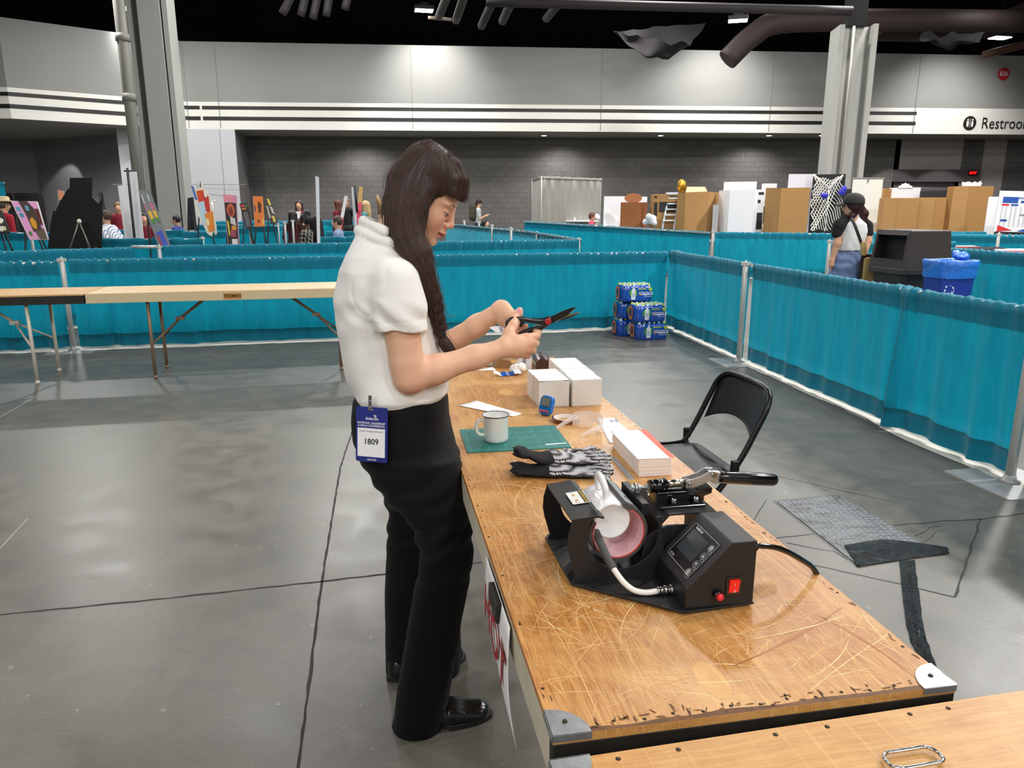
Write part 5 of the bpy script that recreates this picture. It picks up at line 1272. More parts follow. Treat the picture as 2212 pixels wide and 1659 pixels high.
pb(mb, 'sticker_print', [mat('sticker_black', '#191713', 0.5), mat('sticker_yellow', '#e3b52a', 0.5), mat('sticker_amber', '#c98a1f', 0.5), mat('sticker_grey', '#7d7a80', 0.5)])
# heating sleeve (open toward the top left)
cx, cz = 0.2185, 0.0865
def sleeve(r0, r1, y0, y1, a0, a1, name, m, n=48, tilt=0.0):
    mb = MB(); rings = []
    for k in range(n + 1):
        a = a0 + (a1 - a0) * k / n; c, s = math.cos(a), math.sin(a)
        rings.append([(cx + r0 * c, y0, cz + r0 * s), (cx + r1 * c, y0, cz + r1 * s), (cx + r1 * c, y1, cz + r1 * s), (cx + r0 * c, y1, cz + r0 * s)])
    mb.loft(rings, 0, True, True, False); pb(mb, name, m, 0.0005)
A0, A1 = R(-208), R(62)
sleeve(0.0498, 0.0560, 0.400, 0.545, A0, A1, 'rubber_jacket', M_rub)
sleeve(0.0482, 0.0497, 0.3985, 0.546, A0, A1, 'red_lining', M_redl); sleeve(0.0466, 0.0481, 0.401, 0.545, A0, A1, 'heating_pad', M_sil)
# clamp strips on the right lip
d = V(math.cos(A1), 0, math.sin(A1)); tn = V(-d.z, 0, d.x)
p = V(cx, 0, cz) + d * 0.0525
mb = MB()
def yb(mb, c, along, w, out, th, y0, y1, mi=0):
    a, o = along * w, out * th; mb.add([c + V(0, y, 0) + u * a + v * o for y in (y0, y1) for v in (-.5, .5) for u in (-.5, .5)], [(0, 1, 3, 2), (4, 6, 7, 5), (0, 4, 5, 1), (2, 3, 7, 6), (0, 2, 6, 4), (1, 5, 7, 3)], mi)
yb(mb, p + tn * 0.008, tn, 0.020, d, 0.0105, 0.400, 0.545); pb(mb, 'pad_lip', M_rub, 0.001)
mb = MB(); yb(mb, p + tn * 0.010 + d * 0.0064, tn, 0.015, d, 0.0016, 0.402, 0.542); pb(mb, 'clamp_strip', M_zinc, 0.0004)
for y in (0.425, 0.52):
    mb = MB(); F = frame(p + tn * 0.010 + d * 0.0072 + V(0, y, 0), tn, (0, 1, 0)); F = F if F.col[2].to_3d().dot(d) > 0 else frame(p + tn * 0.010 + d * 0.0072 + V(0, y, 0), (0, 1, 0), tn)
    mb.lathe([(0.0036, 0), (0.0032, 0.002), (0.0, 0.0026)], 12, 0, F); pb(mb, 'strip_screw', M_chrome)
mb = MB(); mb.box((0.2735, 0.4725, 0.1225), (0.014, 0.118, 0.024), 0, None); pb(mb, 'pusher_block', M_pk, 0.0012)
for y in (0.41, 0.52): mb = MB(); mb.lathe([(0.0032, 0), (0.003, 0.0025), (0, 0.003)], 10, 0, frame((0.176, y, 0.129), (0, 1, 0), (-0.2, 0, 1))); pb(mb, 'bridge_screw', M_chrome)
# toggle clamp: rod, sleeve, linkage, handle (runs to the right)
yr = 0.470; zr = 0.1445
mb = MB(); mb.tube([(0.262, yr, zr - 0.002), (0.305, yr, zr)], 0.0042, 12)
for k in range(9): mb.tube([(0.284 + k * 0.0018, yr, zr - 0.0008), (0.285 + k * 0.0018, yr, zr - 0.0008)], 0.0048, 10)
pb(mb, 'threaded_rod', M_zinc)
mb = MB()
for x, r in ((0.264, 0.0078), (0.272, 0.0108), (0.278, 0.0075), (0.2955, 0.0072)): mb.prism([(r * math.cos(k * PI / 3), r * math.sin(k * PI / 3)) for k in range(6)] if x != 0.272 else [(r * math.cos(k * PI / 10), r * math.sin(k * PI / 10)) for k in range(20)], 0, 0.005 if x != 0.272 else 0.002, 0, T(x, yr, zr - 0.001) @ RY(PI / 2))
pb(mb, 'lock_nuts', M_zinc)
mb = MB(); mb.tube([(0.301, yr, zr), (0.335, yr, zr + 0.002)], 0.0125, 20); pb(mb, 'guide_sleeve', M_pk2)
mb = MB(); mb.tube([(0.334, yr, zr + 0.002), (0.378, yr, zr + 0.004)], 0.0078, 18); pb(mb, 'plunger', mat('plunger_steel', '#c2bba9', 0.22, 1.0))
for s in (-1, 1):
    mb = MB(); pl = [(0.372, 0.141), (0.372, 0.156), (0.384, 0.158), (0.402, 0.163), (0.418, 0.172), (0.434, 0.171), (0.437, 0.160), (0.424, 0.154), (0.408, 0.147), (0.388, 0.140)]
    mb.prism(pl, 0, 0.003, 0, Matrix(((1, 0, 0, 0), (0, 0, -1, yr + s * 0.0105 + 0.0015), (0, 1, 0, 0), (0, 0, 0, 1)))); pb(mb, 'link_plate', M_zinc, 0.0008)
for x, z in ((0.381, 0.1495), (0.428, 0.1645)): mb = MB(); mb.tube([(x, yr - 0.0155, z), (x, yr + 0.0155, z)], 0.0052, 14); pb(mb, 'link_pin', M_chrome)
mb = MB(); pl = [(0.420, 0.170), (0.446, 0.166), (0.449, 0.142), (0.434, 0.142), (0.421, 0.152)]; mb.prism(pl, 0, 0.010, 0, Matrix(((1, 0, 0, 0), (0, 0, -1, yr + 0.005), (0, 1, 0, 0), (0, 0, 0, 1)))); pb(mb, 'lever_bracket', M_zinc, 0.0015)
mb = MB(); mb.tube([(0.443, yr, 0.1545), (0.452, yr + 0.001, 0.1535), (0.462, yr + 0.002, 0.151), (0.50, yr + 0.006, 0.1455), (0.566, yr + 0.012, 0.136), (0.573, yr + 0.013, 0.135), (0.5755, yr + 0.013, 0.1345)], [0.010, 0.0115, 0.0118, 0.0125, 0.0128, 0.0105, 0.003], 20); pb(mb, 'lever_grip', M_pk2)
# clamp mount and pedestal
mb = MB(); mb.box((0.358, yr, 0.1265), (0.098, 0.040, 0.022)); mb.box((0.354, yr - 0.006, 0.1145), (0.092, 0.072, 0.006)); mb.prism([(0.395, 0.118), (0.425, 0.128), (0.425, 0.140), (0.395, 0.140)], 0, 0.03, 0, Matrix(((1, 0, 0, 0), (0, 0, -1, yr + 0.015), (0, 1, 0, 0), (0, 0, 0, 1)))); pb(mb, 'clamp_mount', M_pk2, 0.0015)
for x, y in ((0.340, 0.440), (0.385, 0.440), (0.340, 0.500), (0.385, 0.500)): mb = MB(); mb.lathe([(0.0052, 0.117), (0.0052, 0.127), (0.0046, 0.128), (0.0030, 0.128), (0.0028, 0.125), (0, 0.125)], 14, 0, T(x, y, 0)); pb(mb, 'mount_bolt', M_chrome)
mb = MB(); mb.sheet([[(0.289, 0.405, 0.008), (0.289, 0.545, 0.008)], [(0.302, 0.405, 0.094), (0.302, 0.545, 0.094)], [(0.318, 0.405, 0.1115), (0.318, 0.545, 0.1115)], [(0.410, 0.405, 0.1115), (0.410, 0.545, 0.1115)], [(0.414, 0.405, 0.008), (0.414, 0.545, 0.008)]], 0, False); pb(mb, 'pedestal', M_pk, None, solid=0.003)
mb = MB(); mb.prism([(0.262, 0.008), (0.262, 0.045), (0.268, 0.074), (0.276, 0.085), (0.31, 0.098), (0.36, 0.098), (0.36, 0.008)], 0, 0.0025, 0, Matrix(((1, 0, 0, 0), (0, 0, -1, 0.393), (0, 1, 0, 0), (0, 0, 0, 1)))); pb(mb, 'side_shield', M_pk, 0.0008)
# control box
x0, x1, y0, y1 = 0.2885, 0.4120, 0.2515, 0.3815; xs, zs, zt = 0.366, 0.046, 0.1235
XZ = lambda y: Matrix(((1, 0, 0, 0), (0, 0, -1, y), (0, 1, 0, 0), (0, 0, 0, 1)))
mb = MB(); mb.prism([(x0, 0.0085), (x0, zs), (xs, zt), (x1, zt), (x1, 0.0085)], -(y1 - y0), 0, 0, XZ(y0)); pb(mb, 'control_box', M_pk, 0.0022, seg=3)
sl = V(xs - x0, 0, zt - zs).normalized(); up = V(-sl.z, 0, sl.x)
F = frame(V((x0 + xs) / 2, (y0 + y1) / 2, (zs + zt) / 2) + up * 0.0003, (0, -1, 0), sl)   # panel frame: x toward camera, y up the slope
mb = MB(); mb.prism(rrect(0.098, 0.078, 0.004), 0.0, 0.0007, 0, F); pb(mb, 'control_panel', mat('panel_black', '#111214', 0.3), None)
mb = MB(); mb.prism(rrect(0.062, 0.046, 0.001), 0.0008, 0.0011, 0, F @ T(-0.008, 0.004, 0)); pb(mb, 'display', mat('lcd_dark', '#33383b', 0.12, nz=(14, '#4a5054', 0.5)))
mb = MB(); M1 = mat('panel_print', '#d6d7d8', 0.5)
def outline(mb, w, h, r, th, c, z, mi=0):
    a, b = rrect(w, h, r), rrect(w - 2 * th, h - 2 * th, max(r - th, 0.0003)); n = len(a)
    mb.add([(x + c[0], y + c[1], z) for x, y in a] + [(x + c[0], y + c[1], z) for x, y in b], [(k, (k + 1) % n, n + (k + 1) % n, n + k) for k in range(n)], mi, False, F)
outline(mb, 0.095, 0.075, 0.003, 0.0006, (0, 0), 0.0009)
mb.text('heatpress', 0.0078, F @ T(-0.024, 0.0322, 0.0009), 0, True, 0.9); mb.text('ST210', 0.0062, F @ T(-0.034, -0.0325, 0.0009), 0)
for k in range(4):
    c = (-0.0225 + k * 0.0195, -0.0285) if False else (0.0365, 0.023 - k * 0.0185)
    mb.ring((c[0], c[1], 0.0009), 0.0058, 0.0064, 20, 0, F)
    outline(mb, 0.010, 0.0046, 0.001, 0.0005, (c[0] + 0.0062, c[1] - 0.0072), 0.0009)
    if k == 0: mb.disc((c[0], c[1], 0.0009), 0.0042, 14, 0, F); mb.text('x', 0.009, F @ T(c[0], c[1], 0.0011), 1, True)
    elif k == 1: mb.poly([(c[0] - 0.0034, c[1] - 0.0026, 0.0009), (c[0] + 0.0034, c[1] - 0.0026, 0.0009), (c[0], c[1] + 0.0036, 0.0009)], 0, F)
    elif k == 2: mb.poly([(c[0] - 0.0034, c[1] + 0.0026, 0.0009), (c[0], c[1] - 0.0036, 0.0009), (c[0] + 0.0034, c[1] + 0.0026, 0.0009)], 0, F)
    else:
        mb.ring((c[0], c[1], 0.0009), 0.0016, 0.0034, 14, 0, F)
        for j in range(8): mb.box((0, 0.0038, 0.0009), (0.0013, 0.0014, 0.0001), 0, F @ T(c[0], c[1], 0) @ RZ(j * PI / 4))
pb(mb, 'panel_print', [M1, mat('panel_black', '#111214', 0.3)])
# rocker switch and push button on the near face
Fy = frame((0.3735, y0 - 0.0002, 0.0445), (1, 0, 0), (0, 0, 1))
mb = MB(); mb.prism(rrect(0.028, 0.034, 0.0015), 0, 0.0022, 0, Fy); sw = pb(mb, 'rocker_switch', M_pk2, 0.0004)
mb = MB(); mb.prism([(-0.013, 0.001), (0.013, 0.001), (0.011, 0.0075), (0.0, 0.0042), (-0.011, 0.0030)], -0.009, 0.009, 0, Fy @ RY(PI / 2) @ RZ(0) @ Matrix(((0, 1, 0, 0), (1, 0, 0, 0), (0, 0, -1, 0), (0, 0, 0, 1))) if False else Fy @ Matrix(((0, 0, 1, 0), (1, 0, 0, 0), (0, 1, 0, 0), (0, 0, 0, 1))))
pb(mb, 'rocker', mat('lit_red', '#d81c1a', 0.25, coat=0.4, emit=('#ff1a10', 0.25)), 0.0006, sw) if False else pb(mb, 'rocker', mat('lit_red', '#d81c1a', 0.25, coat=0.4, emit=('#ff1a10', 0.25)), 0.0006)
mb = MB(); mb.ring((0, -0.0075, 0.0062), 0.0016, 0.0022, 14, 0, Fy); mb.box((0, 0.005, 0.0062), (0.0006, 0.004, 0.0002), 0, Fy); pb(mb, 'rocker_marks', M_paper)
Fb = frame((0.3445, y0 - 0.0002, 0.0325), (1, 0, 0), (0, 0, 1))
mb = MB(); mb.lathe([(0.0085, 0), (0.0085, 0.006), (0.0078, 0.009), (0.0060, 0.010)], 20, 0, Fb); pb(mb, 'button_collar', M_pk2)
mb = MB(); mb.lathe([(0.0062, 0.008), (0.0062, 0.0142), (0.0052, 0.0154), (0.0, 0.0156)], 20, 0, Fb); pb(mb, 'push_button', mat('button_red', '#e01f2c', 0.3, coat=0.3))
# white heater cable with plug
mb = MB(); mb.tube(smooth_path([(0.1845, 0.364, 0.0605), (0.1915, 0.341, 0.0465), (0.205, 0.325, 0.028), (0.221, 0.315, 0.0165), (0.240, 0.308, 0.0140), (0.262, 0.306, 0.0160)], 6), 0.0052, 12); pb(mb, 'heater_cable', mat('white_sleeve', '#edeae4', 0.4))
mb = MB(); mb.tube(smooth_path([(0.178, 0.412, 0.084), (0.180, 0.392, 0.074), (0.184, 0.366, 0.062), (0.190, 0.343, 0.0495), (0.193, 0.337, 0.0455)], 6), [0.0075, 0.0085, 0.0095, 0.0080, 0.0068] + [0.0066] * 20, 12) if False else mb.tube(smooth_path([(0.178, 0.412, 0.088), (0.180, 0.392, 0.078), (0.1845, 0.364, 0.0605), (0.1915, 0.341, 0.0465)], 6), 0.0074, 12); pb(mb, 'cable_boot', M_rub)
mb = MB(); 
for xa, xb_, r in ((0.260, 0.264, 0.0078), (0.264, 0.272, 0.0066), (0.272, 0.278, 0.0088), (0.278, 0.283, 0.0072), (0.283, 0.2895, 0.0092)): mb.tube([(xa, 0.306, 0.0170), (xb_, 0.306, 0.0172)], r, 16)
pb(mb, 'plug', M_chrome)
# power cord leaving the far right
mb = MB(); mb.tube([(0.4125, 0.300, 0.088), (0.420, 0.301, 0.088)], 0.0095, 14)
for k in range(4): mb.tube([(0.420 + k * 0.005, 0.301, 0.088), (0.4235 + k * 0.005, 0.301, 0.088)], 0.0085, 12)
pb(mb, 'strain_relief', M_pk2)
mb = MB(); I = (PM).inverted()
cp = [(0.418, 0.301, 0.088), (0.445, 0.303, 0.087), (0.49, 0.31, 0.074), (0.545, 0.325, 0.040), (0.585, 0.34, 0.006), (0.612, 0.352, -0.05), (0.628, 0.37, -0.20), (0.635, 0.40, -0.45), (0.70, 0.45, -0.72), (0.80, 0.55, -0.7495), (0.9, 0.9, -0.7495), (0.80, 1.3, -0.7495)]
mb.tube(smooth_path(cp, 7), 0.0052, 10); pb(mb, 'power_cord', M_pk2)
# white mug clamped in the press, base toward the camera
t = thing('sublimation_mug', 'white ceramic mug lying in the heat press, handle pointing up', 'mug', M=PM @ T(0.2075, 0.408, 0.1075) @ RX(-PI / 2) @ RX(R(0)))
mb = MB(); mb.lathe([(0.0, 0.0012), (0.030, 0.0012), (0.031, 0.0), (0.0335, 0.0), (0.0358, 0.0025), (0.0366, 0.007), (0.0372, 0.094), (0.0362, 0.096), (0.0347, 0.094), (0.034, 0.008), (0.0, 0.006)], 48); mb.build('mug_body', mat('white_ceramic', '#efeff0', 0.15, coat=0.5), t)
mb = MB(); mb.tube(smooth_path([(-0.004, -0.037, 0.026), (-0.006, -0.052, 0.024), (-0.009, -0.066, 0.034), (-0.009, -0.069, 0.050), (-0.008, -0.064, 0.066), (-0.006, -0.050, 0.072), (-0.004, -0.037, 0.072)], 7), 0.0065, 14, 0, True, False, None, 1.35); mb.build('handle', mat('white_ceramic', '#efeff0', 0.15, coat=0.5), t)
# ================================================================== THE STANDING PERSON AT THE TABLE
FA = R(10); FW = V(math.cos(FA), math.sin(FA), 0); LF = V(-math.sin(FA), math.cos(FA), 0)
class Wave:      # cheap vectorised organic noise
    def __init__(s, seed, n=7, f0=6.0, f1=22.0, dirs=None):
        r = np.random.RandomState(seed); s.k = r.normal(size=(n, 3)); s.k /= np.linalg.norm(s.k, axis=1)[:, None]
        if dirs is not None: s.k = s.k * np.array(dirs)
        s.k *= r.uniform(f0, f1, n)[:, None] * 2 * np.pi / 6.28; s.ph = r.uniform(0, 6.28, n)
    def __call__(s, X):
        w = np.sin(X @ s.k[:3].T * 0.6 + s.ph[:3]).sum(1)[:, None] * 0.7
        return np.sin(X @ s.k.T + s.ph + w).mean(1)
def row(py, l, r, yc, ry):
    """horizontal cross-section whose picture outline at row py runs from column l to r"""
    c = D((l + r) / 2, py, yc); e = D(r, py, yc)
    return (c.z, c.x, c.y, abs(e.x - c.x), ry)
skin = mat('skin', '#e2b497', 0.48, vcol=True, sss=0.12, spec=0.35, bump=(900, 0.06, 0.0004))
M_polo = mat('white_pique', '#f3f1ed', 0.85, bump=(700, 0.25, 0.0006), sheen=0.1, spec=0.25)
M_trs = mat('black_wool', '#09090b', 0.8, bump=(500, 0.15, 0.0005), sheen=0.05, spec=0.2)
M_hair = mat('dark_brown_hair', '#3a2a25', 0.42, nz=(120, '#1d1412', 0.8, (1, 1, 0.2)), bump=(160, 0.7, 0.002, (1, 1, 0.12)), aniso=0.6, spec=0.45)
M_shoe = mat('black_leather', '#0f0f11', 0.28, coat=0.3, bump=(120, 0.12, 0.001)); M_sole = mat('shoe_sole', '#191817', 0.6)
pc = D(885, 900, 1.94)
person = thing('person', 'woman in white polo shirt and black trousers cutting with scissors at the work table', 'person', (pc.x, pc.y, 0), FA)

# ---- head frame: X forward, Y left, Z up
HC = D(920, 413, 1.965); yaw, pitch = R(-4), R(31)
hX = V(math.cos(yaw) * math.cos(pitch), math.sin(yaw) * math.cos(pitch), -math.sin(pitch)); hY = V(-math.sin(yaw), math.cos(yaw), 0)
HM = frame(HC, hX, hY); HR = np.array(HM.to_3x3()).T; HM = HM @ Matrix.Scale(0.94, 4)
def hp(x, y, z): return tuple(HM @ V(x, y, z))
B = SDF(0.012)
lv = [(0.108, .0, -.05, .025), (0.096, .042, -.074, .046), (.075, .066, -.087, .063), (.05, .081, -.095, .070), (.025, .0885, -.097, .0735), (.002, .0900, -.095, .0742), (-.02, .0855, -.088, .0735), (-.045, .0865, -.072, .0705), (-.062, .0895, -.05, .0645), (-.08, .0895, -.025, .0565), (-.097, .0865, 0.0, .046), (-.11, .084, .02, .034), (-.119, .076, .035, .020)]
B.stack([(u, (f + b) / 2, 0, (f - b) / 2, w) for u, f, b, w in lv], HM, 0.004, 2.15)
for s in (-1, 1):
    B.ell(hp(.060, s * .037, -.048), (.022, .021, .025), HR, 0.02)
    B.ell(hp(.0765, s * .028, .005), (.0115, .025, .0075), HR, 0.014)
B.ell(hp(.0815, 0, -.1075), (.0125, .019, .0125), HR, 0.012)
for s in (-1, 1): B.ell(hp(.097, s * .031, -.0190), (.0125, .0175, .0100), HR, 0.010, sub=True)
B.cap(hp(.086, 0, -.004), hp(.1015, 0, -.040), .0075, .0085, 0.010)
B.ell(hp(.1040, 0, -.0445), (.0095, .0095, .0085), HR, 0.006)
for s in (-1, 1):
    B.ell(hp(.0945, s * .0115, -.0495), (.0095, .0065, .0065), HR, 0.005)
for s in (-1, 1): B.ell(hp(.0985, s * .0058, -.0555), (.0055, .0030, .0036), HR, 0.002, sub=True)
B.ell(hp(.0925, 0, -.0640), (.0085, .012, .009), HR, 0.008)
B.ell(hp(.0915, 0, -.0725), (.0150, .0205, .0052), HR, 0.0035)
B.ell(hp(.0885, 0, -.0832), (.0135, .0185, .0062), HR, 0.0030)
B.cap(hp(.1010, -.021, -.0778), hp(.1010, .021, -.0778), .0014, .0014, 0.0015, sub=True)
B.ell(hp(.097, 0, -.0955), (.006, .02, .0055), HR, 0.006, sub=True)
EYE = [(.0735, s * .031, -.0205) for s in (-1, 1)]
for e in EYE:
    B.ell(hp(e[0] + .0014, e[1], e[2] + .0060), (.0132, .0160, .0078), HR, 0.002)
    B.ell(hp(e[0] + .0004, e[1], e[2] - .0142), (.0126, .0170, .0088), HR, 0.003)
# ---- neck, trunk, arms
neck0 = D(850, 522, 1.945); nk = hp(-.020, 0, -.05)
B.cap(tuple(neck0), nk, .050, .050, 0.02)
B.cap(tuple(D(830, 560, 1.945)), tuple(D(845, 800, 1.94)), .085, .08, 0.03)
SR, ER, WR = D(850, 597, 1.795), D(884, 816, 1.795), D(1084, 753, 1.885)
SL, EL, WL = D(880, 590, 2.10), D(925, 772, 2.14), D(1080, 672, 2.030)
B.cap(tuple(SR + V(0, .018, -.01)), tuple(D(840, 590, 1.90)), .028, .045, 0.01); B.cap(tuple(SL), tuple(D(850, 590, 2.0)), .03, .045, 0.01)
def arm(S_, E_, W_):
    a = S_.lerp(E_, 0.5); f1 = E_.lerp(W_, 0.28); f2 = E_.lerp(W_, 0.7)
    B.chain([tuple(S_ + V(0, .018, -.01) * (1 if S_.y < 1.9 else -1)), tuple(S_.lerp(E_, .45)), tuple(S_.lerp(E_, .85)), tuple(E_)], [.028, .0445, .0415, .038], 0.012)
    B.chain([tuple(E_), tuple(f1), tuple(f2), tuple(W_)], [.0375, .0355, .0285, .0245], 0.02)
arm(SR, ER, WR); arm(SL, EL, WL)
# ---- right hand (near), closed round the lower handle, thumb through the upper loop
def fing(pts, rs, k=0.003): B.chain([tuple(D(*p)) for p in pts], rs, k)
w = (1084, 753, 1.885)
for mcp, r in (((1137, 729, 1.912), .0125), ((1146, 741, 1.902), .0130), ((1144, 754, 1.903), .0125), ((1135, 765, 1.910), .0115)):
    B.chain([tuple(D(1090, 751, 1.888)), tuple(D((1090 + mcp[0]) / 2, (750 + mcp[1]) / 2, (1.888 + mcp[2]) / 2)), tuple(D(*mcp))], [.022, .0175, r], 0.010)
B.cap(tuple(D(1100, 742, 1.915)), tuple(D(1132, 738, 1.935)), .019, .016, 0.012)
fing([(1138, 730, 1.912), (1159, 726, 1.932), (1163, 719, 1.956), (1150, 713, 1.972)], [.0118, .0100, .0088, .0075])
fing([(1146, 741, 1.903), (1157, 742, 1.938), (1149, 737, 1.965), (1134, 731, 1.970)], [.0122, .0102, .0090, .0076])
fing([(1144, 754, 1.904), (1151, 756, 1.938), (1141, 752, 1.963), (1127, 744, 1.966)], [.0116, .0098, .0086, .0072])
fing([(1135, 765, 1.911), (1140, 768, 1.938), (1131, 764, 1.958), (1120, 756, 1.960)], [.0104, .0086, .0076, .0064])
fing([(1093, 743, 1.895), (1099, 721, 1.913), (1108, 704, 1.937), (1113, 692, 1.962), (1115, 686, 1.972)], [.0185, .0150, .0125, .0108, .0085], 0.008)
# ---- left hand (far): wrist bent, thumb up over the handle, fingers under
for mcp, r in (((1106, 692, 2.005), .012), ((1101, 700, 2.012), .012), ((1096, 706, 2.022), .0115), ((1091, 709, 2.034), .0105)):
    B.chain([tuple(D(1083, 669, 2.028)), tuple(D((1087 + mcp[0]) / 2, (667 + mcp[1]) / 2, (2.026 + mcp[2]) / 2)), tuple(D(*mcp))], [.0225, .0185, r], 0.010)
fing([(1106, 692, 2.005), (1120, 703, 1.992), (1131, 708, 1.985), (1136, 704, 1.978)], [.0112, .0092, .0082, .0070])
fing([(1101, 700, 2.012), (1114, 713, 2.000), (1127, 717, 1.990), (1133, 712, 1.984)], [.0112, .0092, .0082, .0070])
fing([(1096, 706, 2.022), (1106, 720, 2.010), (1118, 724, 1.998), (1125, 719, 1.992)], [.0106, .0088, .0078, .0066])
fing([(1091, 709, 2.034), (1099, 722, 2.022), (1109, 727, 2.010), (1115, 724, 2.004)], [.0098, .0080, .0070, .0060])
fing([(1090, 668, 2.020), (1103, 680, 2.000), (1115, 683, 1.990), (1121, 676, 1.988), (1123, 670, 1.988)], [.0175, .0140, .0112, .0100, .0080], 0.008)
Vv, Q = B.mesh(0.0022); Vv = relax(Vv, Q, 1, 0.4)
# ---- skin colouring from position
N = len(Vv); base = np.array(lin('#e6b799')[:3]); col = np.tile(base, (N, 1))
Hi = np.array(HM.inverted()); L_ = Vv @ Hi[:3, :3].T + Hi[:3, 3]
def blend(mask, c, a):
    global col
    m = np.clip(mask, 0, 1)[:, None] * a; col = col * (1 - m) + np.array(lin(c)[:3]) * m
ishead = (np.linalg.norm(L_, axis=1) < 0.17)
g3 = lambda c, r: np.exp(-(((L_ - np.array(c)) / np.array(r)) ** 2).sum(1))
for s in (-1, 1): blend(g3((.085, s * .043, -.052), (.05, .028, .024)) * ishead, '#dd8f80', 0.55)
blend(g3((.108, 0, -.046), (.02, .013, .012)) * ishead, '#d98374', 0.6)
lip = ((np.abs(L_[:, 1]) < .0225) & (L_[:, 0] > .085)) * np.exp(-np.maximum(0, np.abs(L_[:, 2] + .0778) - .0085 * np.sqrt(np.clip(1 - (L_[:, 1] / .0235) ** 2, 0, 1))) ** 2 / .0012 ** 2)
blend(lip, '#b25a56', 0.85)
blend(np.exp(-((L_[:, 2] + .0778) / .0013) ** 2) * (np.abs(L_[:, 1]) < .022) * (L_[:, 0] > .085), '#6d2c2c', 0.8)
for s in (-1, 1):
    e = EYE[0 if s < 0 else 1]
    blend(g3((e[0] + .012, e[1], e[2] + .009), (.02, .017, .006)) * ishead, '#c48a78', 0.5)
    blend(g3((.0985, s * .0058, -.0555), (.004, .0035, .004)), '#6a2f28', 0.8)
def spotc(p, r, c, a): blend(np.exp(-((Vv - np.array(D(*p))) ** 2).sum(1) / r ** 2), c, a)
for p in ((1150, 741, 1.895), (1148, 755, 1.897), (1139, 766, 1.902), (1142, 728, 1.905), (1162, 722, 1.94)): spotc(p, .013, '#dd8f72', 0.45)
spotc((886, 850, 1.76), .05, '#dd9a80', 0.4); spotc((1110, 700, 1.93), .018, '#e39f88', 0.4); spotc((1132, 707, 1.975), .012, '#e08f86', 0.7)
spotc((1121.5, 671.5, 1.978), .0068, '#f08fb0', 1.0); spotc((1112, 688, 1.985), .0055, '#f0a0b8', 0.8)
blend(np.clip((D(870, 1000, 1.9).z + 9 - Vv[:, 2]), 0, 0), '#ffffff', 0)
np_mesh('body', Vv, Q, skin, person, True, col)
# eyes, lashes
M_eyew = mat('eye_white', '#e9e4df', 0.15, coat=0.6); M_iris = mat('dark_iris', '#2b1a12', 0.1, coat=0.8); M_lash = mat('lash', '#17100e', 0.6)
for e in EYE:
    mb = MB(); mb.ball(e, .0121, 20, 0, HM); mb.ball((e[0] + .0083, e[1], e[2] - .0042), (.0043, .0058, .0058), 14, 1, HM); mb.build('eye', [M_eyew, M_iris], person, True)
    s = 1 if e[1] > 0 else -1
    mb = MB(); pts = [(e[0] + .0142 - .006 * (k / 6 - .5) ** 2 * 4 * 0.35 - (.0035 if k == 6 else 0), e[1] + s * (k / 6 - .5) * .0265, e[2] - .0012 + .0008 * math.cos((k / 6 - .5) * 3)) for k in range(7)]
    mb.tube(pts, .0007, 6, 0, True, False, HM)
    for k in range(9):
        u = k / 8 - .5; a = (e[0] + .0138 - .006 * u * u * 1.4, e[1] + s * u * .026, e[2] - .0012); mb.tube([a, (a[0] + .0040, a[1] + s * u * .003, a[2] - .0020)], [.0003, .0001], 4, 0, True, False, HM)
    mb.build('eyelashes', M_lash, person, True)
    mb = MB(); pts = []
    for k in range(12):
        u = k / 11; y = s * (.0125 + .036 * u); zc = .0030 + .0062 * math.sin(u * 2.3) - .0015 * u; xs_ = np.linspace(.105, .04, 131); f_ = B.eval(np.array([hp(x, y, zc) for x in xs_]), B.p); pts.append((float(xs_[int(np.argmax(f_ < 0))]), y, zc))
    mb.tube(smooth_path(pts, 3), [.0008 + .0011 * math.sin(PI * min(1, (k / 33) ** .7 * .95 + .05)) for k in range(34)], 8, 0, True, False, HM, .8); mb.build('eyebrow', mat('brow_hair', '#3f2c24', .8, nz=(600, '#6b4d3f', .6)), person, True)

# ---- polo shirt
S = SDF(0.02); yc = 1.945
S.stack([row(864, 800, 925, yc, .12), row(856, 772, 955, yc, .150), row(843, 765, 966, yc, .158), row(815, 755, 967, yc, .154), row(790, 749, 965, yc, .150), row(760, 743, 962, yc, .150), row(720, 736, 957, yc, .152), row(680, 730, 951, yc, .156), row(640, 728, 943, yc, .158), row(610, 733, 932, yc, .160), row(580, 738, 918, yc, .158), row(550, 752, 902, yc, .145), row(525, 764, 886, yc, .115), row(505, 773, 868, yc, .085), row(492, 778, 858, yc, .066)], None, 0.02, 2.3)
nT = len(S.p)
def sleeve_(S_, E_, r0, r1, frac, sgn):
    a = S_.lerp(E_, 0.0); h = S_.lerp(E_, frac + 0.10); m = S_.lerp(E_, frac * 0.5)
    S.chain([tuple(a), tuple(m), tuple(h)], [r0, (r0 + r1) / 2 + .002, r1 + .004], 0.03)
    return S_.lerp(E_, frac), (E_ - S_).normalized()
hR, dR = sleeve_(SR + V(0.004, 0.012, -.012), ER + V(-0.006, 0, 0), .0585, .0600, 0.50, 1)
hL, dL = sleeve_(SL + V(0, -.012, -.012), EL, .0585, .0590, 0.50, 1)
nS = len(S.p)
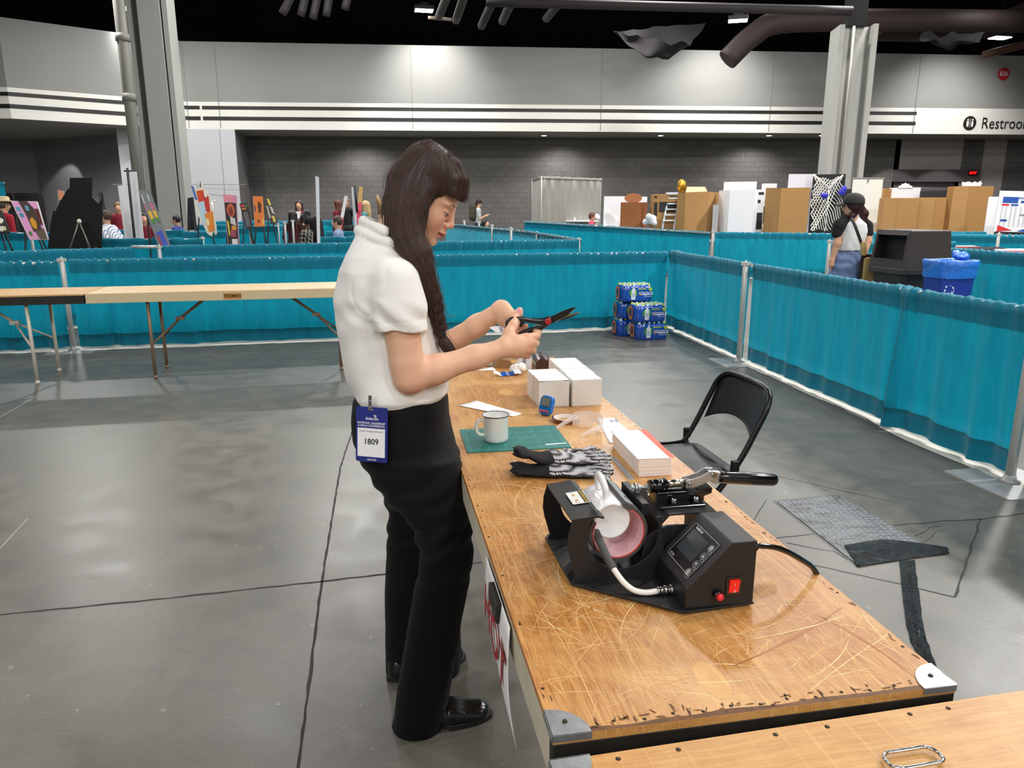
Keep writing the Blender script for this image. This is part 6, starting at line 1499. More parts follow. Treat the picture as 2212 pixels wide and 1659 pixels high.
# collar: stand and fold round the neck
cpt = [D(868, 516, 1.885), D(845, 505, 1.858), D(815, 492, 1.868), D(792, 482, 1.91), D(786, 478, 1.955), D(800, 482, 2.0), D(830, 490, 2.03), D(862, 503, 2.02)]
S.chain([tuple(p) for p in smooth_path(cpt, 3)], [.012] * 22, 0.006)
cp2 = [D(866, 528, 1.862), D(838, 522, 1.835), D(803, 513, 1.845), D(778, 500, 1.905), D(772, 497, 1.955)]
S.chain([tuple(p) for p in smooth_path(cp2, 3)], [.0085] * 13, 0.009)
S.cap(nk, tuple(neck0), .046, .052, 0.004, sub=True)
TR, SLR, SLL = set(map(id, S.p[:nT] + S.p[nS:])), set(map(id, S.p[nT:nT + 2])), set(map(id, S.p[nT + 2:nS]))
dRc = np.array((dR + V(-0.10, 0, 0.0)).normalized()); dLc = np.array(dL)
def shirt_eval(X, prims):
    raw = lambda pr: SDF.eval(SR0, X, pr)
    d = raw([q for q in prims if id(q) in TR])
    for ids_, q, dd, ax in ((SLR, hR, dRc, dR), (SLL, hL, dLc, dL)):
        pr = [w_ for w_ in prims if id(w_) in ids_]
        if not pr: continue
        e = raw(pr); q = np.array(q); ax = np.array(ax); t_ = (X - q) @ dd
        rr_ = np.linalg.norm((X - q) - ((X - q) @ ax)[:, None] * ax, axis=1)
        hol = np.maximum(rr_ - .0485, -(t_ + 0.022))
        e = np.maximum(np.maximum(e, t_), -hol)
        h = np.clip(0.5 + 0.5 * (e - d) / .022, 0, 1); d = e * (1 - h) + d * h - .022 * h * (1 - h)
    return d + shirt_disp(X)
SR0 = SDF(0.02); S.eval = shirt_eval
wv = Wave(5, 8, 10, 34); wv2 = Wave(12, 6, 26, 60, (1, 1, .35)); arm0 = np.array(D(805, 640, 1.80)); cen = np.array(D(850, 700, 1.945))
def shirt_disp(X):
    d = X - arm0; r = np.linalg.norm(d, axis=1)
    th = np.arctan2(d[:, 2], d[:, 0]); rad = np.sin(th * 7 + 14 * r + 1.5 * wv(X)) * np.exp(-((r - .10) / .06) ** 2) * np.clip(r / .05, 0, 1) * (0.35 + 0.65 * np.clip(-d[:, 2] / .08, 0, 1))
    low = np.clip((np.array(D(850, 740, 1.9).z) - X[:, 2]) / .12, 0, 1)
    drape_ = np.sin((X[:, 0] * 38 - X[:, 2] * 16 + 2.5 * wv(X))) * low
    arm_ = np.exp(-((X[:, 1] - 1.76) / .06) ** 2) * np.clip((D(850, 640, 1.8).z - X[:, 2]) / .05, 0, 1) * np.clip((X[:, 2] - hR.z) / .03, 0, 1)
    fold = np.sin(X[:, 2] * 95 + X[:, 0] * 70 + 3 * wv(X)) * arm_
    seam = np.exp(-((np.linalg.norm(X - np.array(SR + V(-.018, .05, -.035)), axis=1) - .098) / .0022) ** 2) * (X[:, 1] < 1.9) * (X[:, 0] < SR.x + .03)
    hq = np.exp(-(((X - np.array(hR)) @ np.array(dR) + .023) / .0016) ** 2) * (np.linalg.norm(X - np.array(hR), axis=1) < .09)
    return 0.0030 * rad + 0.0046 * drape_ + 0.0046 * fold + 0.0034 * wv(X) + 0.0022 * wv2(X) + 0.0022 * seam + 0.0016 * hq
Vs, Qs = S.mesh(0.0034); Vs = relax(Vs, Qs, 2, 0.5)
np_mesh('polo_shirt', Vs, Qs, M_polo, person)

# ---- trousers
Tt = SDF(0.03); 
Tt.stack([row(848, 772, 962, 1.945, .148), row(862, 766, 967, 1.945, .156), row(900, 764, 970, 1.945, .164), row(940, 768, 978, 1.945, .170), row(985, 786, 993, 1.945, .172), row(1030, 815, 1004, 1.945, .168), row(1070, 840, 1010, 1.945, .150)], None, 0.03, 2.3)
near = [(985, 800, 990, 1.86, .090), (1040, 832, 1003, 1.86, .092), (1098, 872, 1012, 1.855, .088), (1149, 898, 1019, 1.85, .084), (1184, 905, 1021, 1.845, .080), (1225, 905, 1019, 1.84, .076), (1275, 893, 1009, 1.835, .072), (1326, 885, 1000, 1.832, .070), (1402, 872, 988, 1.83, .072), (1478, 858, 976, 1.828, .075), (1540, 848, 964, 1.826, .078), (1572, 845, 955, 1.826, .080)]
far = [(985, 800, 985, 2.035, .088), (1040, 828, 996, 2.045, .088), (1103, 838, 1002, 2.05, .084), (1174, 836, 1003, 2.055, .080), (1225, 832, 1001, 2.06, .078), (1326, 830, 995, 2.07, .076), (1402, 832, 996, 2.075, .078), (1450, 833, 992, 2.078, .082), (1476, 834, 985, 2.08, .084), (1492, 836, 982, 2.08, .084)]
Tt.stack([row(*q) for q in near], None, 0.03, 2.2); Tt.stack([row(*q) for q in far], None, 0.03, 2.2)
wt = Wave(21, 7, 14, 40); wt2 = Wave(33, 5, 10, 24, (1, 1, .25))
zk, zh = D(950, 1170, 1.84).z, D(900, 1040, 1.86).z
def tr_disp(X):
    kn = np.exp(-((X[:, 2] - zk) / .10) ** 2) + 0.8 * np.exp(-((X[:, 2] - zh) / .07) ** 2)
    f = np.sin(X[:, 2] * 88 - X[:, 0] * 46 + 2.6 * wt(X)) * kn
    lower = np.clip((zk - X[:, 2]) / .15, 0, 1)
    return 0.0050 * f + 0.0035 * wt(X) + 0.0050 * wt2(X) * lower
Tt.disp = tr_disp
Vt, Qt = Tt.mesh(0.0048); Vt = relax(Vt, Qt, 2)
np_mesh('trousers', Vt, Qt, M_trs, person)
mb = MB(); g = []     # waistband
for k in range(49):
    a = 2 * PI * k / 48; zz, cx, cy, rx, ry = row(858, 768, 965, 1.945, .1525); c, s = math.cos(a), math.sin(a); r_ = 1 / (abs(c) ** 2.3 + abs(s) ** 2.3) ** (1 / 2.3)
    g.append([(cx + rx * c * r_ * 1.006, cy + ry * s * r_ * 1.012, zz - 0.028), (cx + rx * c * r_ * 1.006, cy + ry * s * r_ * 1.012, zz + 0.0)])
mb.sheet(g); mb.build('waistband', M_trs, person, True)

# ---- loafers
def loafer(H, Tq, label, ml):
    ax = (Tq - H).normalized(); Ln = (Tq - H).length; M = frame(H, ax, V(-ax.y, ax.x, 0)); t = thing('loafer_shoe', '', 'x') if False else None
    k = SDF(0.02); P = lambda x, y, z: tuple(M @ V(x, y, z)); up = np.array((0, 0, 1.0))
    k.cap(P(.040, 0, .036), P(.085, 0, .040), .036, .037); k.cap(P(.085, 0, .042), P(.165, ml * .004, .030), .037, .036); k.cap(P(.165, ml * .004, .028), P(Ln - .043, ml * .004, .022), .041, .038, flat=(up, .82)); k.cap(P(.05, 0, .055), P(.075, 0, .075), .032, .034)
    k.cut = [lambda X: 0.012 - X[:, 2]]
    Mi = np.array(M.inverted())
    def dsp(X):
        Y = X @ Mi[:3, :3].T + Mi[:3, 3]
        wl = np.abs(((Y[:, 0] - .20) / .052) ** 2 + (Y[:, 1] / .030) ** 2 - 1) * 0.02
        return -0.0012 * np.exp(-(wl / .0018) ** 2) * (Y[:, 2] > .028) * (Y[:, 0] > .15)
    k.disp = dsp
    v, q = k.mesh(0.0034); v = relax(v, q, 1)
    np_mesh('shoe', v, q, M_shoe, person)
    out = []
    for i in range(40):
        a = 2 * PI * i / 40; c, s = math.cos(a), math.sin(a); x = Ln / 2 + c * (Ln / 2 + .003); wd = .0455 if c > .1 else .040; u = (c + 1) / 2
        out.append((x, ml * .004 * u + s * (wd * (1 - 0.16 * (1 - abs(2 * u - 1)) * (u < .55))) * (1.0 if abs(c) < .86 else .97)))
    mb = MB(); mb.prism(out, 0.007, 0.0165, 0, M); mb.prism([p for p in out if p[0] < Ln * .34] , 0.0, 0.008, 0, M); mb.prism([p for p in out if p[0] > Ln * .45], 0.0, 0.008, 0, M); mb.build('shoe_sole', M_sole, person, True, bevel=0.002)
    mb = MB(); g = []
    for i in range(15):
        a = -1.35 + 2.7 * i / 14; g.append([P(.150 + j * .012, math.sin(a) * .0395, .030 + math.cos(a) * .0390 - .0035 * j) for j in (0, 1, 2)])
    mb.sheet(g); mb.build('shoe_strap', M_shoe, person, True, solid=0.003)
loafer(V(-.335, 1.805, 0), V(-.058, 1.853, 0), 'near', 1)
loafer(V(-.385, 2.020, 0), V(-.155, 2.145, 0), 'far', -1)

# ---- hair
Hh = SDF(0.02)
cap = [(u + .006, f, b, w) for u, f, b, w in lv if u > -.05]
Hh.stack([(zu, (f + b_) / 2, 0, (f - b_) / 2, w) for zu, f, b_, w in ((.1245, -.018, -.046, .022), (.118, .006, -.062, .048), (.106, .034, -.077, .066), (.092, .060, -.087, .078), (.075, .074, -.094, .084), (.055, .086, -.099, .087), (.03, .092, -.100, .088), (.005, .070, -.098, .088), (-.02, .045, -.092, .087), (-.045, .02, -.085, .084), (-.075, .0, -.074, .078))], HM, 0.02, 2.1)
# fringe swept over the forehead
Hh.chain([hp(.030, -.010, .100), hp(.068, -.012, .070), hp(.0865, -.014, .040), hp(.0915, -.014, .021)], [.018, .018, .013, .0075], 0.012)
Hh.chain([hp(.025, .03, .095), hp(.062, .04, .065), hp(.080, .045, .035), hp(.074, .058, .01)], [.020, .018, .013, .008], 0.012)
Hh.chain([hp(.025, -.035, .095), hp(.058, -.044, .066), hp(.074, -.050, .040), hp(.074, -.056, .022)], [.022, .018, .013, .008], 0.012)
main_ = [(896, 400, 1.935, .056), (884, 440, 1.915, .050), (876, 475, 1.892, .045), (877, 510, 1.868, .040), (898, 550, 1.852, .034), (910, 585, 1.848, .026), (922, 617, 1.850, .020), (930, 642, 1.853, .0165)]
Hh.chain([tuple(D(*p[:3])) for p in main_], [p[3] for p in main_], 0.02)
Hh.chain([tuple(D(*p)) for p in ((886, 385, 1.97), (878, 425, 1.965), (868, 455, 1.945), (870, 485, 1.905), (882, 512, 1.875))], [.046, .042, .037, .030, .026], 0.015)
Hh.chain([tuple(D(*p)) for p in ((885, 400, 2.02), (868, 460, 2.0), (860, 500, 1.98))], [.06, .045, .035], 0.02)
Hh.chain([tuple(D(*p)) for p in ((920, 410, 1.895), (898, 440, 1.880), (887, 470, 1.872), (887, 505, 1.865), (899, 545, 1.855))], [.022, .022, .019, .0165, .015], 0.015)
bA_, bB_ = D(930, 634, 1.850), D(951, 716, 1.868)
for i in range(9):
    u = i / 8; p = bA_.lerp(bB_, u); r = .0165 - .0065 * u; s = 1 if i % 2 else -1
    q = p + V(s * r * .50, -.002, 0); Hh.ell(tuple(q), (r * 1.05, r * .95, r * .72), np.array(Matrix.Rotation(s * 0.6, 3, 'Y')), 0.003)
    Hh.ell(tuple(p + V(-s * r * .4, .004, .006)), (r * .9, r * .9, r * .7), np.array(Matrix.Rotation(-s * 0.6, 3, 'Y')), 0.003)
Hh.chain([tuple(D(*p)) for p in ((954, 726, 1.869), (961, 742, 1.872), (970, 755, 1.876), (981, 766, 1.88))], [.008, .0125, .012, .004], 0.006)
face_cut = SDF(0.012)
face_cut.stack([(.0245, .10, -.01, .060, .060), (.012, .10, 0, .075, .067), (-.02, .10, 0, .070, .072), (-.06, .10, 0, .072, .072), (-.12, .09, 0, .08, .065)], HM, 0.01, 2.6)
Hh.cut = [lambda X: -face_cut.eval(X, face_cut.p)]
wh = Wave(3, 8, 60, 150, (1, 1, .25))
guides = [[(940, 306, 1.93), (893, 325, 1.90), (856, 385, 1.90), (846, 450, 1.89), (857, 492, 1.87), (882, 540, 1.84), (912, 588, 1.835), (935, 640, 1.84)],
          [(943, 308, 1.92), (918, 350, 1.87), (897, 415, 1.86), (884, 470, 1.84), (894, 525, 1.83), (922, 595, 1.83), (938, 645, 1.84)],
          [(947, 310, 1.91), (950, 355, 1.88), (938, 415, 1.86), (908, 465, 1.85), (900, 510, 1.845), (920, 590, 1.835), (936, 645, 1.84)],
          [(950, 308, 1.93), (985, 338, 1.92), (1004, 385, 1.93), (1008, 430, 1.94)], [(950, 315, 1.91), (972, 365, 1.88), (985, 405, 1.89), (1002, 436, 1.91)], [(948, 325, 1.90), (958, 380, 1.87), (960, 432, 1.88)],
          [(925, 304, 1.97), (862, 335, 1.97), (838, 400, 1.96), (835, 460, 1.95), (850, 495, 1.92)], [(948, 306, 2.0), (960, 340, 2.05), (965, 400, 2.06)],
          [(938, 645, 1.84), (946, 680, 1.85), (952, 716, 1.86)], [(954, 726, 1.865), (964, 748, 1.87), (984, 768, 1.88)]]
GP, GD = [], []
for g in guides:
    P = smooth_path([D(*p) for p in g], 6)
    for i in range(len(P) - 1): GP.append(np.array((P[i] + P[i + 1]) / 2)); GD.append(np.array((P[i + 1] - P[i]).normalized()))
GP, GD = np.array(GP), np.array(GD)
def flow(X):
    out = np.empty_like(X)
    for i in range(0, len(X), 4000):
        x = X[i:i + 4000]; d2 = ((x[:, None, :] - GP[None]) ** 2).sum(2); d2 = d2 - d2.min(1, keepdims=True); w_ = np.exp(-d2 / .022 ** 2); f = w_ @ GD; out[i:i + 4000] = f / (np.linalg.norm(f, axis=1)[:, None] + 1e-9)
    return out
Vh, Qh = Hh.mesh(0.003); Vh = relax(Vh, Qh, 2)
np_mesh('hair', Vh, Qh, M_hair, person, label='long dark brown hair gathered in a braid over the near shoulder')
def hgrad(X):
    e = 0.002; g = np.stack([Hh.eval(X + np.array(d) * e, Hh.p) - Hh.eval(X - np.array(d) * e, Hh.p) for d in ((1, 0, 0), (0, 1, 0), (0, 0, 1))], 1)
    return g / (np.linalg.norm(g, axis=1)[:, None] + 1e-9)
rs = np.random.RandomState(5)
NS, ST_ = 5200, 26
seed_ok = Vh[:, 2] > D(940, 660, 1.85).z
cand = Vh[seed_ok]; X = cand[rs.choice(len(cand), NS)]
lift = np.abs(rs.normal(0, .0016, NS)); fly = rs.rand(NS) < 0.06; lift[fly] += rs.uniform(.003, .012, fly.sum())
paths = [X.copy()]; wob = rs.normal(0, .12, (NS, 3))
for k in range(ST_):
    f = flow(X) + wob * (0.5 + k / ST_ * (1 + 2 * fly[:, None])); X = X + f * .0068
    dd = Hh.eval(X, Hh.p); X = X - hgrad(X) * (dd - lift * (0.3 + k / ST_))[:, None] * 0.9
    paths.append(X.copy())
paths = np.stack(paths, 1)
fc = face_cut.eval(paths.reshape(-1, 3), face_cut.p).reshape(paths.shape[:2])
cu = bpy.data.curves.new('hair_strands', 'CURVE'); cu.dimensions = '3D'; cu.bevel_depth = 0.00032; cu.bevel_resolution = 0; cu.resolution_u = 1
I = np.array(MW[person.name].inverted())
for k in range(NS):
    n = ST_ + 1; bad = np.where(fc[k] < 0.0015)[0]
    if len(bad): n = bad[0]
    if n < 5: continue
    sp = cu.splines.new('POLY'); sp.points.add(n - 1); P = paths[k, :n] @ I[:3, :3].T + I[:3, 3]
    sp.points.foreach_set('co', np.concatenate([P, np.ones((n, 1))], 1).ravel()); rad = np.ones(n); rad[-4:] = (1, .8, .5, .2); sp.points.foreach_set('radius', rad)
for g, n in (([(925, 545, 1.85), (934, 600, 1.84), (955, 640, 1.845), (962, 668, 1.85), (968, 678, 1.86), (985, 683, 1.87)], 3), ([(918, 530, 1.85), (930, 590, 1.835), (945, 640, 1.84), (960, 660, 1.85)], 5), ([(938, 620, 1.84), (950, 650, 1.84), (966, 664, 1.85)], 4), ([(957, 735, 1.868), (968, 752, 1.872), (990, 771, 1.88)], 16), ([(957, 735, 1.868), (963, 755, 1.872), (975, 772, 1.88)], 12)):
    for j in range(n):
        P = smooth_path([D(p[0] + rs.normal(0, 1.2), p[1] + rs.normal(0, 1.5), p[2] + rs.normal(0, .003)) for p in g], 5); P = np.array([tuple(p) for p in P]) @ I[:3, :3].T + I[:3, 3]
        sp = cu.splines.new('POLY'); sp.points.add(len(P) - 1); sp.points.foreach_set('co', np.concatenate([P, np.ones((len(P), 1))], 1).ravel())
M_str = mat('hair_strand', '#54403a', 0.45, spec=0.35)
cu.materials.append(M_str); o = bpy.data.objects.new('hair_strands', cu); COL.objects.link(o); o.parent = person; o['kind'] = 'stuff'
p = D(953, 721, 1.866); mb = MB()
for k in range(3): mb.tube([p + V(.0085 * math.cos(a) + .001 * k, .0085 * math.sin(a), -.004 + .004 * k + .002 * math.sin(a * 2)) for a in [2 * PI * j / 16 for j in range(16)]], .0032, 8, 0, False, True)
mb.build('hair_tie', mat('black_elastic', '#0c0b0c', 0.6), person, True)

# ---- badge hanging at the hip
Fb = frame(D(803, 939, 1.772), D(840, 942, 1.775) - D(766, 936, 1.790), D(798, 879, 1.775) - D(808, 998, 1.765))
bw_, bh_ = 0.0825, 0.141
t = thing('name_badge', 'blue and white conference badge numbered 1809 clipped at the trouser waist', 'badge', M=Fb)
mb = MB(); mb.prism(rrect(bw_, bh_, 0.005), -0.0006, 0.0006); mb.build('badge_card', mat('badge_blue', '#232f86', 0.3, coat=0.5, nz=(5, '#1b2468', 0.6)), t)
mb = MB(); mb.prism(rrect(0.0715, 0.0735, 0.0005), 0.0007, 0.0011, 0, T(-0.001, -0.0205, 0)); mb.build('number_card', mat('badge_white', '#f2f2f4', 0.35, coat=0.3), t)
mb = MB(); z = 0.0014; mb.text('1809', 0.0205, T(-0.001, -0.0185, z), 0, True, 0.95); mb.text('Graphics Imaging Sublimation', 0.0052, T(-0.001, 0.0085, z), 0); mb.build('number', mat('badge_ink', '#26262c', 0.5), t)
mb = MB(); mb.text('SkillsUSA', 0.0088, T(0.001, 0.0405, z), 0, True); mb.text('NATIONAL LEADERSHIP', 0.0073, T(-0.001, 0.0295, z), 0, True, 0.92); mb.text('& SKILLS CONFERENCE', 0.0073, T(-0.001, 0.0225, z), 0, True, 0.92); mb.text('#NLSC25', 0.0058, T(0.001, -0.0645, z), 0, True)
for k in range(3): mb.box((0.008 + 0.001 * k, 0.0500 - 0.0022 * k, z), (0.008 - k * 0.0016, 0.0014, 0.0001))
mb.box((-0.002, 0.0632, z), (0.011, 0.0026, 0.0001)); mb.build('heading', mat('badge_print', '#e8e9f2', 0.5), t)
mb = MB(); mb.box((-0.004, 0.082, 0.002), (0.009, 0.036, 0.0022), 0, None, (0.9, 1)); mb.box((-0.004, 0.066, 0.002), (0.012, 0.007, 0.0016)); mb.lathe([(0.0022, 0.003), (0.0022, 0.0042), (0, 0.0046)], 10, 0, T(-0.004, 0.086, 0)); mb.lathe([(0.0026, 0.003), (0.0026, 0.0042), (0, 0.0046)], 10, 0, T(-0.004, 0.070, 0)); mb.build('clip', M_chrome, t)

# ---- scissors in the hands
yS = 1.968
sp_ = D(1184, 693, yS); Fs = frame(sp_, D(1250, 669, yS + .01) - sp_, V(0, 0, 1))   # x along blades, y up, z toward camera
Fi = Fs.inverted()
def sx(px, py): p = Fi @ D(px, py, yS); return (p.x, p.y)
t = thing('scissors', 'open black kitchen scissors with a red pivot held by the standing person', 'scissors', M=Fs)
M_sb = mat('scissor_black', '#121214', 0.33, coat=0.2); M_sbl = mat('blade_steel', '#9c8672', 0.28, 0.9); M_edge = mat('blade_edge', '#d9d9da', 0.18, 1.0)
mb = MB(); mb.prism([sx(*q) for q in ((1172, 700), (1186, 701), (1205, 693), (1228, 680), (1240, 670), (1247, 664), (1236, 665), (1218, 671), (1196, 681), (1180, 686))][::1], 0.0005, 0.0028); mb.build('upper_blade', M_sb, t, bevel=0.0005)
mb = MB(); mb.prism([sx(*q) for q in ((1200, 694), (1228, 680.5), (1241, 670.5), (1237, 673.5), (1222, 684), (1200, 696.5))], 0.0002, 0.0030); mb.build('upper_edge', M_edge, t)
mb = MB(); mb.prism([sx(*q) for q in ((1184, 700), (1197, 693), (1226, 681), (1250, 676), (1257, 675), (1250, 679), (1232, 685), (1205, 692.5))], -0.0028, -0.0004); mb.build('lower_blade', M_sbl, t, bevel=0.0004)
mb = MB(); mb.prism([sx(*q) for q in ((1196, 692), (1222, 686.5), (1244, 681.5), (1250, 679), (1240, 684.5), (1220, 690), (1198, 696.5))], -0.0036, 0.0004); mb.build('lower_spine', M_sb, t)
mb = MB(); c0 = sx(1183.5, 693.2); mb.lathe([(0.0088, 0.0058), (0.0088, 0.0064), (0.008, 0.0068), (0.0, 0.0069)], 24, 0, T(c0[0], c0[1], 0)); mb.build('pivot_cap', mat('pivot_red', '#b02a30', 0.35), t)
def ribbon(mb, pts, ws, z0, z1):
    P = smooth_path([V(*sx(*q), 0) for q in pts], 5); n = len(P); W_ = [ws[min(len(ws) - 1, int(i / 5))] * (1 - (i % 5) / 5) + ws[min(len(ws) - 1, int(i / 5) + 1)] * (i % 5) / 5 for i in range(n)]
    rings = []
    for i in range(n):
        d = (P[min(i + 1, n - 1)] - P[max(i - 1, 0)]).normalized(); nn = V(-d.y, d.x, 0) * W_[i]; zc, zr_ = (z0 + z1) / 2, (z1 - z0) / 2
        rings.append([P[i] + nn * math.cos(a) + V(0, 0, zc + zr_ * math.sin(a)) for a in [2 * PI * k / 12 for k in range(12)]])
    mb.loft(rings, 0)
mb = MB(); ribbon(mb, [(1190, 690), (1172, 694), (1150, 692), (1128, 688), (1108, 687), (1097, 691), (1094, 698), (1098, 703)], [.010, .009, .0068, .0058, .0052, .0055, .0052, .0045], -0.006, 0.006); ribbon(mb, [(1128, 690), (1126, 698), (1124, 705)], [.006, .005, .004], -0.006, 0.006); mb.build('upper_handle', M_sb, t)
mb = MB(); ribbon(mb, [(1190, 688), (1180, 698), (1166, 708), (1150, 712), (1134, 716), (1120, 722)], [.010, .0095, .0085, .0075, .007, .006], -0.007, 0.004); mb.build('lower_handle', M_sb, t)
mb = MB()
for k in range(9): a = sx(1153 + k * 2.2, 704.5 - k * 1.25 - 0.05 * k * k); mb.ball((a[0], a[1], 0.0), 0.0014, 8)
mb.build('nut_teeth', M_edge, t)
# slip of printed labels held in the far hand
q = [D(1056, 707.3, 2.0), D(1088, 706, 2.0), D(1096, 716, 1.985), D(1075, 721, 1.975)]
F = frame((q[0] + q[1] + q[2] + q[3]) / 4, q[1] - q[0], q[0] - q[3])
t = thing('label_slip', 'small white slip with blue print held under the scissors', 'paper', M=F); Fi = F.inverted()
mb = MB(); P = [Fi @ p for p in q]; mb.sheet([[P[3].lerp(P[2], i / 6) * (1 - j / 4) + P[0].lerp(P[1], i / 6) * (j / 4) + V(0, 0, .004 * math.sin(i / 6 * PI)) for j in range(5)] for i in range(7)]); mb.build('sheet', M_paper, t, solid=0.0004)
mb = MB(); 
for k, s in enumerate(('Skills', 'USA')): mb.text(s, 0.009, T(0.004 + k * 0.012, -0.001, 0.0052) @ RZ(R(-80)), 0, True)
mb.build('print', M_ink, t)
# ================================================================== GALLERY, EXHIBITS AND PEOPLE IN THE HALL
M_easel = mat('easel_black', '#151516', 0.45); M_easelw = mat('easel_wood', '#b58a55', 0.6); M_kraft = mat('cardboard', '#b08450', 0.75, nz=(3, '#a67a47', 0.5, (1, 1, 8))); M_kraft2 = mat('cardboard_dark', '#9c5f33', 0.75, nz=(3, '#925529', 0.5)); M_foam = mat('foam_board', '#eaebef', 0.6); M_ink2 = mat('carton_ink', '#22211f', 0.6)
PAL = {}
def pal(c):
    if c not in PAL: PAL[c] = mat('paint_' + c, c, 0.55)
    return PAL[c]
def board(name, label, cat, q, yb, yt, art=(), back='#d8d5d0', group=None, easel=None, thick=0.025, out=None):
    """leaning board; q = picture corners TL TR BR BL; yb / yt distances of its foot and head; art = [(colour, [(u, v)...])]"""
    P = [D(*q[0], yt), D(*q[1], yt + 0.02), D(*q[2], yb + 0.02), D(*q[3], yb)]
    c = (P[2] + P[3]) / 2; t = thing(name, label, cat, (c.x, c.y, 0), group=group)
    nrm = (P[1] - P[0]).cross(P[3] - P[0]).normalized(); nrm = nrm if nrm.y < 0 else -nrm
    def uv(u, v): return (P[0].lerp(P[1], u)).lerp(P[3].lerp(P[2], u), v)
    o = out or [(0, 0), (1, 0), (1, 1), (0, 1)]
    mb = MB(); n = len(o); fr = [uv(*p) for p in o]; bk = [p - nrm * thick for p in fr]
    mb.add(fr + bk, [tuple(range(n)), tuple(range(2 * n - 1, n - 1, -1))] + [(i, (i + 1) % n, n + (i + 1) % n, n + i) for i in range(n)]); mb.build('panel', pal(back), t, True)
    for k, (colr, pl) in enumerate(art):
        mb = MB(); mb.poly([uv(*p) + nrm * (0.003 + 0.0012 * k) for p in pl]); mb.build('painted_area', pal(colr), t, True)
    if easel:
        top = uv(0.5, 0.02) - nrm * 0.05; h = max(0.2, top.z); bw = (P[1] - P[0]).length * 0.4 + 0.12
        u = (P[2] - P[3]).normalized()
        for s in (-1, 1): mb = MB(); mb.tube([top, V(c.x, c.y, 0) + u * s * bw - V(0, 0.12, 0)], 0.014, 8); mb.build('easel_leg', easel, t, True)
        mb = MB(); mb.tube([top, V(c.x, c.y + 0.55, 0)], 0.014, 8); mb.build('easel_leg', easel, t, True)
    return t
def rc(u0, v0, u1, v1): return [(u0, v0), (u1, v0), (u1, v1), (u0, v1)]
GR = 'paintings on easels'
def blob(cu, cv, ru, rv, n=14, w=0.0, s=0): return [(cu + ru * math.cos(2 * PI * k / n) * (1 + w * math.sin(3 * k + s)), cv + rv * math.sin(2 * PI * k / n) * (1 + w * math.cos(2 * k + s))) for k in range(n)]
board('painting', 'pink and brown leaning painting with an orange patch, far left', 'painting', [(23, 434), (80, 435), (104, 517), (64, 518)], 12.0, 12.2, [('#f0a8d8', rc(.04, .02, .96, .98)), ('#4b372f', [(.28, .0), (.62, .0), (.80, .2), (.86, .80), (.40, .80), (.36, .3)]), ('#e9a21e', blob(.56, .58, .13, .15, 16, .15)), ('#4fb3c4', rc(.08, .16, .24, .26)), ('#3d9fc0', rc(.10, .32, .26, .42)), ('#5b2420', rc(.82, .2, .97, .62)), ('#6a9ec0', rc(.46, .12, .60, .26)), ('#3c8a3c', blob(.22, .84, .08, .06)), ('#6b5848', [(.5, .80), (.95, .72), (.99, .99), (.6, .99)])], '#efe3ea', GR, M_easel)
board('painting', 'dark painting with white flowers cut by the left edge', 'painting', [(-30, 455), (4, 455), (22, 503), (-18, 503)], 12.0, 12.2, [('#17181c', rc(.02, .02, .98, .98)), ('#e9e6d0', blob(.7, .45, .18, .12, 12, .3)), ('#d8d3c0', blob(.55, .8, .3, .12, 14, .3)), ('#e0c97a', blob(.8, .85, .08, .05))], '#1c1c20', GR, M_easel)
out = [(.58, 0), (.80, 0), (.80, .26), (.93, .36), (.985, .30), (.985, .20), (1.0, .22), (1.0, 1), (0, 1), (.04, .7), (.10, .45), (.14, .47), (.22, .34), (.36, .16), (.40, .14), (.40, 0)]
board('cutout_board', 'tall black cut-out board seen from behind on a tripod', 'board', [(103, 384), (222, 384), (219, 537), (103, 537)], 11.6, 11.6, [], '#0b0b0d', None, None, 0.02, out)
mb = MB(); hb = D(171, 478, 11.45)
t = thing('easel_tripod', 'metal tripod legs behind the tall black cut-out board', 'easel', (hb.x, hb.y, 0))
for (px, py) in ((148, 545), (198, 545)): mb = MB(); mb.tube([hb, D(px, py, 11.35)], 0.013, 8); mb.build('tripod_leg', mat('tripod_grey', '#7b776f', .4, .6), t, True)
mb = MB(); mb.ball(tuple(hb), (0.035, 0.03, 0.035), 10); mb.build('tripod_knob', pal('#e6e2d6'), t, True)
t = board('foam_panel', 'narrow white foam panel, left of the pair on the black stand', 'panel', [(254, 401), (275, 399), (292, 517), (270, 518)], 13.2, 13.4, [], '#e4e4e6', 'white foam panels')
board('foam_panel', 'tall white foam panel, right of the pair on the black stand', 'panel', [(273, 371), (294, 371), (310, 515), (289, 516)], 13.0, 13.1, [], '#e9e9ec', 'white foam panels')
t = thing('display_stand', 'tall black display stand in front of the white foam panels', 'stand', (D(285, 516, 12.8).x, 12.8, 0)); a, b = D(275, 363, 12.8), D(291, 516, 12.8)
mb = MB(); mb.tube([a, b, (b.x + .05, b.y, 0)], 0.022, 8); mb.build('stand_pole', M_easel, t, True); mb = MB(); c_ = a.lerp(b, .04); mb.tube([c_ - V(.06, 0, 0), c_ + V(.06, 0, 0)], 0.012, 6); mb.build('crosspiece', M_easel, t, True)
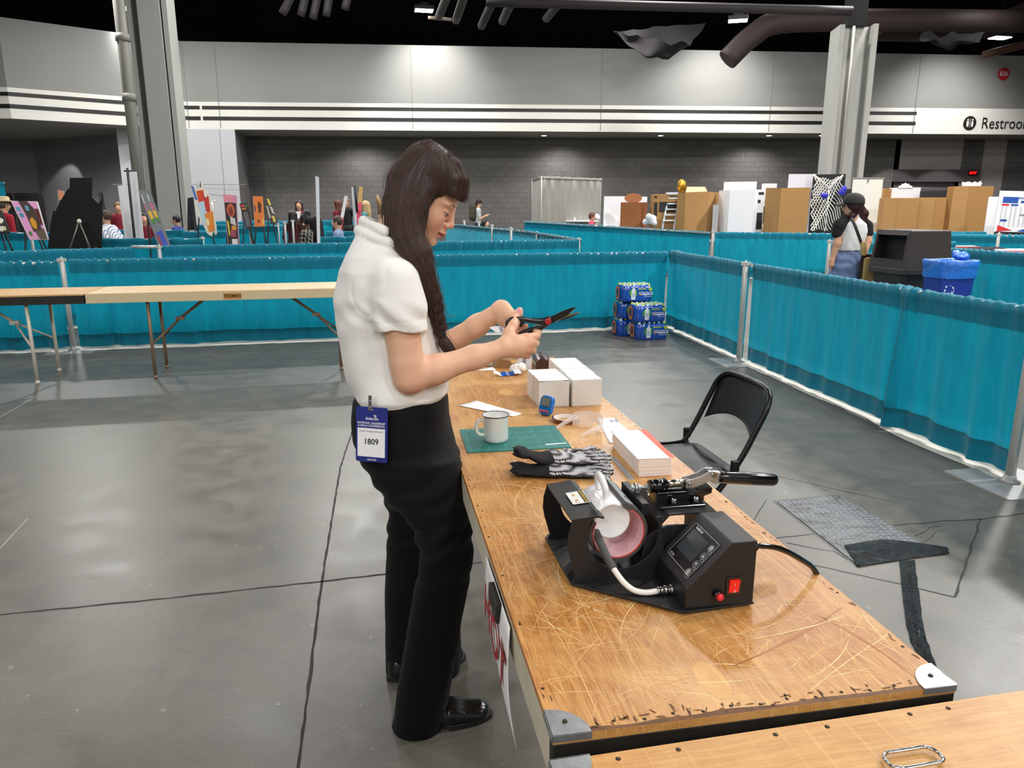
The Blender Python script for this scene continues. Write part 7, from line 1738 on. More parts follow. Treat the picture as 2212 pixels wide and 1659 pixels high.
board('painting', 'tall grey painting with striped pink, yellow and blue figures', 'painting', [(298, 410), (324, 412), (369, 533), (343, 535)], 12.0, 12.3, [('#777c80', rc(.02, .01, .98, .99)), ('#d46a86', [(.10, .26), (.36, .24), (.40, .36), (.14, .38)]), ('#e0b436', [(.16, .38), (.44, .36), (.48, .50), (.20, .52)]), ('#4c8a42', [(.20, .52), (.48, .50), (.5, .58), (.22, .60)]), ('#d46a86', [(.56, .22), (.80, .24), (.84, .34), (.60, .34)]), ('#e0b436', [(.58, .35), (.86, .36), (.90, .48), (.62, .48)]), ('#4c8a42', [(.62, .48), (.90, .48), (.92, .56), (.66, .56)]), ('#4054b8', [(.20, .76), (.75, .70), (.85, .98), (.25, .99)]), ('#b0393c', [(.22, .80), (.36, .79), (.40, .96), (.26, .97)]), ('#e9e7e2', rc(.12, .10, .2, .24)), ('#e9e7e2', rc(.62, .08, .7, .2))], '#6b7074', GR, M_easel)
cast = [(.30, .16), (.36, 0), (.42, .12), (.52, .14), (.56, 0), (.60, .16), (.80, .20), (.95, .5), (1.0, .8), (.98, .95), (.9, .98), (.82, .9), (.7, 1.0), (.5, .95), (.35, .8), (.15, .62), (.1, .35), (0, .1), (.12, .12)]
board('painting', 'cut-out painting in red, orange and pale blue with spires', 'painting', [(410, 388), (452, 388), (470, 510), (428, 512)], 14.2, 14.4, [('#b9d6e4', [(.2, .4), (.7, .35), (.85, .8), (.35, .78)]), ('#d9481f', [(.25, .2), (.62, .18), (.68, .36), (.30, .40)]), ('#c8342a', [(.55, .22), (.85, .30), (.80, .62), (.60, .55)]), ('#e98a2a', [(.5, .6), (.95, .55), (.9, .9), (.6, .92)]), ('#f2d9a8', blob(.6, .75, .1, .07)), ('#5a6fc0', [(.02, .1), (.14, .12), (.26, .36), (.12, .34)]), ('#f3efe6', [(.62, .2), (.78, .22), (.75, .32), (.64, .3)]), ('#8fb2d8', [(.34, .04), (.40, .12), (.34, .16)])], '#e6dcc8', GR, M_easel, 0.02, cast)
board('painting', 'tall orange and black portrait panel with a pink crown of shapes', 'painting', [(482, 420), (510, 422), (517, 532), (493, 532)], 13.3, 13.5, [('#1d1a1a', rc(.05, .16, .95, .98)), ('#c8562a', blob(.5, .30, .32, .13, 16)), ('#7c2f1c', blob(.5, .32, .18, .09, 14)), ('#c7c3bc', [(.4, .42), (.8, .46), (.85, .6), (.4, .56)]), ('#d88a2e', rc(.45, .6, .85, .68)), ('#9a3f55', rc(.35, .68, .8, .82)), ('#d9c23a', [(.1, .5), (.25, .52), (.3, .8), (.18, .78)]), ('#d8d2d0', rc(.4, .86, .9, .98)), ('#e08a9a', [(.0, .0), (.8, .02), (.9, .14), (.05, .16)])], '#c98aa0', GR, M_easel)
board('painting', 'small dark painting with red and green squares', 'painting', [(517, 440), (534, 437), (546, 492), (531, 494)], 15.0, 15.2, [('#26262a', rc(.03, .02, .97, .98)), ('#c23a2c', rc(.1, .06, .6, .16)), ('#d77b2c', rc(.15, .2, .7, .26)), ('#3d7a45', rc(.65, .08, .95, .2)), ('#5c5c62', rc(.2, .36, .8, .95))], '#333', GR, M_easel)
board('painting', 'upright orange painting with black scribbles', 'painting', [(546, 424), (567, 424), (572, 489), (550, 490)], 15.0, 15.1, [('#e87f35', rc(.06, .01, .98, .99)), ('#4d2f22', blob(.62, .36, .18, .20, 18, .3)), ('#3f3a66', rc(.08, .3, .2, .5)), ('#8a3d2a', blob(.45, .82, .14, .06, 12, .2)), ('#e9c25a', rc(.8, .72, .95, .95))], '#d9a070', GR, M_easel)
board('painting', 'slanting black, yellow and white painting', 'painting', [(570, 430), (585, 427), (600, 480), (584, 483)], 15.3, 15.6, [('#2a2c2c', rc(.03, .02, .97, .98)), ('#d9c04a', [(.4, .0), (.7, .05), (.8, .3), (.5, .28)]), ('#b9b6b0', [(.5, .3), (.85, .4), (.9, .7), (.6, .6)]), ('#c9b24a', [(.4, .7), (.8, .75), (.8, .98), (.5, .98)]), ('#a8a496', rc(.06, .3, .3, .8))], '#555', GR, M_easel)
board('covered_easel', 'dark covered easel behind the castle painting', 'easel', [(405, 428), (416, 426), (424, 497), (405, 497)], 16.6, 16.6, [], '#1b1b1e', None, M_easel, 0.1)
board('painting', 'small painting with orange mark peeping out left of the black cut-out', 'painting', [(124, 410), (138, 412), (146, 470), (128, 470)], 15.5, 15.7, [('#d98a5a', rc(.15, .02, .9, .35)), ('#3d4a58', rc(.1, .38, .95, .98))], '#9a9a98', GR, M_easel)
board('painting', 'dark painting with a yellow flower right of the black cut-out', 'painting', [(212, 415), (221, 414), (234, 490), (224, 490)], 14.5, 14.7, [('#2b2e36', rc(.02, .02, .98, .98)), ('#d99a2a', blob(.6, .62, .35, .08, 12, .2))], '#333', GR, M_easel)
board('slim_panel', 'tall thin white panel standing edge-on beside the seated woman', 'panel', [(682, 380), (689, 383), (692, 529), (686, 529)], 12.0, 12.0, [], '#e3e5ea', None, None, 0.05)
board('slim_panel', 'thin leaning panel, white above and pink below', 'panel', [(745, 423), (751, 424), (737, 500), (729, 500)], 14.2, 14.4, [('#d8607c', [(0, .62), (1, .60), (1, 1), (0, 1)])], '#d9dadf', None, None, 0.03)
board('slim_panel', 'leaning pink and red panel with a bare wood top', 'panel', [(776, 402), (784, 404), (778, 492), (768, 492)], 14.6, 14.8, [('#d8496a', [(0, .40), (1, .38), (1, 1), (0, 1)]), ('#b0283c', [(.2, .6), (.8, .58), (.8, .7), (.2, .7)])], '#c9a15f', None, None, 0.03)
t = thing('display_pole', 'black topped grey display pole leaning beside the pink panel', 'stand', (D(765, 513, 13.4).x, 13.4, 0)); a, b = D(763, 404, 13.4), D(769, 513, 13.4); mb = MB(); mb.tube([a, b, (b.x, b.y, 0)], 0.03, 8); mb.build('pole', pal('#b9bcc0'), t, True); mb = MB(); mb.tube([a + V(.03, -.02, .02), a.lerp(b, .5) + V(.05, -.02, 0)], 0.02, 8); mb.build('clamp_bar', M_easel, t, True)
t = thing('wooden_easel', 'slim wooden easel top showing beside the long dark hair', 'easel', (D(822, 460, 16).x, 16, 0)); a = D(815, 423, 16)
for s, e in ((0, (830, 462)), (1, (819, 462))): mb = MB(); mb.tube([a, D(*e, 15.9 + .5 * s)], 0.025, 6); q = D(*e, 15.9 + .5 * s); mb.tube([q, (q.x + .1 * s, q.y, 0)], 0.025, 6); mb.build('easel_leg', M_easelw, t, True)
t = thing('white_display_rack', 'thin white display rack behind the castle painting', 'stand', (D(459, 500, 17).x, 17, 0)); a, b = D(459, 434, 17), D(457, 500, 17); mb = MB(); mb.tube([(b.x, b.y, 0), b, a], 0.02, 6); mb.tube([a, D(464, 434, 17)], 0.02, 6); mb.build('rack', M_white, t, True)

def DX(px, py, y): return D(px, py, y + (0.9 if px < 1557 else 0.2))
# ---- exhibits on the far right
TBL = 0.74
def fold(name, label, cat, xs, m, ybot=None, group=None, flap=None, solid=0.012):
    """free-standing folded panels; xs = [(column, top row, distance)], standing on the exhibit tables"""
    c = DX(xs[len(xs) // 2][0], 490, xs[len(xs) // 2][2]); t = thing(name, label, cat, (c.x, c.y, TBL if not ybot else ybot), group=group)
    for i in range(len(xs) - 1):
        a, b = DX(*xs[i]), DX(*xs[i + 1]); zb = ybot or TBL
        mb = MB(); mb.add([(a.x, a.y, zb), (b.x, b.y, zb), tuple(b), tuple(a)], [(0, 1, 2, 3)]); mb.build('panel', m, t, True, solid=solid)
    return t
GT = 'exhibit tables'
for k, (x0, x1, y) in enumerate(((1296, 1466, 17.0), (1472, 1700, 16.6), (1705, 1885, 17.2), (1890, 2150, 16.6))):
    a, b = DX(x0, 490, y), DX(x1, 490, y); t = thing('exhibit_table', ['white topped table under the folded brown lectern', 'white topped table under the tall brown folded screen', 'white topped table under the net display', 'white topped table under the row of brown boxes'][k], 'table', ((a.x + b.x) / 2, a.y, 0), group=GT)
    w_ = (b.x - a.x); mb = MB(); mb.box((0, 0.2, TBL - 0.02), (w_, 1.2, 0.03)); mb.build('tabletop', M_foam, t)
    for sx_ in (-1, 1):
        for sy in (-.35, .75): mb = MB(); mb.tube([(sx_ * (w_ / 2 - .08), sy, 0), (sx_ * (w_ / 2 - .08), sy, TBL - .03)], 0.02, 8); mb.build('leg', M_legc, t)
EX = 'folded display boards'
fold('display_board', 'white display board left of the brown lectern', 'board', [(1305, 424, 17.4), (1347, 424, 17.7), (1398, 425, 17.9)], M_foam, group=EX)
t = fold('cardboard_lectern', 'dark brown cardboard lectern with an oval top', 'box', [(1341, 437, 16.9), (1385, 437, 16.8), (1398, 437, 17.2)], M_kraft2)
mb = MB(); F = frame(DX(1368, 428, 17.0), (1, 0, 0), (0, 0.3, 1)); mb.lathe([(0.205, -0.01), (0.205, 0.01)], 28, 0, F @ Matrix.Diagonal((1, .55, 1, 1))); mb.build('oval_top', M_kraft2, t, True)
t = thing('printed_carton', 'brown printed carton with a black panel behind the step ladder', 'box', (DX(1422, 470, 17.6).x, 17.6, TBL)); a, b = DX(1397, 421, 17.5), DX(1452, 419, 17.5)
mb = MB(); mb.box(((a.x + b.x) / 2, 17.7, (TBL + a.z) / 2), (b.x - a.x, .35, a.z - TBL)); mb.build('carton', M_kraft, t, True, bevel=.004)
for (x0, y0, x1, y1) in ((1398, 438, 1404, 466), (1409, 437, 1448, 458), (1399, 425, 1404, 429), (1430, 425, 1448, 427)): p, q = DX(x0, y0, 17.515), DX(x1, y1, 17.515); mb = MB(); mb.box(((p.x + q.x) / 2, 17.52, (p.z + q.z) / 2), (q.x - p.x, .006, p.z - q.z)); mb.build('printed_panel', M_ink2, t, True)
mb = MB(); mb.disc((0, 0, 0), .05, 16, 0, frame(DX(1409, 427, 17.515), (1, 0, 0), (0, 0, 1)), .07); mb.build('printed_mark', M_ink2, t, True)
t = thing('step_ladder', 'small white step ladder leaning against the brown folded screen', 'ladder', (DX(1447, 487, 16.6).x, 16.6, TBL))
for (x0, x1) in ((1444, 1428), (1467, 1454)): p, q = DX(x0, 424, 16.7), DX(x1, 486, 16.4); mb = MB(); mb.tube([p, V(q.x, q.y, TBL + .01)], 0.024, 4); mb.build('ladder_rail', M_foam, t, True)
for k in range(5): a, b = DX(1444 - 3 * k, 428 + 12 * k, 16.66 - .05 * k), DX(1466 - 2.6 * k, 428 + 12 * k, 16.66 - .05 * k); mb = MB(); mb.box(tuple((a + b) / 2), (b.x - a.x, .09, .03)); mb.build('step', M_foam, t, True)
mb = MB(); p = DX(1452, 418, 16.7); mb.box(tuple(p), (.26, .2, .05)); mb.build('top_cap', M_foam, t, True)
fold('white_backing', 'white leaning panel right of the step ladder', 'board', [(1456, 424, 17.0), (1472, 424, 16.9)], M_foam)
def lump(name, label, cat, px, py, y, r, m, seed, n=9):
    c = DX(px, py, y); k = SDF(0.05); rr = random.Random(seed)
    for i in range(n): k.ell((c.x + rr.uniform(-.7, .7) * r[0], c.y + rr.uniform(-.5, .5) * r[1], max(c.z + rr.uniform(-.7, .7) * r[2], TBL + .05 if c.z > TBL else 0)), (rr.uniform(.3, .6) * r[0], rr.uniform(.3, .6) * r[1], rr.uniform(.3, .6) * r[2]))
    v, q = k.mesh(min(r) * .12 + .006); t = thing(name, label, cat, (c.x, c.y, c.z - r[2])); np_mesh('shape', v, q, m, t); return t
lump('paper_sculpture', 'crumpled white paper shape left of the step ladder', 'sculpture', 1405, 475, 16.6, (.17, .12, .14), M_foam, 3)
lump('paper_sculpture', 'smaller crumpled white paper shape behind the step ladder', 'sculpture', 1428, 472, 16.9, (.12, .1, .12), M_foam, 5)
t = fold('display_board', 'tall brown cardboard screen with a flap folded over its top', 'board', [(1464, 417, 16.4), (1481, 416, 16.2), (1530, 414, 16.4), (1555, 416, 17.0)], M_kraft, group=EX)
mb = MB(); mb.add([tuple(DX(1481, 416, 16.2)), tuple(DX(1528, 414, 16.4)), tuple(DX(1523, 404, 16.9)), tuple(DX(1484, 404, 16.9))], [(0, 1, 2, 3)]); mb.build('flap', mat('flap_tan', '#c9a27a', .7), t, True, solid=.01)
t = lump('gold_ornament', 'small gold ornament standing behind the brown screen top', 'ornament', 1473, 400, 16.9, (.08, .06, .15), mat('gold', '#c89a3a', .3, .8), 8, 12)
p = DX(1473, 410, 16.9); mb = MB(); mb.tube([p, (p.x, p.y, TBL)], .03, 8); mb.build('base', mat('gold', '#c89a3a', .3, .8), t, True)
fold('display_board', 'big white folded board in front of the printed cartons', 'board', [(1554, 412, 16.8), (1577, 411, 16.4), (1632, 409, 16.6)], M_foam, group=EX)
fold('display_board', 'white board behind, higher than the big white folded board', 'board', [(1564, 393, 17.2), (1635, 392, 17.3)], M_foam, group=EX)
fold('display_board', 'small low white board left of the big white folded board', 'board', [(1541, 442, 16.4), (1553, 442, 16.3)], M_foam, group=EX)
for k, (x0, x1, yt, lab) in enumerate(((1631, 1646, 410, 'white carton with black print right of the white folded board'), (1646, 1672, 397, 'taller white carton with a round black mark behind the large brown board'))):
    y = 16.9 + .15 * k; a, b = DX(x0, yt, y), DX(x1, yt, y); t = thing('printed_carton', lab, 'box', ((a.x + b.x) / 2, y, TBL)); mb = MB(); mb.box(((a.x + b.x) / 2, y + .1, (a.z + TBL) / 2), (b.x - a.x, .2, a.z - TBL)); mb.build('carton', M_foam, t, True)
    for (u0, v0, u1, v1) in ([(.1, .45, .9, .78), (.15, .05, .9, .1), (.1, .2, .5, .26), (.5, .85, .8, .97)] if k == 0 else [(.02, .4, .5, .7), (.1, .3, .4, .36), (.1, .9, .6, .95)]): mb = MB(); mb.box((a.x + (b.x - a.x) * (u0 + u1) / 2, y - .003, a.z + (TBL - a.z) * (v0 + v1) / 2), ((b.x - a.x) * (u1 - u0), .006, (a.z - TBL) * (v1 - v0))); mb.build('printed_panel', M_ink2, t, True)
fold('display_board', 'large plain brown folded board beside the net display', 'board', [(1655, 406, 16.4), (1687, 406, 16.1), (1750, 405, 16.3)], M_kraft, group=EX)
fold('white_banner', 'tall white banner behind the large brown board', 'banner', [(1704, 376, 17.6), (1742, 376, 17.5), (1764, 376, 17.5)], mat('banner_white', '#e4e2ea', .6), 0.02)
t = fold('net_display', 'black display panel hung with a white knotted net', 'display', [(1757, 377, 17.2), (1827, 376, 17.2)], mat('display_black', '#121216', .7), 0.02)
mb = MB(); 
def netpt(u, v): return DX(1757 + 66 * u - 8 * v + 3 * math.sin(v * 9 + u * 4), 378 + 119 * v + 9 * math.sin(PI * u) * (1 - v) + 2 * math.sin(u * 14), 17.05 - .05 * math.sin(v * 7 + u * 5))
for i in range(-11, 12):
    for d in (1, -1):
        pts = [netpt(i / 11 + d * v * .9, v) for v in [k / 14 for k in range(15)] if -0.02 <= i / 11 + d * v * .9 <= 1.02]
        if len(pts) > 1: mb.tube(pts, .010, 4, 0, False)
mb.build('net', mat('net_white', '#e6e4dc', .7), t, True)
mb = MB(); mb.tube([netpt(0, -.01), netpt(.3, .1), netpt(.55, .17), netpt(.75, .09), netpt(1, -.01)], .02, 6); mb.tube([netpt(.55, .15), netpt(.55, 1)], .012, 6); mb.build('net_rope', mat('net_white', '#e6e4dc', .7), t, True)
lump('blue_glove', 'blue glove caught in the white net', 'glove', 1820, 412, 16.9, (.07, .05, .10), mat('glove_blue', '#2b2fb0', .5), 4)
lump('blue_glove', 'second small blue glove hanging lower left in the white net', 'glove', 1780, 424, 16.9, (.08, .05, .05), mat('glove_blue', '#2b2fb0', .5), 6)
t = fold('white_banner', 'white roll-up banner right of the net, behind the woman in the cap', 'banner', [(1843, 386, 17.0), (1908, 386, 17.0)], mat('banner_cream', '#e8e6dd', .6), 0.05)
mb = MB(); mb.box(tuple(DX(1876, 385, 17.0)), (.72, .04, .03)); mb.box(tuple(DX(1876, 389, 16.97)), (.02, .04, .08)); mb.build('top_rail', pal('#8a8a88'), t, True)
def carton(label, x0, x1, yt, y, xs=None, name='cardboard_box', m=M_kraft, grp='brown exhibit boxes'):
    a, b = DX(x0, yt, y), DX(x1, yt, y); t = thing(name, label, 'box', ((a.x + b.x) / 2, y, TBL), group=grp); w_ = b.x - a.x; s = (xs - x0) / (x1 - x0) if xs else .3
    mb = MB(); h = a.z - TBL; mb.prism([(-w_ / 2, .35), (-w_ / 2, .12), (-w_ / 2 + w_ * s, -.05), (w_ / 2, 0.08), (w_ / 2, .4)], 0, h); mb.build('carton', m, t, bevel=.004)
    mb = MB(); mb.box((w_ * (s - .5), -.045, h / 2), (.006, .012, h)); mb.build('fold_line', mat('kraft_fold', '#8d6539', .8), t); return t
carton('narrow brown box behind, left end of the row', 1893, 1921, 408, 17.3)
carton('low brown box right of the white banner', 1907, 1980, 428, 16.4, 1928)
carton('low brown box in the middle of the row', 1980, 2057, 427, 16.5, 2008)
carton('tall brown box at the right end of the row', 2056, 2140, 403, 16.2, 2080)
fold('cloud_board', 'white cloud-topped board behind the low brown boxes', 'board', [(1922, 406, 17.2), (1989, 405, 17.2)], M_foam)
p = [DX(1940 + 32 * k / 10, 406 - 9 * abs(math.sin(k / 10 * PI)) - 2 * abs(math.sin(k * 1.57)), 17.18) for k in range(11)]; t = thing('cloud_cutout', 'white cloud cut-out on top of the white board', 'cutout', tuple(DX(1956, 406, 17.18))); mb = MB(); mb.poly([tuple(q) for q in p]); mb.build('cutout', M_foam, t, True, solid=.02)
fold('black_panel', 'black panel behind the middle brown box', 'board', [(1988, 413, 17.0), (2048, 412, 17.0)], mat('panel_dark', '#27272a', .6))
p = [DX(2078, 402, 16.4), DX(2078, 393, 16.4), DX(2086, 394, 16.4), DX(2092, 392, 16.4), DX(2100, 395, 16.4), DX(2106, 392, 16.4), DX(2112, 395, 16.4), DX(2118, 391, 16.4), DX(2121, 396, 16.4), DX(2118, 402, 16.4)]; t = thing('scroll_cutout', 'white scroll-edged cut-out on the tall brown box', 'cutout', tuple(DX(2098, 402, 16.4))); mb = MB(); mb.poly([tuple(q) for q in p]); mb.build('cutout', M_foam, t, True, solid=.02)
t = fold('white_banner', 'dark upright panel behind the cap of the standing woman', 'board', [(1822, 408, 17.6), (1842, 408, 17.6)], mat('panel_dark', '#27272a', .6), 0.02)
# rules poster at the right edge
q = [(2152, 412), (2225, 409), (2225, 502), (2146, 500)]; P = [D(*k, 14.2) for k in q]
t = thing('poster_board', 'white poster with blue heading and columns of small print at the right edge', 'poster', (P[3].x, 14.2, 0)); F = frame(P[3], P[2] - P[3], P[0] - P[3]); w_ = (P[2] - P[3]).length; h_ = (P[0] - P[3]).length
mb = MB(); mb.box((w_ / 2, h_ / 2, -.01), (w_, h_, .02), 0, F); mb.build('panel', M_foam, t, True)
mb = MB(); mb.rect(w_ * .42, h_ * .15, F, 0, (w_ * .32, h_ * .78), .002); mb.rect(w_ * .2, h_ * .045, F, 1, (w_ * .2, h_ * .66), .002); mb.rect(w_ * .2, h_ * .045, F, 0, (w_ * .45, h_ * .66), .002); mb.rect(w_ * .17, h_ * .06, F, 0, (w_ * .69, h_ * .74), .002); mb.rect(w_ * .18, h_ * .05, F, 0, (w_ * .22, h_ * .28), .002); mb.rect(w_ * .17, h_ * .045, F, 2, (w_ * .72, h_ * .42), .002)
for cx_ in (.13, .24, .38, .50, .64, .76):
    for k in range(15): mb.rect(w_ * .055, h_ * .008, F, 2, (w_ * cx_, h_ * (.61 - k * .034)), .002)
mb.poly([(w_ * .08, h_ * .16, .003), (w_ * .08, h_ * .0, .003), (w_ * .5, h_ * .04, .003)], 1, F); mb.poly([(w_ * .62, h_ * .02, .003), (w_ * .95, h_ * .12, .003), (w_ * .95, h_ * .0, .003)], 0, F)
mb.text('SkillsUSA', .055, F @ T(w_ * .68, h_ * .83, .003), 0, True); mb.build('print', [pal('#2a55a8'), pal('#d2303c'), pal('#9a9aa2')], t, True)
fold('poster_board', 'second white poster half hidden behind the rules poster', 'poster', [(2136, 425, 15.0), (2158, 425, 15.0)], M_foam, .3)
# red covered table beyond the bins
a, b = D(2040, 534, 11.4), D(2290, 545, 10.6); zt_ = 0.82
t = thing('red_table', 'table under a red cloth beyond the blue bin', 'table', ((a.x + b.x) / 2, (a.y + b.y) / 2, 0), math.atan2(b.y - a.y, b.x - a.x)); w_ = (b - a).length
mb = MB(); mb.box((0, .3, zt_ / 2), (w_, .75, zt_), 0, None, (1, 1)); mb.build('red_cloth', mat('red_cloth', '#b3203a', .8, nz=(5, '#96182e', .6)), t, bevel=.03)
for k, (px, y, sz, colr, lab, nm) in enumerate(((2075, 11.2, (.5, .3, .05), '#8f2030', 'dark red folder with a pale edge on the red table', 'folder'), (2115, 11.1, (.75, .25, .035), '#17171a', 'black bag lying flat on the red table', 'bag'), (2190, 10.9, (.5, .25, .02), '#e8e6e4', 'white papers at the right end of the red table', 'papers'))):
    p = D(px, 530, y + .25); t = thing(nm, lab, nm, (p.x, p.y, zt_), R(-8)); mb = MB(); mb.box((0, 0, sz[2] / 2 + .002), sz, 0, None, (.96, .9)); mb.build('cover', pal(colr), t, bevel=.01)
    mb = MB(); mb.box((0.05, 0, sz[2] + .006), (sz[0] * .6, sz[1] * .6, .008)); mb.build('sheet', pal('#dcdad8') if k != 1 else pal('#2c2c30'), t)
t = thing('drink_can', 'small items on the ledge of the grey booth, seen as a blue bottle', 'bottle', (D(1212, 468, 24).x, 24, 0)); t['label'] = 'small blue bottle on the ledge in front of the grey booth'
p = D(1212, 474, 23.5); mb = MB(); mb.lathe([(.04, p.z - .05), (.05, p.z), (.05, p.z + .07), (.02, p.z + .11), (.02, p.z + .13)], 10, 0, T(p.x - MW[t.name].to_translation().x, p.y - 24, 0)); mb.build('bottle', pal('#2b5aa8'), t)
a, b = D(1190, 476, 23.4), D(1300, 480, 22.6); t = thing('booth_table', 'long table with small supplies inside the grey drape booth', 'table', ((a.x + b.x) / 2, a.y + .3, 0)); mb = MB(); mb.box((0, 0, a.z - .02), (b.x - a.x, .6, .04)); mb.build('tabletop', M_foam, t)
for s in (-1, 1): mb = MB(); mb.box((s * (b.x - a.x) * .45, 0, a.z / 2 - .02), (.05, .5, a.z - .04)); mb.build('leg', M_legc, t)
for k, (px, colr, r) in enumerate(((1199, '#c05a3a', .06), (1205, '#3a6fc0', .05), (1229, '#8fc04a', .05), (1240, '#e0ddd0', .06))):
    p = D(px, 474, 23.7); mb = MB(); mb.lathe([(r * .8, -.06), (r, 0), (r * .9, .05), (r * .4, .08)], 10, 0, T(*p)); o = mb.build('supply_pot', pal(colr)); tag(o, ['terracotta coloured pot, first on the booth ledge', 'blue pot, second on the booth ledge', 'green pot, third on the booth ledge', 'cream pot, last on the booth ledge'][k], 'pot', 'pots on the booth ledge')

# ---- bins
M_bin = mat('bin_brown', '#453d39', 0.42, nz=(30, '#3a332f', .5)); M_bin2 = mat('bin_dark', '#2a2523', 0.5)
p = D(1966, 560, 7.75); t = thing('trash_bin', 'dark brown trash bin with an open hooded lid', 'bin', (p.x, p.y, 0), R(12))
def taper(mb, w0, d0, z0, w1, d1, z1, r=.05, mi=0): mb.loft([[(x, y, z) for x, y in rrect(w, d, r, 4)] for w, d, z in ((w0, d0, z0), (w1, d1, z1))], mi, True, True, False)
mb = MB(); taper(mb, .40, .40, 0, .50, .50, .80, .06); mb.build('bin_body', M_bin2, t)
mb = MB(); taper(mb, .555, .555, .78, .565, .565, .835, .05); mb.build('lid_skirt', M_bin, t, bevel=.006)
zb_, zt2 = .835, 1.215
mb = MB(); W2, D2 = .27, .27
P = {'fl': (-W2, -D2), 'fr': (W2, -D2), 'br': (W2, D2), 'bl': (-W2, D2)}
vs = [(-W2, -D2, zb_), (W2, -D2, zb_), (W2, D2, zb_), (-W2, D2, zb_), (-W2 * .86, -D2 * .92, zt2), (W2 * .86, -D2 * .92, zt2), (W2 * .86, D2 * .92, zt2), (-W2 * .86, D2 * .92, zt2)]
mb.add(vs, [(4, 5, 6, 7), (1, 2, 6, 5), (0, 1, 5, 4)]); ins = [(-W2 * .985 + .0, -D2 * .8, zb_ + .09), (-W2 * .985, D2 * .8, zb_ + .09), (-W2 * .9, D2 * .78, zt2 - .05), (-W2 * .9, -D2 * .78, zt2 - .05)]
o4 = [vs[0], vs[3], vs[7], vs[4]]; mb.add(o4 + ins, [(0, 1, 5, 4), (1, 2, 6, 5), (2, 3, 7, 6), (3, 0, 4, 7)])
mb.add([vs[2], vs[3], vs[7], vs[6]], [(0, 1, 2, 3)]); mb.build('hood', M_bin, t, bevel=.012)
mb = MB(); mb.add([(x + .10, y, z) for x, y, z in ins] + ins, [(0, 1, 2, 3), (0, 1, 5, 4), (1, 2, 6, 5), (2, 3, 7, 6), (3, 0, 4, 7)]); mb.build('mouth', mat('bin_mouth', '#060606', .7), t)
F = frame((0.0, -.243, .60), (1, 0, 0), (0, .06, 1)); mb = MB()
mb.ring((-.09, .02, .0), .028, .034, 16, 0, F @ Matrix.Diagonal((1.3, .85, 1, 1)))
for k in (-1, 0, 1): mb.box((-.117 + k * .022, .017, 0), (.004, .046, .001), 0, F)
for k in range(4): mb.rect(.05, .006, F, 0, (-.117 + .006 * (k % 2), -.03 - k * .017), 0)
mb.build('printed_symbol', pal('#a9a39c'), t)
p = D(2049, 600, 7.0); t = thing('recycling_bin', 'blue recycling bin with a blue liner folded over its rim', 'bin', (p.x, p.y, 0), R(4))
M_rb = mat('bin_blue', '#1a3a9c', 0.4); M_bag = mat('liner_blue', '#2f7be0', 0.28, coat=.3, bump=(20, .6, .02))
mb = MB(); taper(mb, .27, .24, 0, .345, .29, .93, .03); mb.build('bin_body', M_rb, t)
mb = MB(); rings = []
for k, (z, s) in enumerate(((.80, 1.0), (.83, 1.035), (.87, 1.02), (.90, 1.05), (.95, 1.075), (.962, 1.04), (.955, .96), (.90, .90))):
    ring = []
    for j, (x, y) in enumerate(rrect(.358 * s, .303 * s, .05, 10)): w_ = 1 + .018 * math.sin(j * 2.3 + k) + .012 * mnoise.noise(V(j * .8, k, 2)); ring.append((x * w_, y * w_, z + .006 * math.sin(j * 1.7 + k * 2)))
    rings.append(ring)
mb.loft(rings, 0, False); mb.build('liner', M_bag, t)
k = SDF(.02); rr = random.Random(2)
for i in range(9): k.ell((.10 + rr.uniform(-.05, .05), rr.uniform(-.06, .06), .975 + rr.uniform(-.02, .04)), (rr.uniform(.03, .06), rr.uniform(.02, .05), rr.uniform(.02, .04)))
k.disp = lambda X: .006 * np.sin(X[:, 0] * 90 + 2 * np.sin(X[:, 1] * 80)) * np.cos(X[:, 2] * 70); v, q = k.mesh(.009); np_mesh('liner_knot', v, q, M_bag, t, False)
F = frame((-.075, -.140, .70), (1, 0, 0), (0, .035, 1)); mb = MB()
for a in range(3):
    Fa = F @ RZ(a * 2 * PI / 3)
    mb.sheet([[(-.034, .030, .001), (-.022, .044, .001)], [(-.006, .054, .001), (-.006, .040, .001)]], 0, False, Fa); mb.poly([(.004, .058, .001), (.004, .030, .001), (.024, .036, .001)], 0, Fa); mb.sheet([[(-.040, .020, .001), (-.030, .012, .001)], [(-.030, .036, .001), (-.020, .026, .001)]], 0, False, Fa)
mb.build('recycle_symbol', pal('#e6ecf4'), t)

p = G(1024, 1200); lump('blue_bag', 'dark blue bag edge on the floor under the work table', 'bag', 1022, 1172, p.y, (.06, .06, .07), mat('bag_blue', '#1f3a86', .5), 7)

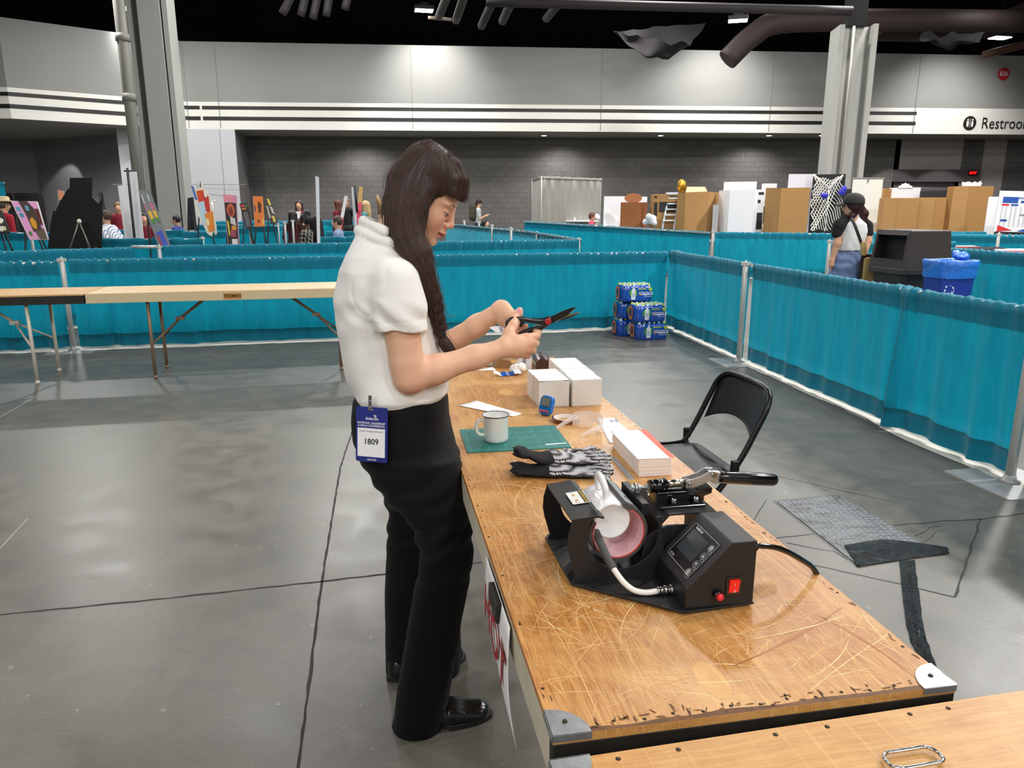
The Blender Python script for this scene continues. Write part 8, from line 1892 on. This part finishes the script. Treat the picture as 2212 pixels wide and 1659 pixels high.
# ---- people in the hall
M_sk2 = mat('far_skin', '#dca98b', .5); M_skd = mat('far_skin_dark', '#5d3c2b', .5)
def far_person(label, head, yy, face, top, hairc, low='#22232a', skinm=None, seat=False, lean=0.0, arms='down', hair='long', extra=None, h=.014, hgt=None, sc=1.0, sleeve=None, armang=None):
    """head = picture point of the crown; face = heading in degrees (0 = right, 90 = away, -90 = toward camera)"""
    c0 = D(*head, yy); top_z = c0.z; fa = R(face); f = V(math.cos(fa), math.sin(fa), 0); l = V(-f.y, f.x, 0); up = V(0, 0, 1); skinm = skinm or M_sk2
    hc = c0 - up * .115 * sc; nb = hc - up * .155 * sc - f * .02; ld = V(0, 0, -1) * math.cos(lean) - f * math.sin(lean)
    sh = nb - up * .03 * sc; hip = nb + ld * .54 * sc; gz = 0.0
    t = thing('person', label, 'person', (hip.x, hip.y, 0), fa); tp = lambda v: tuple(v)
    b = SDF(.025); b.ell(tp(hc), (.077 * sc, .077 * sc, .112 * sc)); b.ell(tp(hc + f * .03 - up * .03), (.06 * sc, .055 * sc, .075 * sc)); b.cap(tp(hc + f * .085 * sc - up * .005), tp(hc + f * .102 * sc - up * .03), .010, .014, .01); b.cap(tp(hc - f * .015), tp(nb - up * .05), .055 * sc, .055 * sc)
    for s in (-1, 1): b.ell(tp(hc + l * s * .077 * sc - f * .01), (.02, .018, .03))
    S_ = SDF(.04); S_.cap(tp(sh - up * .06), tp(hip), .13 * sc, .14 * sc, flat=((f.x, f.y, 0), .72)); S_.cap(tp(sh + l * .14 * sc - up * .03), tp(sh - l * .14 * sc - up * .03), .062 * sc, .062 * sc)
    for s in (-1, 1):
        A = sh + l * s * .185 * sc - up * .03
        if arms == 'down': E_, W_ = A + ld * .28 * sc + l * s * .04, A + ld * .53 * sc + f * .06 + l * s * .03
        elif arms == 'up': E_, W_ = A - up * .27 * sc + f * .05, A - up * .17 * sc + f * .27 * sc - l * s * .06
        else: E_, W_ = A - up * .26 * sc + f * .08, A - up * .30 * sc + f * .33 * sc - l * s * .08
        el = sleeve if sleeve is not None else .9
        if el <= .5: S_.cap(tp(A), tp(A.lerp(E_, .75)), .055 * sc, .050 * sc); b.chain([tp(A), tp(E_), tp(W_)], [.042 * sc, .036 * sc, .027 * sc])
        else: S_.chain([tp(A), tp(E_), tp(E_.lerp(W_, el))], [.055 * sc, .046 * sc, .038 * sc])
        hd = (W_ - E_).normalized(); b.cap(tp(E_.lerp(W_, .85)), tp(W_ + hd * .05), .027, .032)
        for j in range(4): b.cap(tp(W_ + hd * .06 + l * (j - 1.5) * .017), tp(W_ + hd * .135 + l * (j - 1.5) * .019 - up * .02), .010, .008, .004)
        b.cap(tp(W_ + hd * .02), tp(W_ + hd * .075 + up * .035), .012, .009, .006)
    v, q = b.mesh(h * .8 if yy < 13 else h); np_mesh('body', v, q, skinm, t)
    v, q = S_.mesh(h); np_mesh('top', v, q, top if not isinstance(top, str) else mat('cloth_' + top, top, .8), t)
    L_ = SDF(.03); ml = mat('cloth_' + low, low, .8)
    for s in (-1, 1):
        hp_ = hip + l * s * .085
        if seat: kn = hp_ + f * .42 - up * .02; an = V(kn.x + f.x * .02, kn.y + f.y * .02, .08)
        else: kn = V(hp_.x, hp_.y, hip.z * .52) + f * .02; an = V(hp_.x, hp_.y, .08)
        L_.chain([tp(hp_), tp(kn), tp(an)], [.098, .072, .052])
    L_.cap(tp(hip + l * .06), tp(hip - l * .06), .125, .125); v, q = L_.mesh(h * 1.25); np_mesh('trousers', v, q, ml, t)
    for s in (-1, 1):
        hp_ = hip + l * s * .085 + (f * .44 if seat else V(0, 0, 0)); mb = MB(); Mx = frame((hp_.x, hp_.y, 0), f, l); mb.loft([[(x * 1.0 + .05, y, z) for x, y in rrect(.26 * k, .09 * k, .04, 3)] for z, k in ((0, 1), (.05, .97), (.085, .6))], 0, True, True, True, Mx); mb.build('shoe', M_shoe, t, True)
    Hh_ = SDF(.03); cap_c = hc - f * .018 + up * .022
    Hh_.ell(tp(cap_c), (.094 * sc, .094 * sc, .105 * sc))
    if hair == 'long': Hh_.chain([tp(cap_c - f * .04), tp(nb - f * .05), tp(nb - f * .07 - up * .16)], [.085, .085, .05]); [Hh_.cap(tp(cap_c + l * s * .07), tp(nb + l * s * .085 - up * .06), .03, .028) for s in (-1, 1)]
    if hair == 'tail': Hh_.chain([tp(cap_c - f * .08), tp(nb - f * .12), tp(nb - f * .10 - up * .12)], [.04, .035, .015])
    if hair == 'bun': Hh_.ell(tp(cap_c + up * .10 - f * .03), (.06, .06, .05))
    Hh_.ell(tp(hc + f * .105 - up * .035), (.075, .082, .105), None, .01, True)
    v, q = Hh_.mesh(h * .8); np_mesh('hair', v, q, mat('hair_' + hairc, hairc, .5), t)
    if extra: extra(t, hc, nb, f, l, hip, sc)
    return t
def cap_hat(colr, tan=False):
    def fn(t, hc, nb, f, l, hip, sc):
        mb = MB(); M = frame(hc + V(0, 0, .03), f, l)
        if tan: mb.lathe([(.155, .03), (.16, .034), (.10, .05), (.095, .10), (.07, .115), (0, .118)], 20, 0, M); mb.build('hat', pal(colr), t, True)
        else:
            mb.lathe([(.104, .0), (.106, .03), (.098, .07), (.07, .10), (.03, .115), (0, .118)], 20, 0, M); g = [[(.07 + .12 * j / 4 * (1 - (i / 5 - 1) ** 2 * .45) , (i / 5 - 1) * .085, .012 - .02 * j / 4 - .02 * (i / 5 - 1) ** 2) for j in range(5)] for i in range(11)]; mb.sheet(g, 0, True, M); mb.build('cap', mat('cap_grey', colr, .8), t, True, solid=.004)
    return fn
far_person('man in a tan hat and red shirt at the far left edge', (6, 428), 13.2, 60, '#a8182e', '#5b4a3c', extra=cap_hat('#c8b183', True), hair='short')
M_stripe = mat('striped_blouse', '#e9e9ee', .8)
def m_stripes():
    m = bpy.data.materials.new('blue_striped_cotton'); m.use_nodes = True; t = NT(m); b = t.n['Principled BSDF']; w_ = t.new('ShaderNodeTexWave'); t.link(t.coord((1, 1, .08)), w_.inputs['Vector']); w_.inputs['Scale'].default_value = 9; w_.inputs['Distortion'].default_value = .6
    t.link(t.mix(t.ramp(w_.outputs['Fac'], [(.78, 0.0), (.86, 1.0)]), '#ebebf0', '#6f7fb2'), b.inputs['Base Color']); b.inputs['Roughness'].default_value = .8; return m
far_person('woman in a blue striped blouse and white trousers bending over a booth', (226, 455), 13.6, 172, m_stripes(), '#4d3428', '#dcd8d2', lean=.55, hair='short', sleeve=.4, sc=.95)
far_person('person in purple seated behind the grey striped painting', (379, 465), 17.0, 180, '#3d3f8f', '#241c1b', hair='short', sc=.92)
far_person('person in dark clothes and red scarf behind the grey striped painting', (309, 460), 15.0, -60, '#7d1d2c', '#171315', sc=.95)
far_person('person in a red jacket glimpsed between black cut-out and white panels', (254, 437), 17.5, -70, '#8b1f33', '#7c5a3a', hair='short')
def lapel(t, hc, nb, f, l, hip, sc):
    mb = MB(); a = nb + f * .10; mb.add([tuple(a + l * .07), tuple(a - l * .07), tuple(a + f * .05 - V(0, 0, .30))], [(0, 1, 2)]); mb.build('blouse', pal('#ece9e6'), t, True, solid=.01)
far_person('woman with wavy hair in a maroon blazer facing the camera', (645, 433), 19.5, -90, '#6d1526', '#3a1c1c', extra=lapel)
far_person('dark haired person seen from behind in front of the maroon blazer', (632, 455), 17.2, 90, '#4a1320', '#191415', seat=True, sc=.95)
def m_check():
    m = bpy.data.materials.new('black_white_check'); m.use_nodes = True; t = NT(m); b = t.n['Principled BSDF']; br = t.new('ShaderNodeTexBrick'); t.link(t.coord((1, 1, 1), (R(60), .3, 0)), br.inputs['Vector']); br.inputs['Scale'].default_value = 9; br.inputs['Mortar Size'].default_value = .035; br.offset = 0; br.inputs['Brick Width'].default_value = .5; br.inputs['Row Height'].default_value = .5
    for k, c in (('Color1', '#161517'), ('Color2', '#1b191b'), ('Mortar', '#b9b4ac')): br.inputs[k].default_value = lin(c)
    t.link(br.outputs['Color'], b.inputs['Base Color']); b.inputs['Roughness'].default_value = .85; return m
def seated_extra(t, hc, nb, f, l, hip, sc):
    mb = MB(); a = hc + f * .094 + V(0, 0, .012)
    for s in (-1, 1): mb.tube([a + l * s * .034 + (l * .028 * math.cos(k) + V(0, 0, .022) * math.sin(k)) for k in [2 * PI * j / 12 for j in range(12)]], .004, 6, 0, False, True); mb.tube([a + l * s * .06, hc + l * s * .08], .004, 6)
    mb.build('spectacles', pal('#1a1412'), t, True)
    for s in (-1, 1): mb = MB(); mb.ball(tuple(hc + l * s * .083 - V(0, 0, .06)), .018, 8); mb.build('earring', pal('#d9c8b0'), t, True)
far_person('seated woman with a bun, glasses and a black and white patterned blouse', (657, 461), 12.4, 180, m_check(), '#0f0d0d', '#111114', M_skd, seat=True, hair='bun', extra=seated_extra, arms='fwd')
t = thing('visitor_chair', 'dark chair back behind the seated woman with a bun', 'chair', (D(684, 500, 12.7).x, 12.9, 0)); 
k = SDF(.04); c = D(684, 496, 12.8); k.cap((c.x, c.y, c.z - .12), (c.x, c.y, c.z + .12), .13, .11, flat=((0, 1, 0), .4)); v, q = k.mesh(.015); np_mesh('backrest', v, q, pal('#161516'), t)
mb = MB(); mb.box((c.x - .1, c.y + .05, .45), (.45, .45, .05)); mb.build('seat', pal('#161516'), t, True, bevel=.02)
for a in (-1, 1):
    for b_ in (-1, 1): mb = MB(); mb.tube([(c.x - .1 + a * .19, c.y + .05 + b_ * .19, 0), (c.x - .1 + a * .19, c.y + .05 + b_ * .19, .45)], .014, 8); mb.build('leg', pal('#9a9a9c'), t, True)
def phone(t, hc, nb, f, l, hip, sc): pass
far_person('woman with auburn hair in a maroon blazer near the leaning panels', (727, 432), 19.8, 170, '#6d1526', '#5a2f22', extra=lapel)
far_person('man in black behind the white and pink leaning panel', (747, 427), 20.5, -100, '#17161a', '#8a6a58', hair='short')
far_person('person in glasses holding up a phone, right of the thin white panel', (727, 467), 14.0, 180, '#8ea3c4', '#3d2a22', hair='short', arms='up', sleeve=.4, extra=seated_extra if False else None, sc=.95)
p = D(700, 489, 13.9); o = MB().box((0, 0, 0), (.012, .075, .15), 0, RY(R(-22))).build('mobile_phone', pal('#17181c'), origin=tuple(p)); tag(o, 'dark phone held up by the person in glasses', 'phone')
far_person('blond woman in a teal top near the leaning pink panel', (787, 434), 18.5, 175, '#4f8a90', '#c9a878', sleeve=.4)
def pack(t, hc, nb, f, l, hip, sc): pass
def m_camo(): return mat('olive_pack', '#4b4636', .85, nz=(9, '#2e2b22', .9))
far_person('man in a grey shirt and cap looking at a phone by the block wall', (1034, 432), 25.0, 2, '#b9bdc2', '#3a2e28', hair='short', arms='up', extra=cap_hat('#2a2728'), sleeve=.4)
p = D(1022, 457, 25.0); k = SDF(.05); k.cap((p.x, p.y, p.z - .16), (p.x, p.y, p.z + .14), .15, .13); v, q = k.mesh(.02); t = thing('backpack', 'olive backpack worn by the man at the block wall', 'bag', tuple(p)); np_mesh('pack', v, q, m_camo(), t)
far_person('dark haired person low behind the diagonal drape', (1050, 474), 22.0, -40, '#2b2a2e', '#1c1715', seat=True)
far_person('person in a pink top with short brown hair at the grey booth ledge', (1280, 459), 21.5, -10, '#d4486a', '#5b3324', hair='short', seat=True)
lump('white_plush', 'small white figure on the ledge beside the person in pink', 'figure', 1291, 468, 21.3, (.07, .06, .10), M_foam, 12)
# woman in the cap by the bins
M_tee = mat('white_tee', '#e9e8e8', .85, bump=(14, .25, .01)); M_jean = mat('washed_denim', '#5a6c96', .85, nz=(4, '#7f90b4', .8), bump=(200, .2, .002))
yW = 8.3; fW = R(118); f = V(math.cos(fW), math.sin(fW), 0); l = V(-f.y, f.x, 0)
t = thing('person', 'woman in a dark cap, white raglan tee and jeans standing by the bins', 'person', (D(1838, 560, yW).x, yW, 0), fW)
def pw(x, y, dy=0): return tuple(D(x, y, yW + dy))
b = SDF(.02); hc = D(1843, 446, yW); hf = (f * .6 + V(-1, -.1, 0) * .6).normalized()
b.ell(tuple(hc), (.08, .08, .105)); b.ell(tuple(hc + hf * .035 - V(0, 0, .035)), (.055, .055, .07)); b.cap(tuple(hc + hf * .085), tuple(hc + hf * .10 - V(0, 0, .03)), .01, .014, .01); b.cap(tuple(hc), pw(1841, 480), .05, .052)
b.chain([pw(1815, 487), pw(1808, 525), pw(1797, 562, .02)], [.048, .040, .027]); b.chain([pw(1872, 487, .15), pw(1876, 520, .12), pw(1868, 548, .05)], [.046, .038, .027]); b.cap(pw(1838, 530, .05), pw(1838, 542, .05), .125, .13, .03, flat=((f.x, f.y, 0), .75))
b.cap(pw(1797, 562, .02), pw(1796, 572, .02), .030, .032)
for j in range(4): b.cap(pw(1793 + j * 2.4, 574, .02 + .012 * j), pw(1794 + j * 2.2, 585, .02 + .012 * j), .010, .008, .004)
b.cap(pw(1799, 566, .0), pw(1802, 576, -.01), .012, .009, .006)
v, q = b.mesh(.009); np_mesh('body', v, q, M_sk2, t)
s_ = SDF(.03); s_.stack([row(541, 1810, 1862, yW + .04, .125), row(520, 1814, 1866, yW + .04, .12), row(500, 1812, 1872, yW + .05, .12), row(484, 1814, 1870, yW + .05, .11), row(473, 1824, 1858, yW + .05, .09), row(465, 1832, 1852, yW + .05, .065)], None, .02, 2.3)
v, q = s_.mesh(.010); np_mesh('tee', v, q, M_tee, t)
s2 = SDF(.02); s2.chain([pw(1826, 475, .02), pw(1813, 487), pw(1808, 504)], [.058, .066, .058]); v, q = s2.mesh(.010); np_mesh('sleeve', v, q, mat('raglan_black', '#18181b', .85), t)
s2 = SDF(.02); s2.chain([pw(1862, 474, .12), pw(1873, 488, .15), pw(1876, 503, .13)], [.05, .058, .052]); v, q = s2.mesh(.010); np_mesh('sleeve', v, q, mat('raglan_black', '#18181b', .85), t)
j_ = SDF(.03); j_.stack([row(542, 1811, 1864, yW + .04, .125), row(560, 1800, 1870, yW + .04, .15), row(585, 1794, 1872, yW + .04, .165), row(610, 1790, 1870, yW + .04, .165)], None, .02, 2.4)
for s, x in ((-1, 1812), (1, 1850)): p0 = V(*pw(x, 605, .04)); j_.chain([tuple(p0), (p0.x, p0.y, .45), (p0.x, p0.y, .06)], [.105, .10, .095])
j_.disp = lambda X: .006 * np.sin(X[:, 2] * 60 + X[:, 0] * 40 + 2 * np.sin(X[:, 0] * 25)); v, q = j_.mesh(.013); np_mesh('jeans', v, q, M_jean, t)
for x in (1812, 1850): p0 = V(*pw(x, 605, .04)); mb = MB(); mb.loft([[(x_ + .05, y_, z) for x_, y_ in rrect(.26 * k, .09 * k, .04, 3)] for z, k in ((0, 1), (.05, .97), (.085, .6))], 0, True, True, True, frame((p0.x, p0.y, 0), f, l)); mb.build('shoe', pal('#d9d6d0'), t, True)
h_ = SDF(.02); h_.ell(tuple(hc - hf * .015 + V(0, 0, .015)), (.094, .094, .10)); h_.chain([pw(1858, 447, .05), pw(1866, 462, .06), pw(1867, 482, .05)], [.04, .048, .018]); h_.chain([pw(1848, 450, .02), pw(1840, 466, -.03)], [.06, .045]); h_.ell(tuple(hc + hf * .115 - V(0, 0, .03)), (.07, .085, .10), None, .01, True); v, q = h_.mesh(.009); np_mesh('hair', v, q, mat('hair_burgundy', '#43181d', .45, nz=(40, '#1d1012', .8)), t)
mb = MB(); M = frame(hc + V(0, 0, .022), hf, V(-hf.y, hf.x, 0)) @ RY(R(-6)); mb.lathe([(.107, .0), (.110, .03), (.104, .065), (.08, .098), (.04, .118), (0, .122)], 24, 0, M); g = [[(.075 + .125 * j / 5 * (1 - (i / 6 - 1) ** 2 * .4), (i / 6 - 1) * .09, .012 - .028 * j / 5 - .022 * (i / 6 - 1) ** 2) for j in range(6)] for i in range(13)]; mb.sheet(g, 0, True, M); mb.build('cap', mat('faded_black_cap', '#33332f', .85), t, True, solid=.004)
# crossbody bag
t = thing('crossbody_bag', 'tan crossbody bag with a black strap worn by the woman in the cap', 'bag', tuple(D(1874, 582, 8.15)))
mb = MB(); F = frame(D(1874, 582, 8.13), (1, .1, 0), (0, 0, 1)); mb.loft([[(x, y, z) for x, y in rrect(.125 * s, .26 * s, .03, 5)] for z, s in ((-.045, .95), (-.04, 1), (.04, 1), (.045, .95))], 0, True, True, True, F); mb.build('pouch', mat('tan_canvas', '#b59a66', .7), t, True)
mb = MB(); mb.tube([F @ V(x, y, .0) for x, y in rrect(.128, .264, .03, 5)], .010, 8, 0, False, True, None, 4.0); mb.build('edging', pal('#1c1a18'), t, True)
mb = MB(); mb.tube([D(1839, 470, 8.12), D(1848, 490, 8.09), D(1856, 512, 8.09), D(1862, 530, 8.10), D(1870, 552, 8.10)], .017, 8, 0, True, False, None, .3, (0, 1, 0)); mb.build('strap', pal('#191816'), t, True); mb = MB(); mb.tube([D(1869, 470, 8.45), D(1876, 490, 8.40), D(1876, 500, 8.38)], .014, 8, 0, True, False, None, .3, (0, 1, 0)); mb.build('strap', pal('#191816'), t, True)
mb = MB(); F = frame(D(1866, 537, 8.07), (1, 0, .15), (-.22, 0, 1)); mb.loft([[(x, y, z) for x, y in rrect(.06 * s, .155 * s, .028, 5)] for z, s in ((-.012, 1), (.008, 1), (.014, .9))], 0, True, True, True, F); mb.build('strap_pad', mat('tan_canvas', '#b59a66', .7), t, True)
# ================================================================== CAMERA, LIGHT
cam = bpy.data.cameras.new('camera'); co = bpy.data.objects.new('camera', cam); COL.objects.link(co)
cam.sensor_width = 36.0; cam.lens = 36.0 * FPX / 2212.0; cam.clip_end = 200; cam.clip_start = 0.05
co.location = (0, 0, CAMZ); co.rotation_euler = (PI / 2 - TH, 0, 0)
bpy.context.scene.camera = co
def area(name, loc, size, power, col=(1, 0.98, 0.95), target=None, spread=None, sy=None):
    l = bpy.data.lights.new(name, 'AREA'); l.shape = 'RECTANGLE'; l.size = size; l.size_y = sy or size; l.energy = power; l.color = col
    if spread: l.spread = spread
    o = bpy.data.objects.new(name, l); COL.objects.link(o); o.location = loc
    d = (Vector(target) - Vector(loc)) if target else Vector((0, 0, -1)); o.rotation_euler = d.to_track_quat('-Z', 'Y').to_euler(); return o
def spot(name, loc, target, power, ang, blend=0.4, size=0.2, col=(1, 0.98, 0.95)):
    l = bpy.data.lights.new(name, 'SPOT'); l.energy = power; l.spot_size = R(ang); l.spot_blend = blend; l.shadow_soft_size = size; l.color = col
    o = bpy.data.objects.new(name, l); COL.objects.link(o); o.location = loc
    o.rotation_euler = (Vector(target) - Vector(loc)).to_track_quat('-Z', 'Y').to_euler(); return o
LP = 225
for x in (-11, -4.5, 3.5, 9.2):
    for y, k in ((-3.0, 0.9), (4.6, 0.9), (11.5, 1.1), (18.5, 2.2), (24.5, 1.5)):
        if x > 9 and 0 < y < 15: k *= 3.5
        elif x < 0 and y < 15: k *= 0.65
        area('high_bay_and_fill', (x, y, 8.2), 0.6, LP * k, (1, 0.985, 0.955))
for x in (-9, -3, 3.5, 9):
    area('high_bay_and_fill', (x, -6.8, 6.4), 1.2, 190, (1, 0.985, 0.96), (x * 0.3, 3.5, 1.0))  # added fill lamps behind the camera, tilted forward to brighten upright faces
for px, py, kx in ((276, 18, -1.0), (916, 23, 0), (1594, 45, 0), (2160, 82, 0)):
    p = D(px, py, 27.4)
    spot('wash', (p.x, p.y, p.z - 0.1), (p.x + kx, p.y + 2.0, p.z - 2.0), 800, 104, 0.9, 0.25)
for x, y, tx, ty, e in ((-18.4, 31.0, -19.2, 32.2, 130), (16.2, 30.6, 16.2, 32.2, 160), (18.2, 30.6, 18.2, 32.2, 160)):
    spot('soffit_spot', (x, y, 4.2), (tx, ty, 1.2), e, 70, 0.25, 0.05)
for x, y in ((-20, 28.5), (-16, 27.5), (-6, 30.4), (2, 30.8), (10, 31.2)):
    spot('soffit_fill', (x, y, 4.2), (x, y + 0.3, 0), 260, 150, 0.8, 0.1)  # added wide fill spots that lift the dark walls under the soffit
w = bpy.data.worlds.new('world'); bpy.context.scene.world = w; w.use_nodes = True
w.node_tree.nodes['Background'].inputs[0].default_value = (0.86, 0.93, 1.0, 1); w.node_tree.nodes['Background'].inputs[1].default_value = 0.0
sc = bpy.context.scene
sc.view_settings.view_transform = 'Standard'; sc.view_settings.look = 'None'; sc.view_settings.exposure = 0.0
try:
    sc.cycles.use_denoising = True; sc.cycles.use_adaptive_sampling = True; sc.cycles.adaptive_threshold = 0.03; sc.cycles.max_bounces = 6; sc.cycles.diffuse_bounces = 3; sc.cycles.glossy_bounces = 3; sc.cycles.transmission_bounces = 6; sc.cycles.transparent_max_bounces = 8
    sc.cycles.sample_clamp_indirect = 8; sc.cycles.caustics_reflective = False; sc.cycles.caustics_refractive = False
except Exception: pass
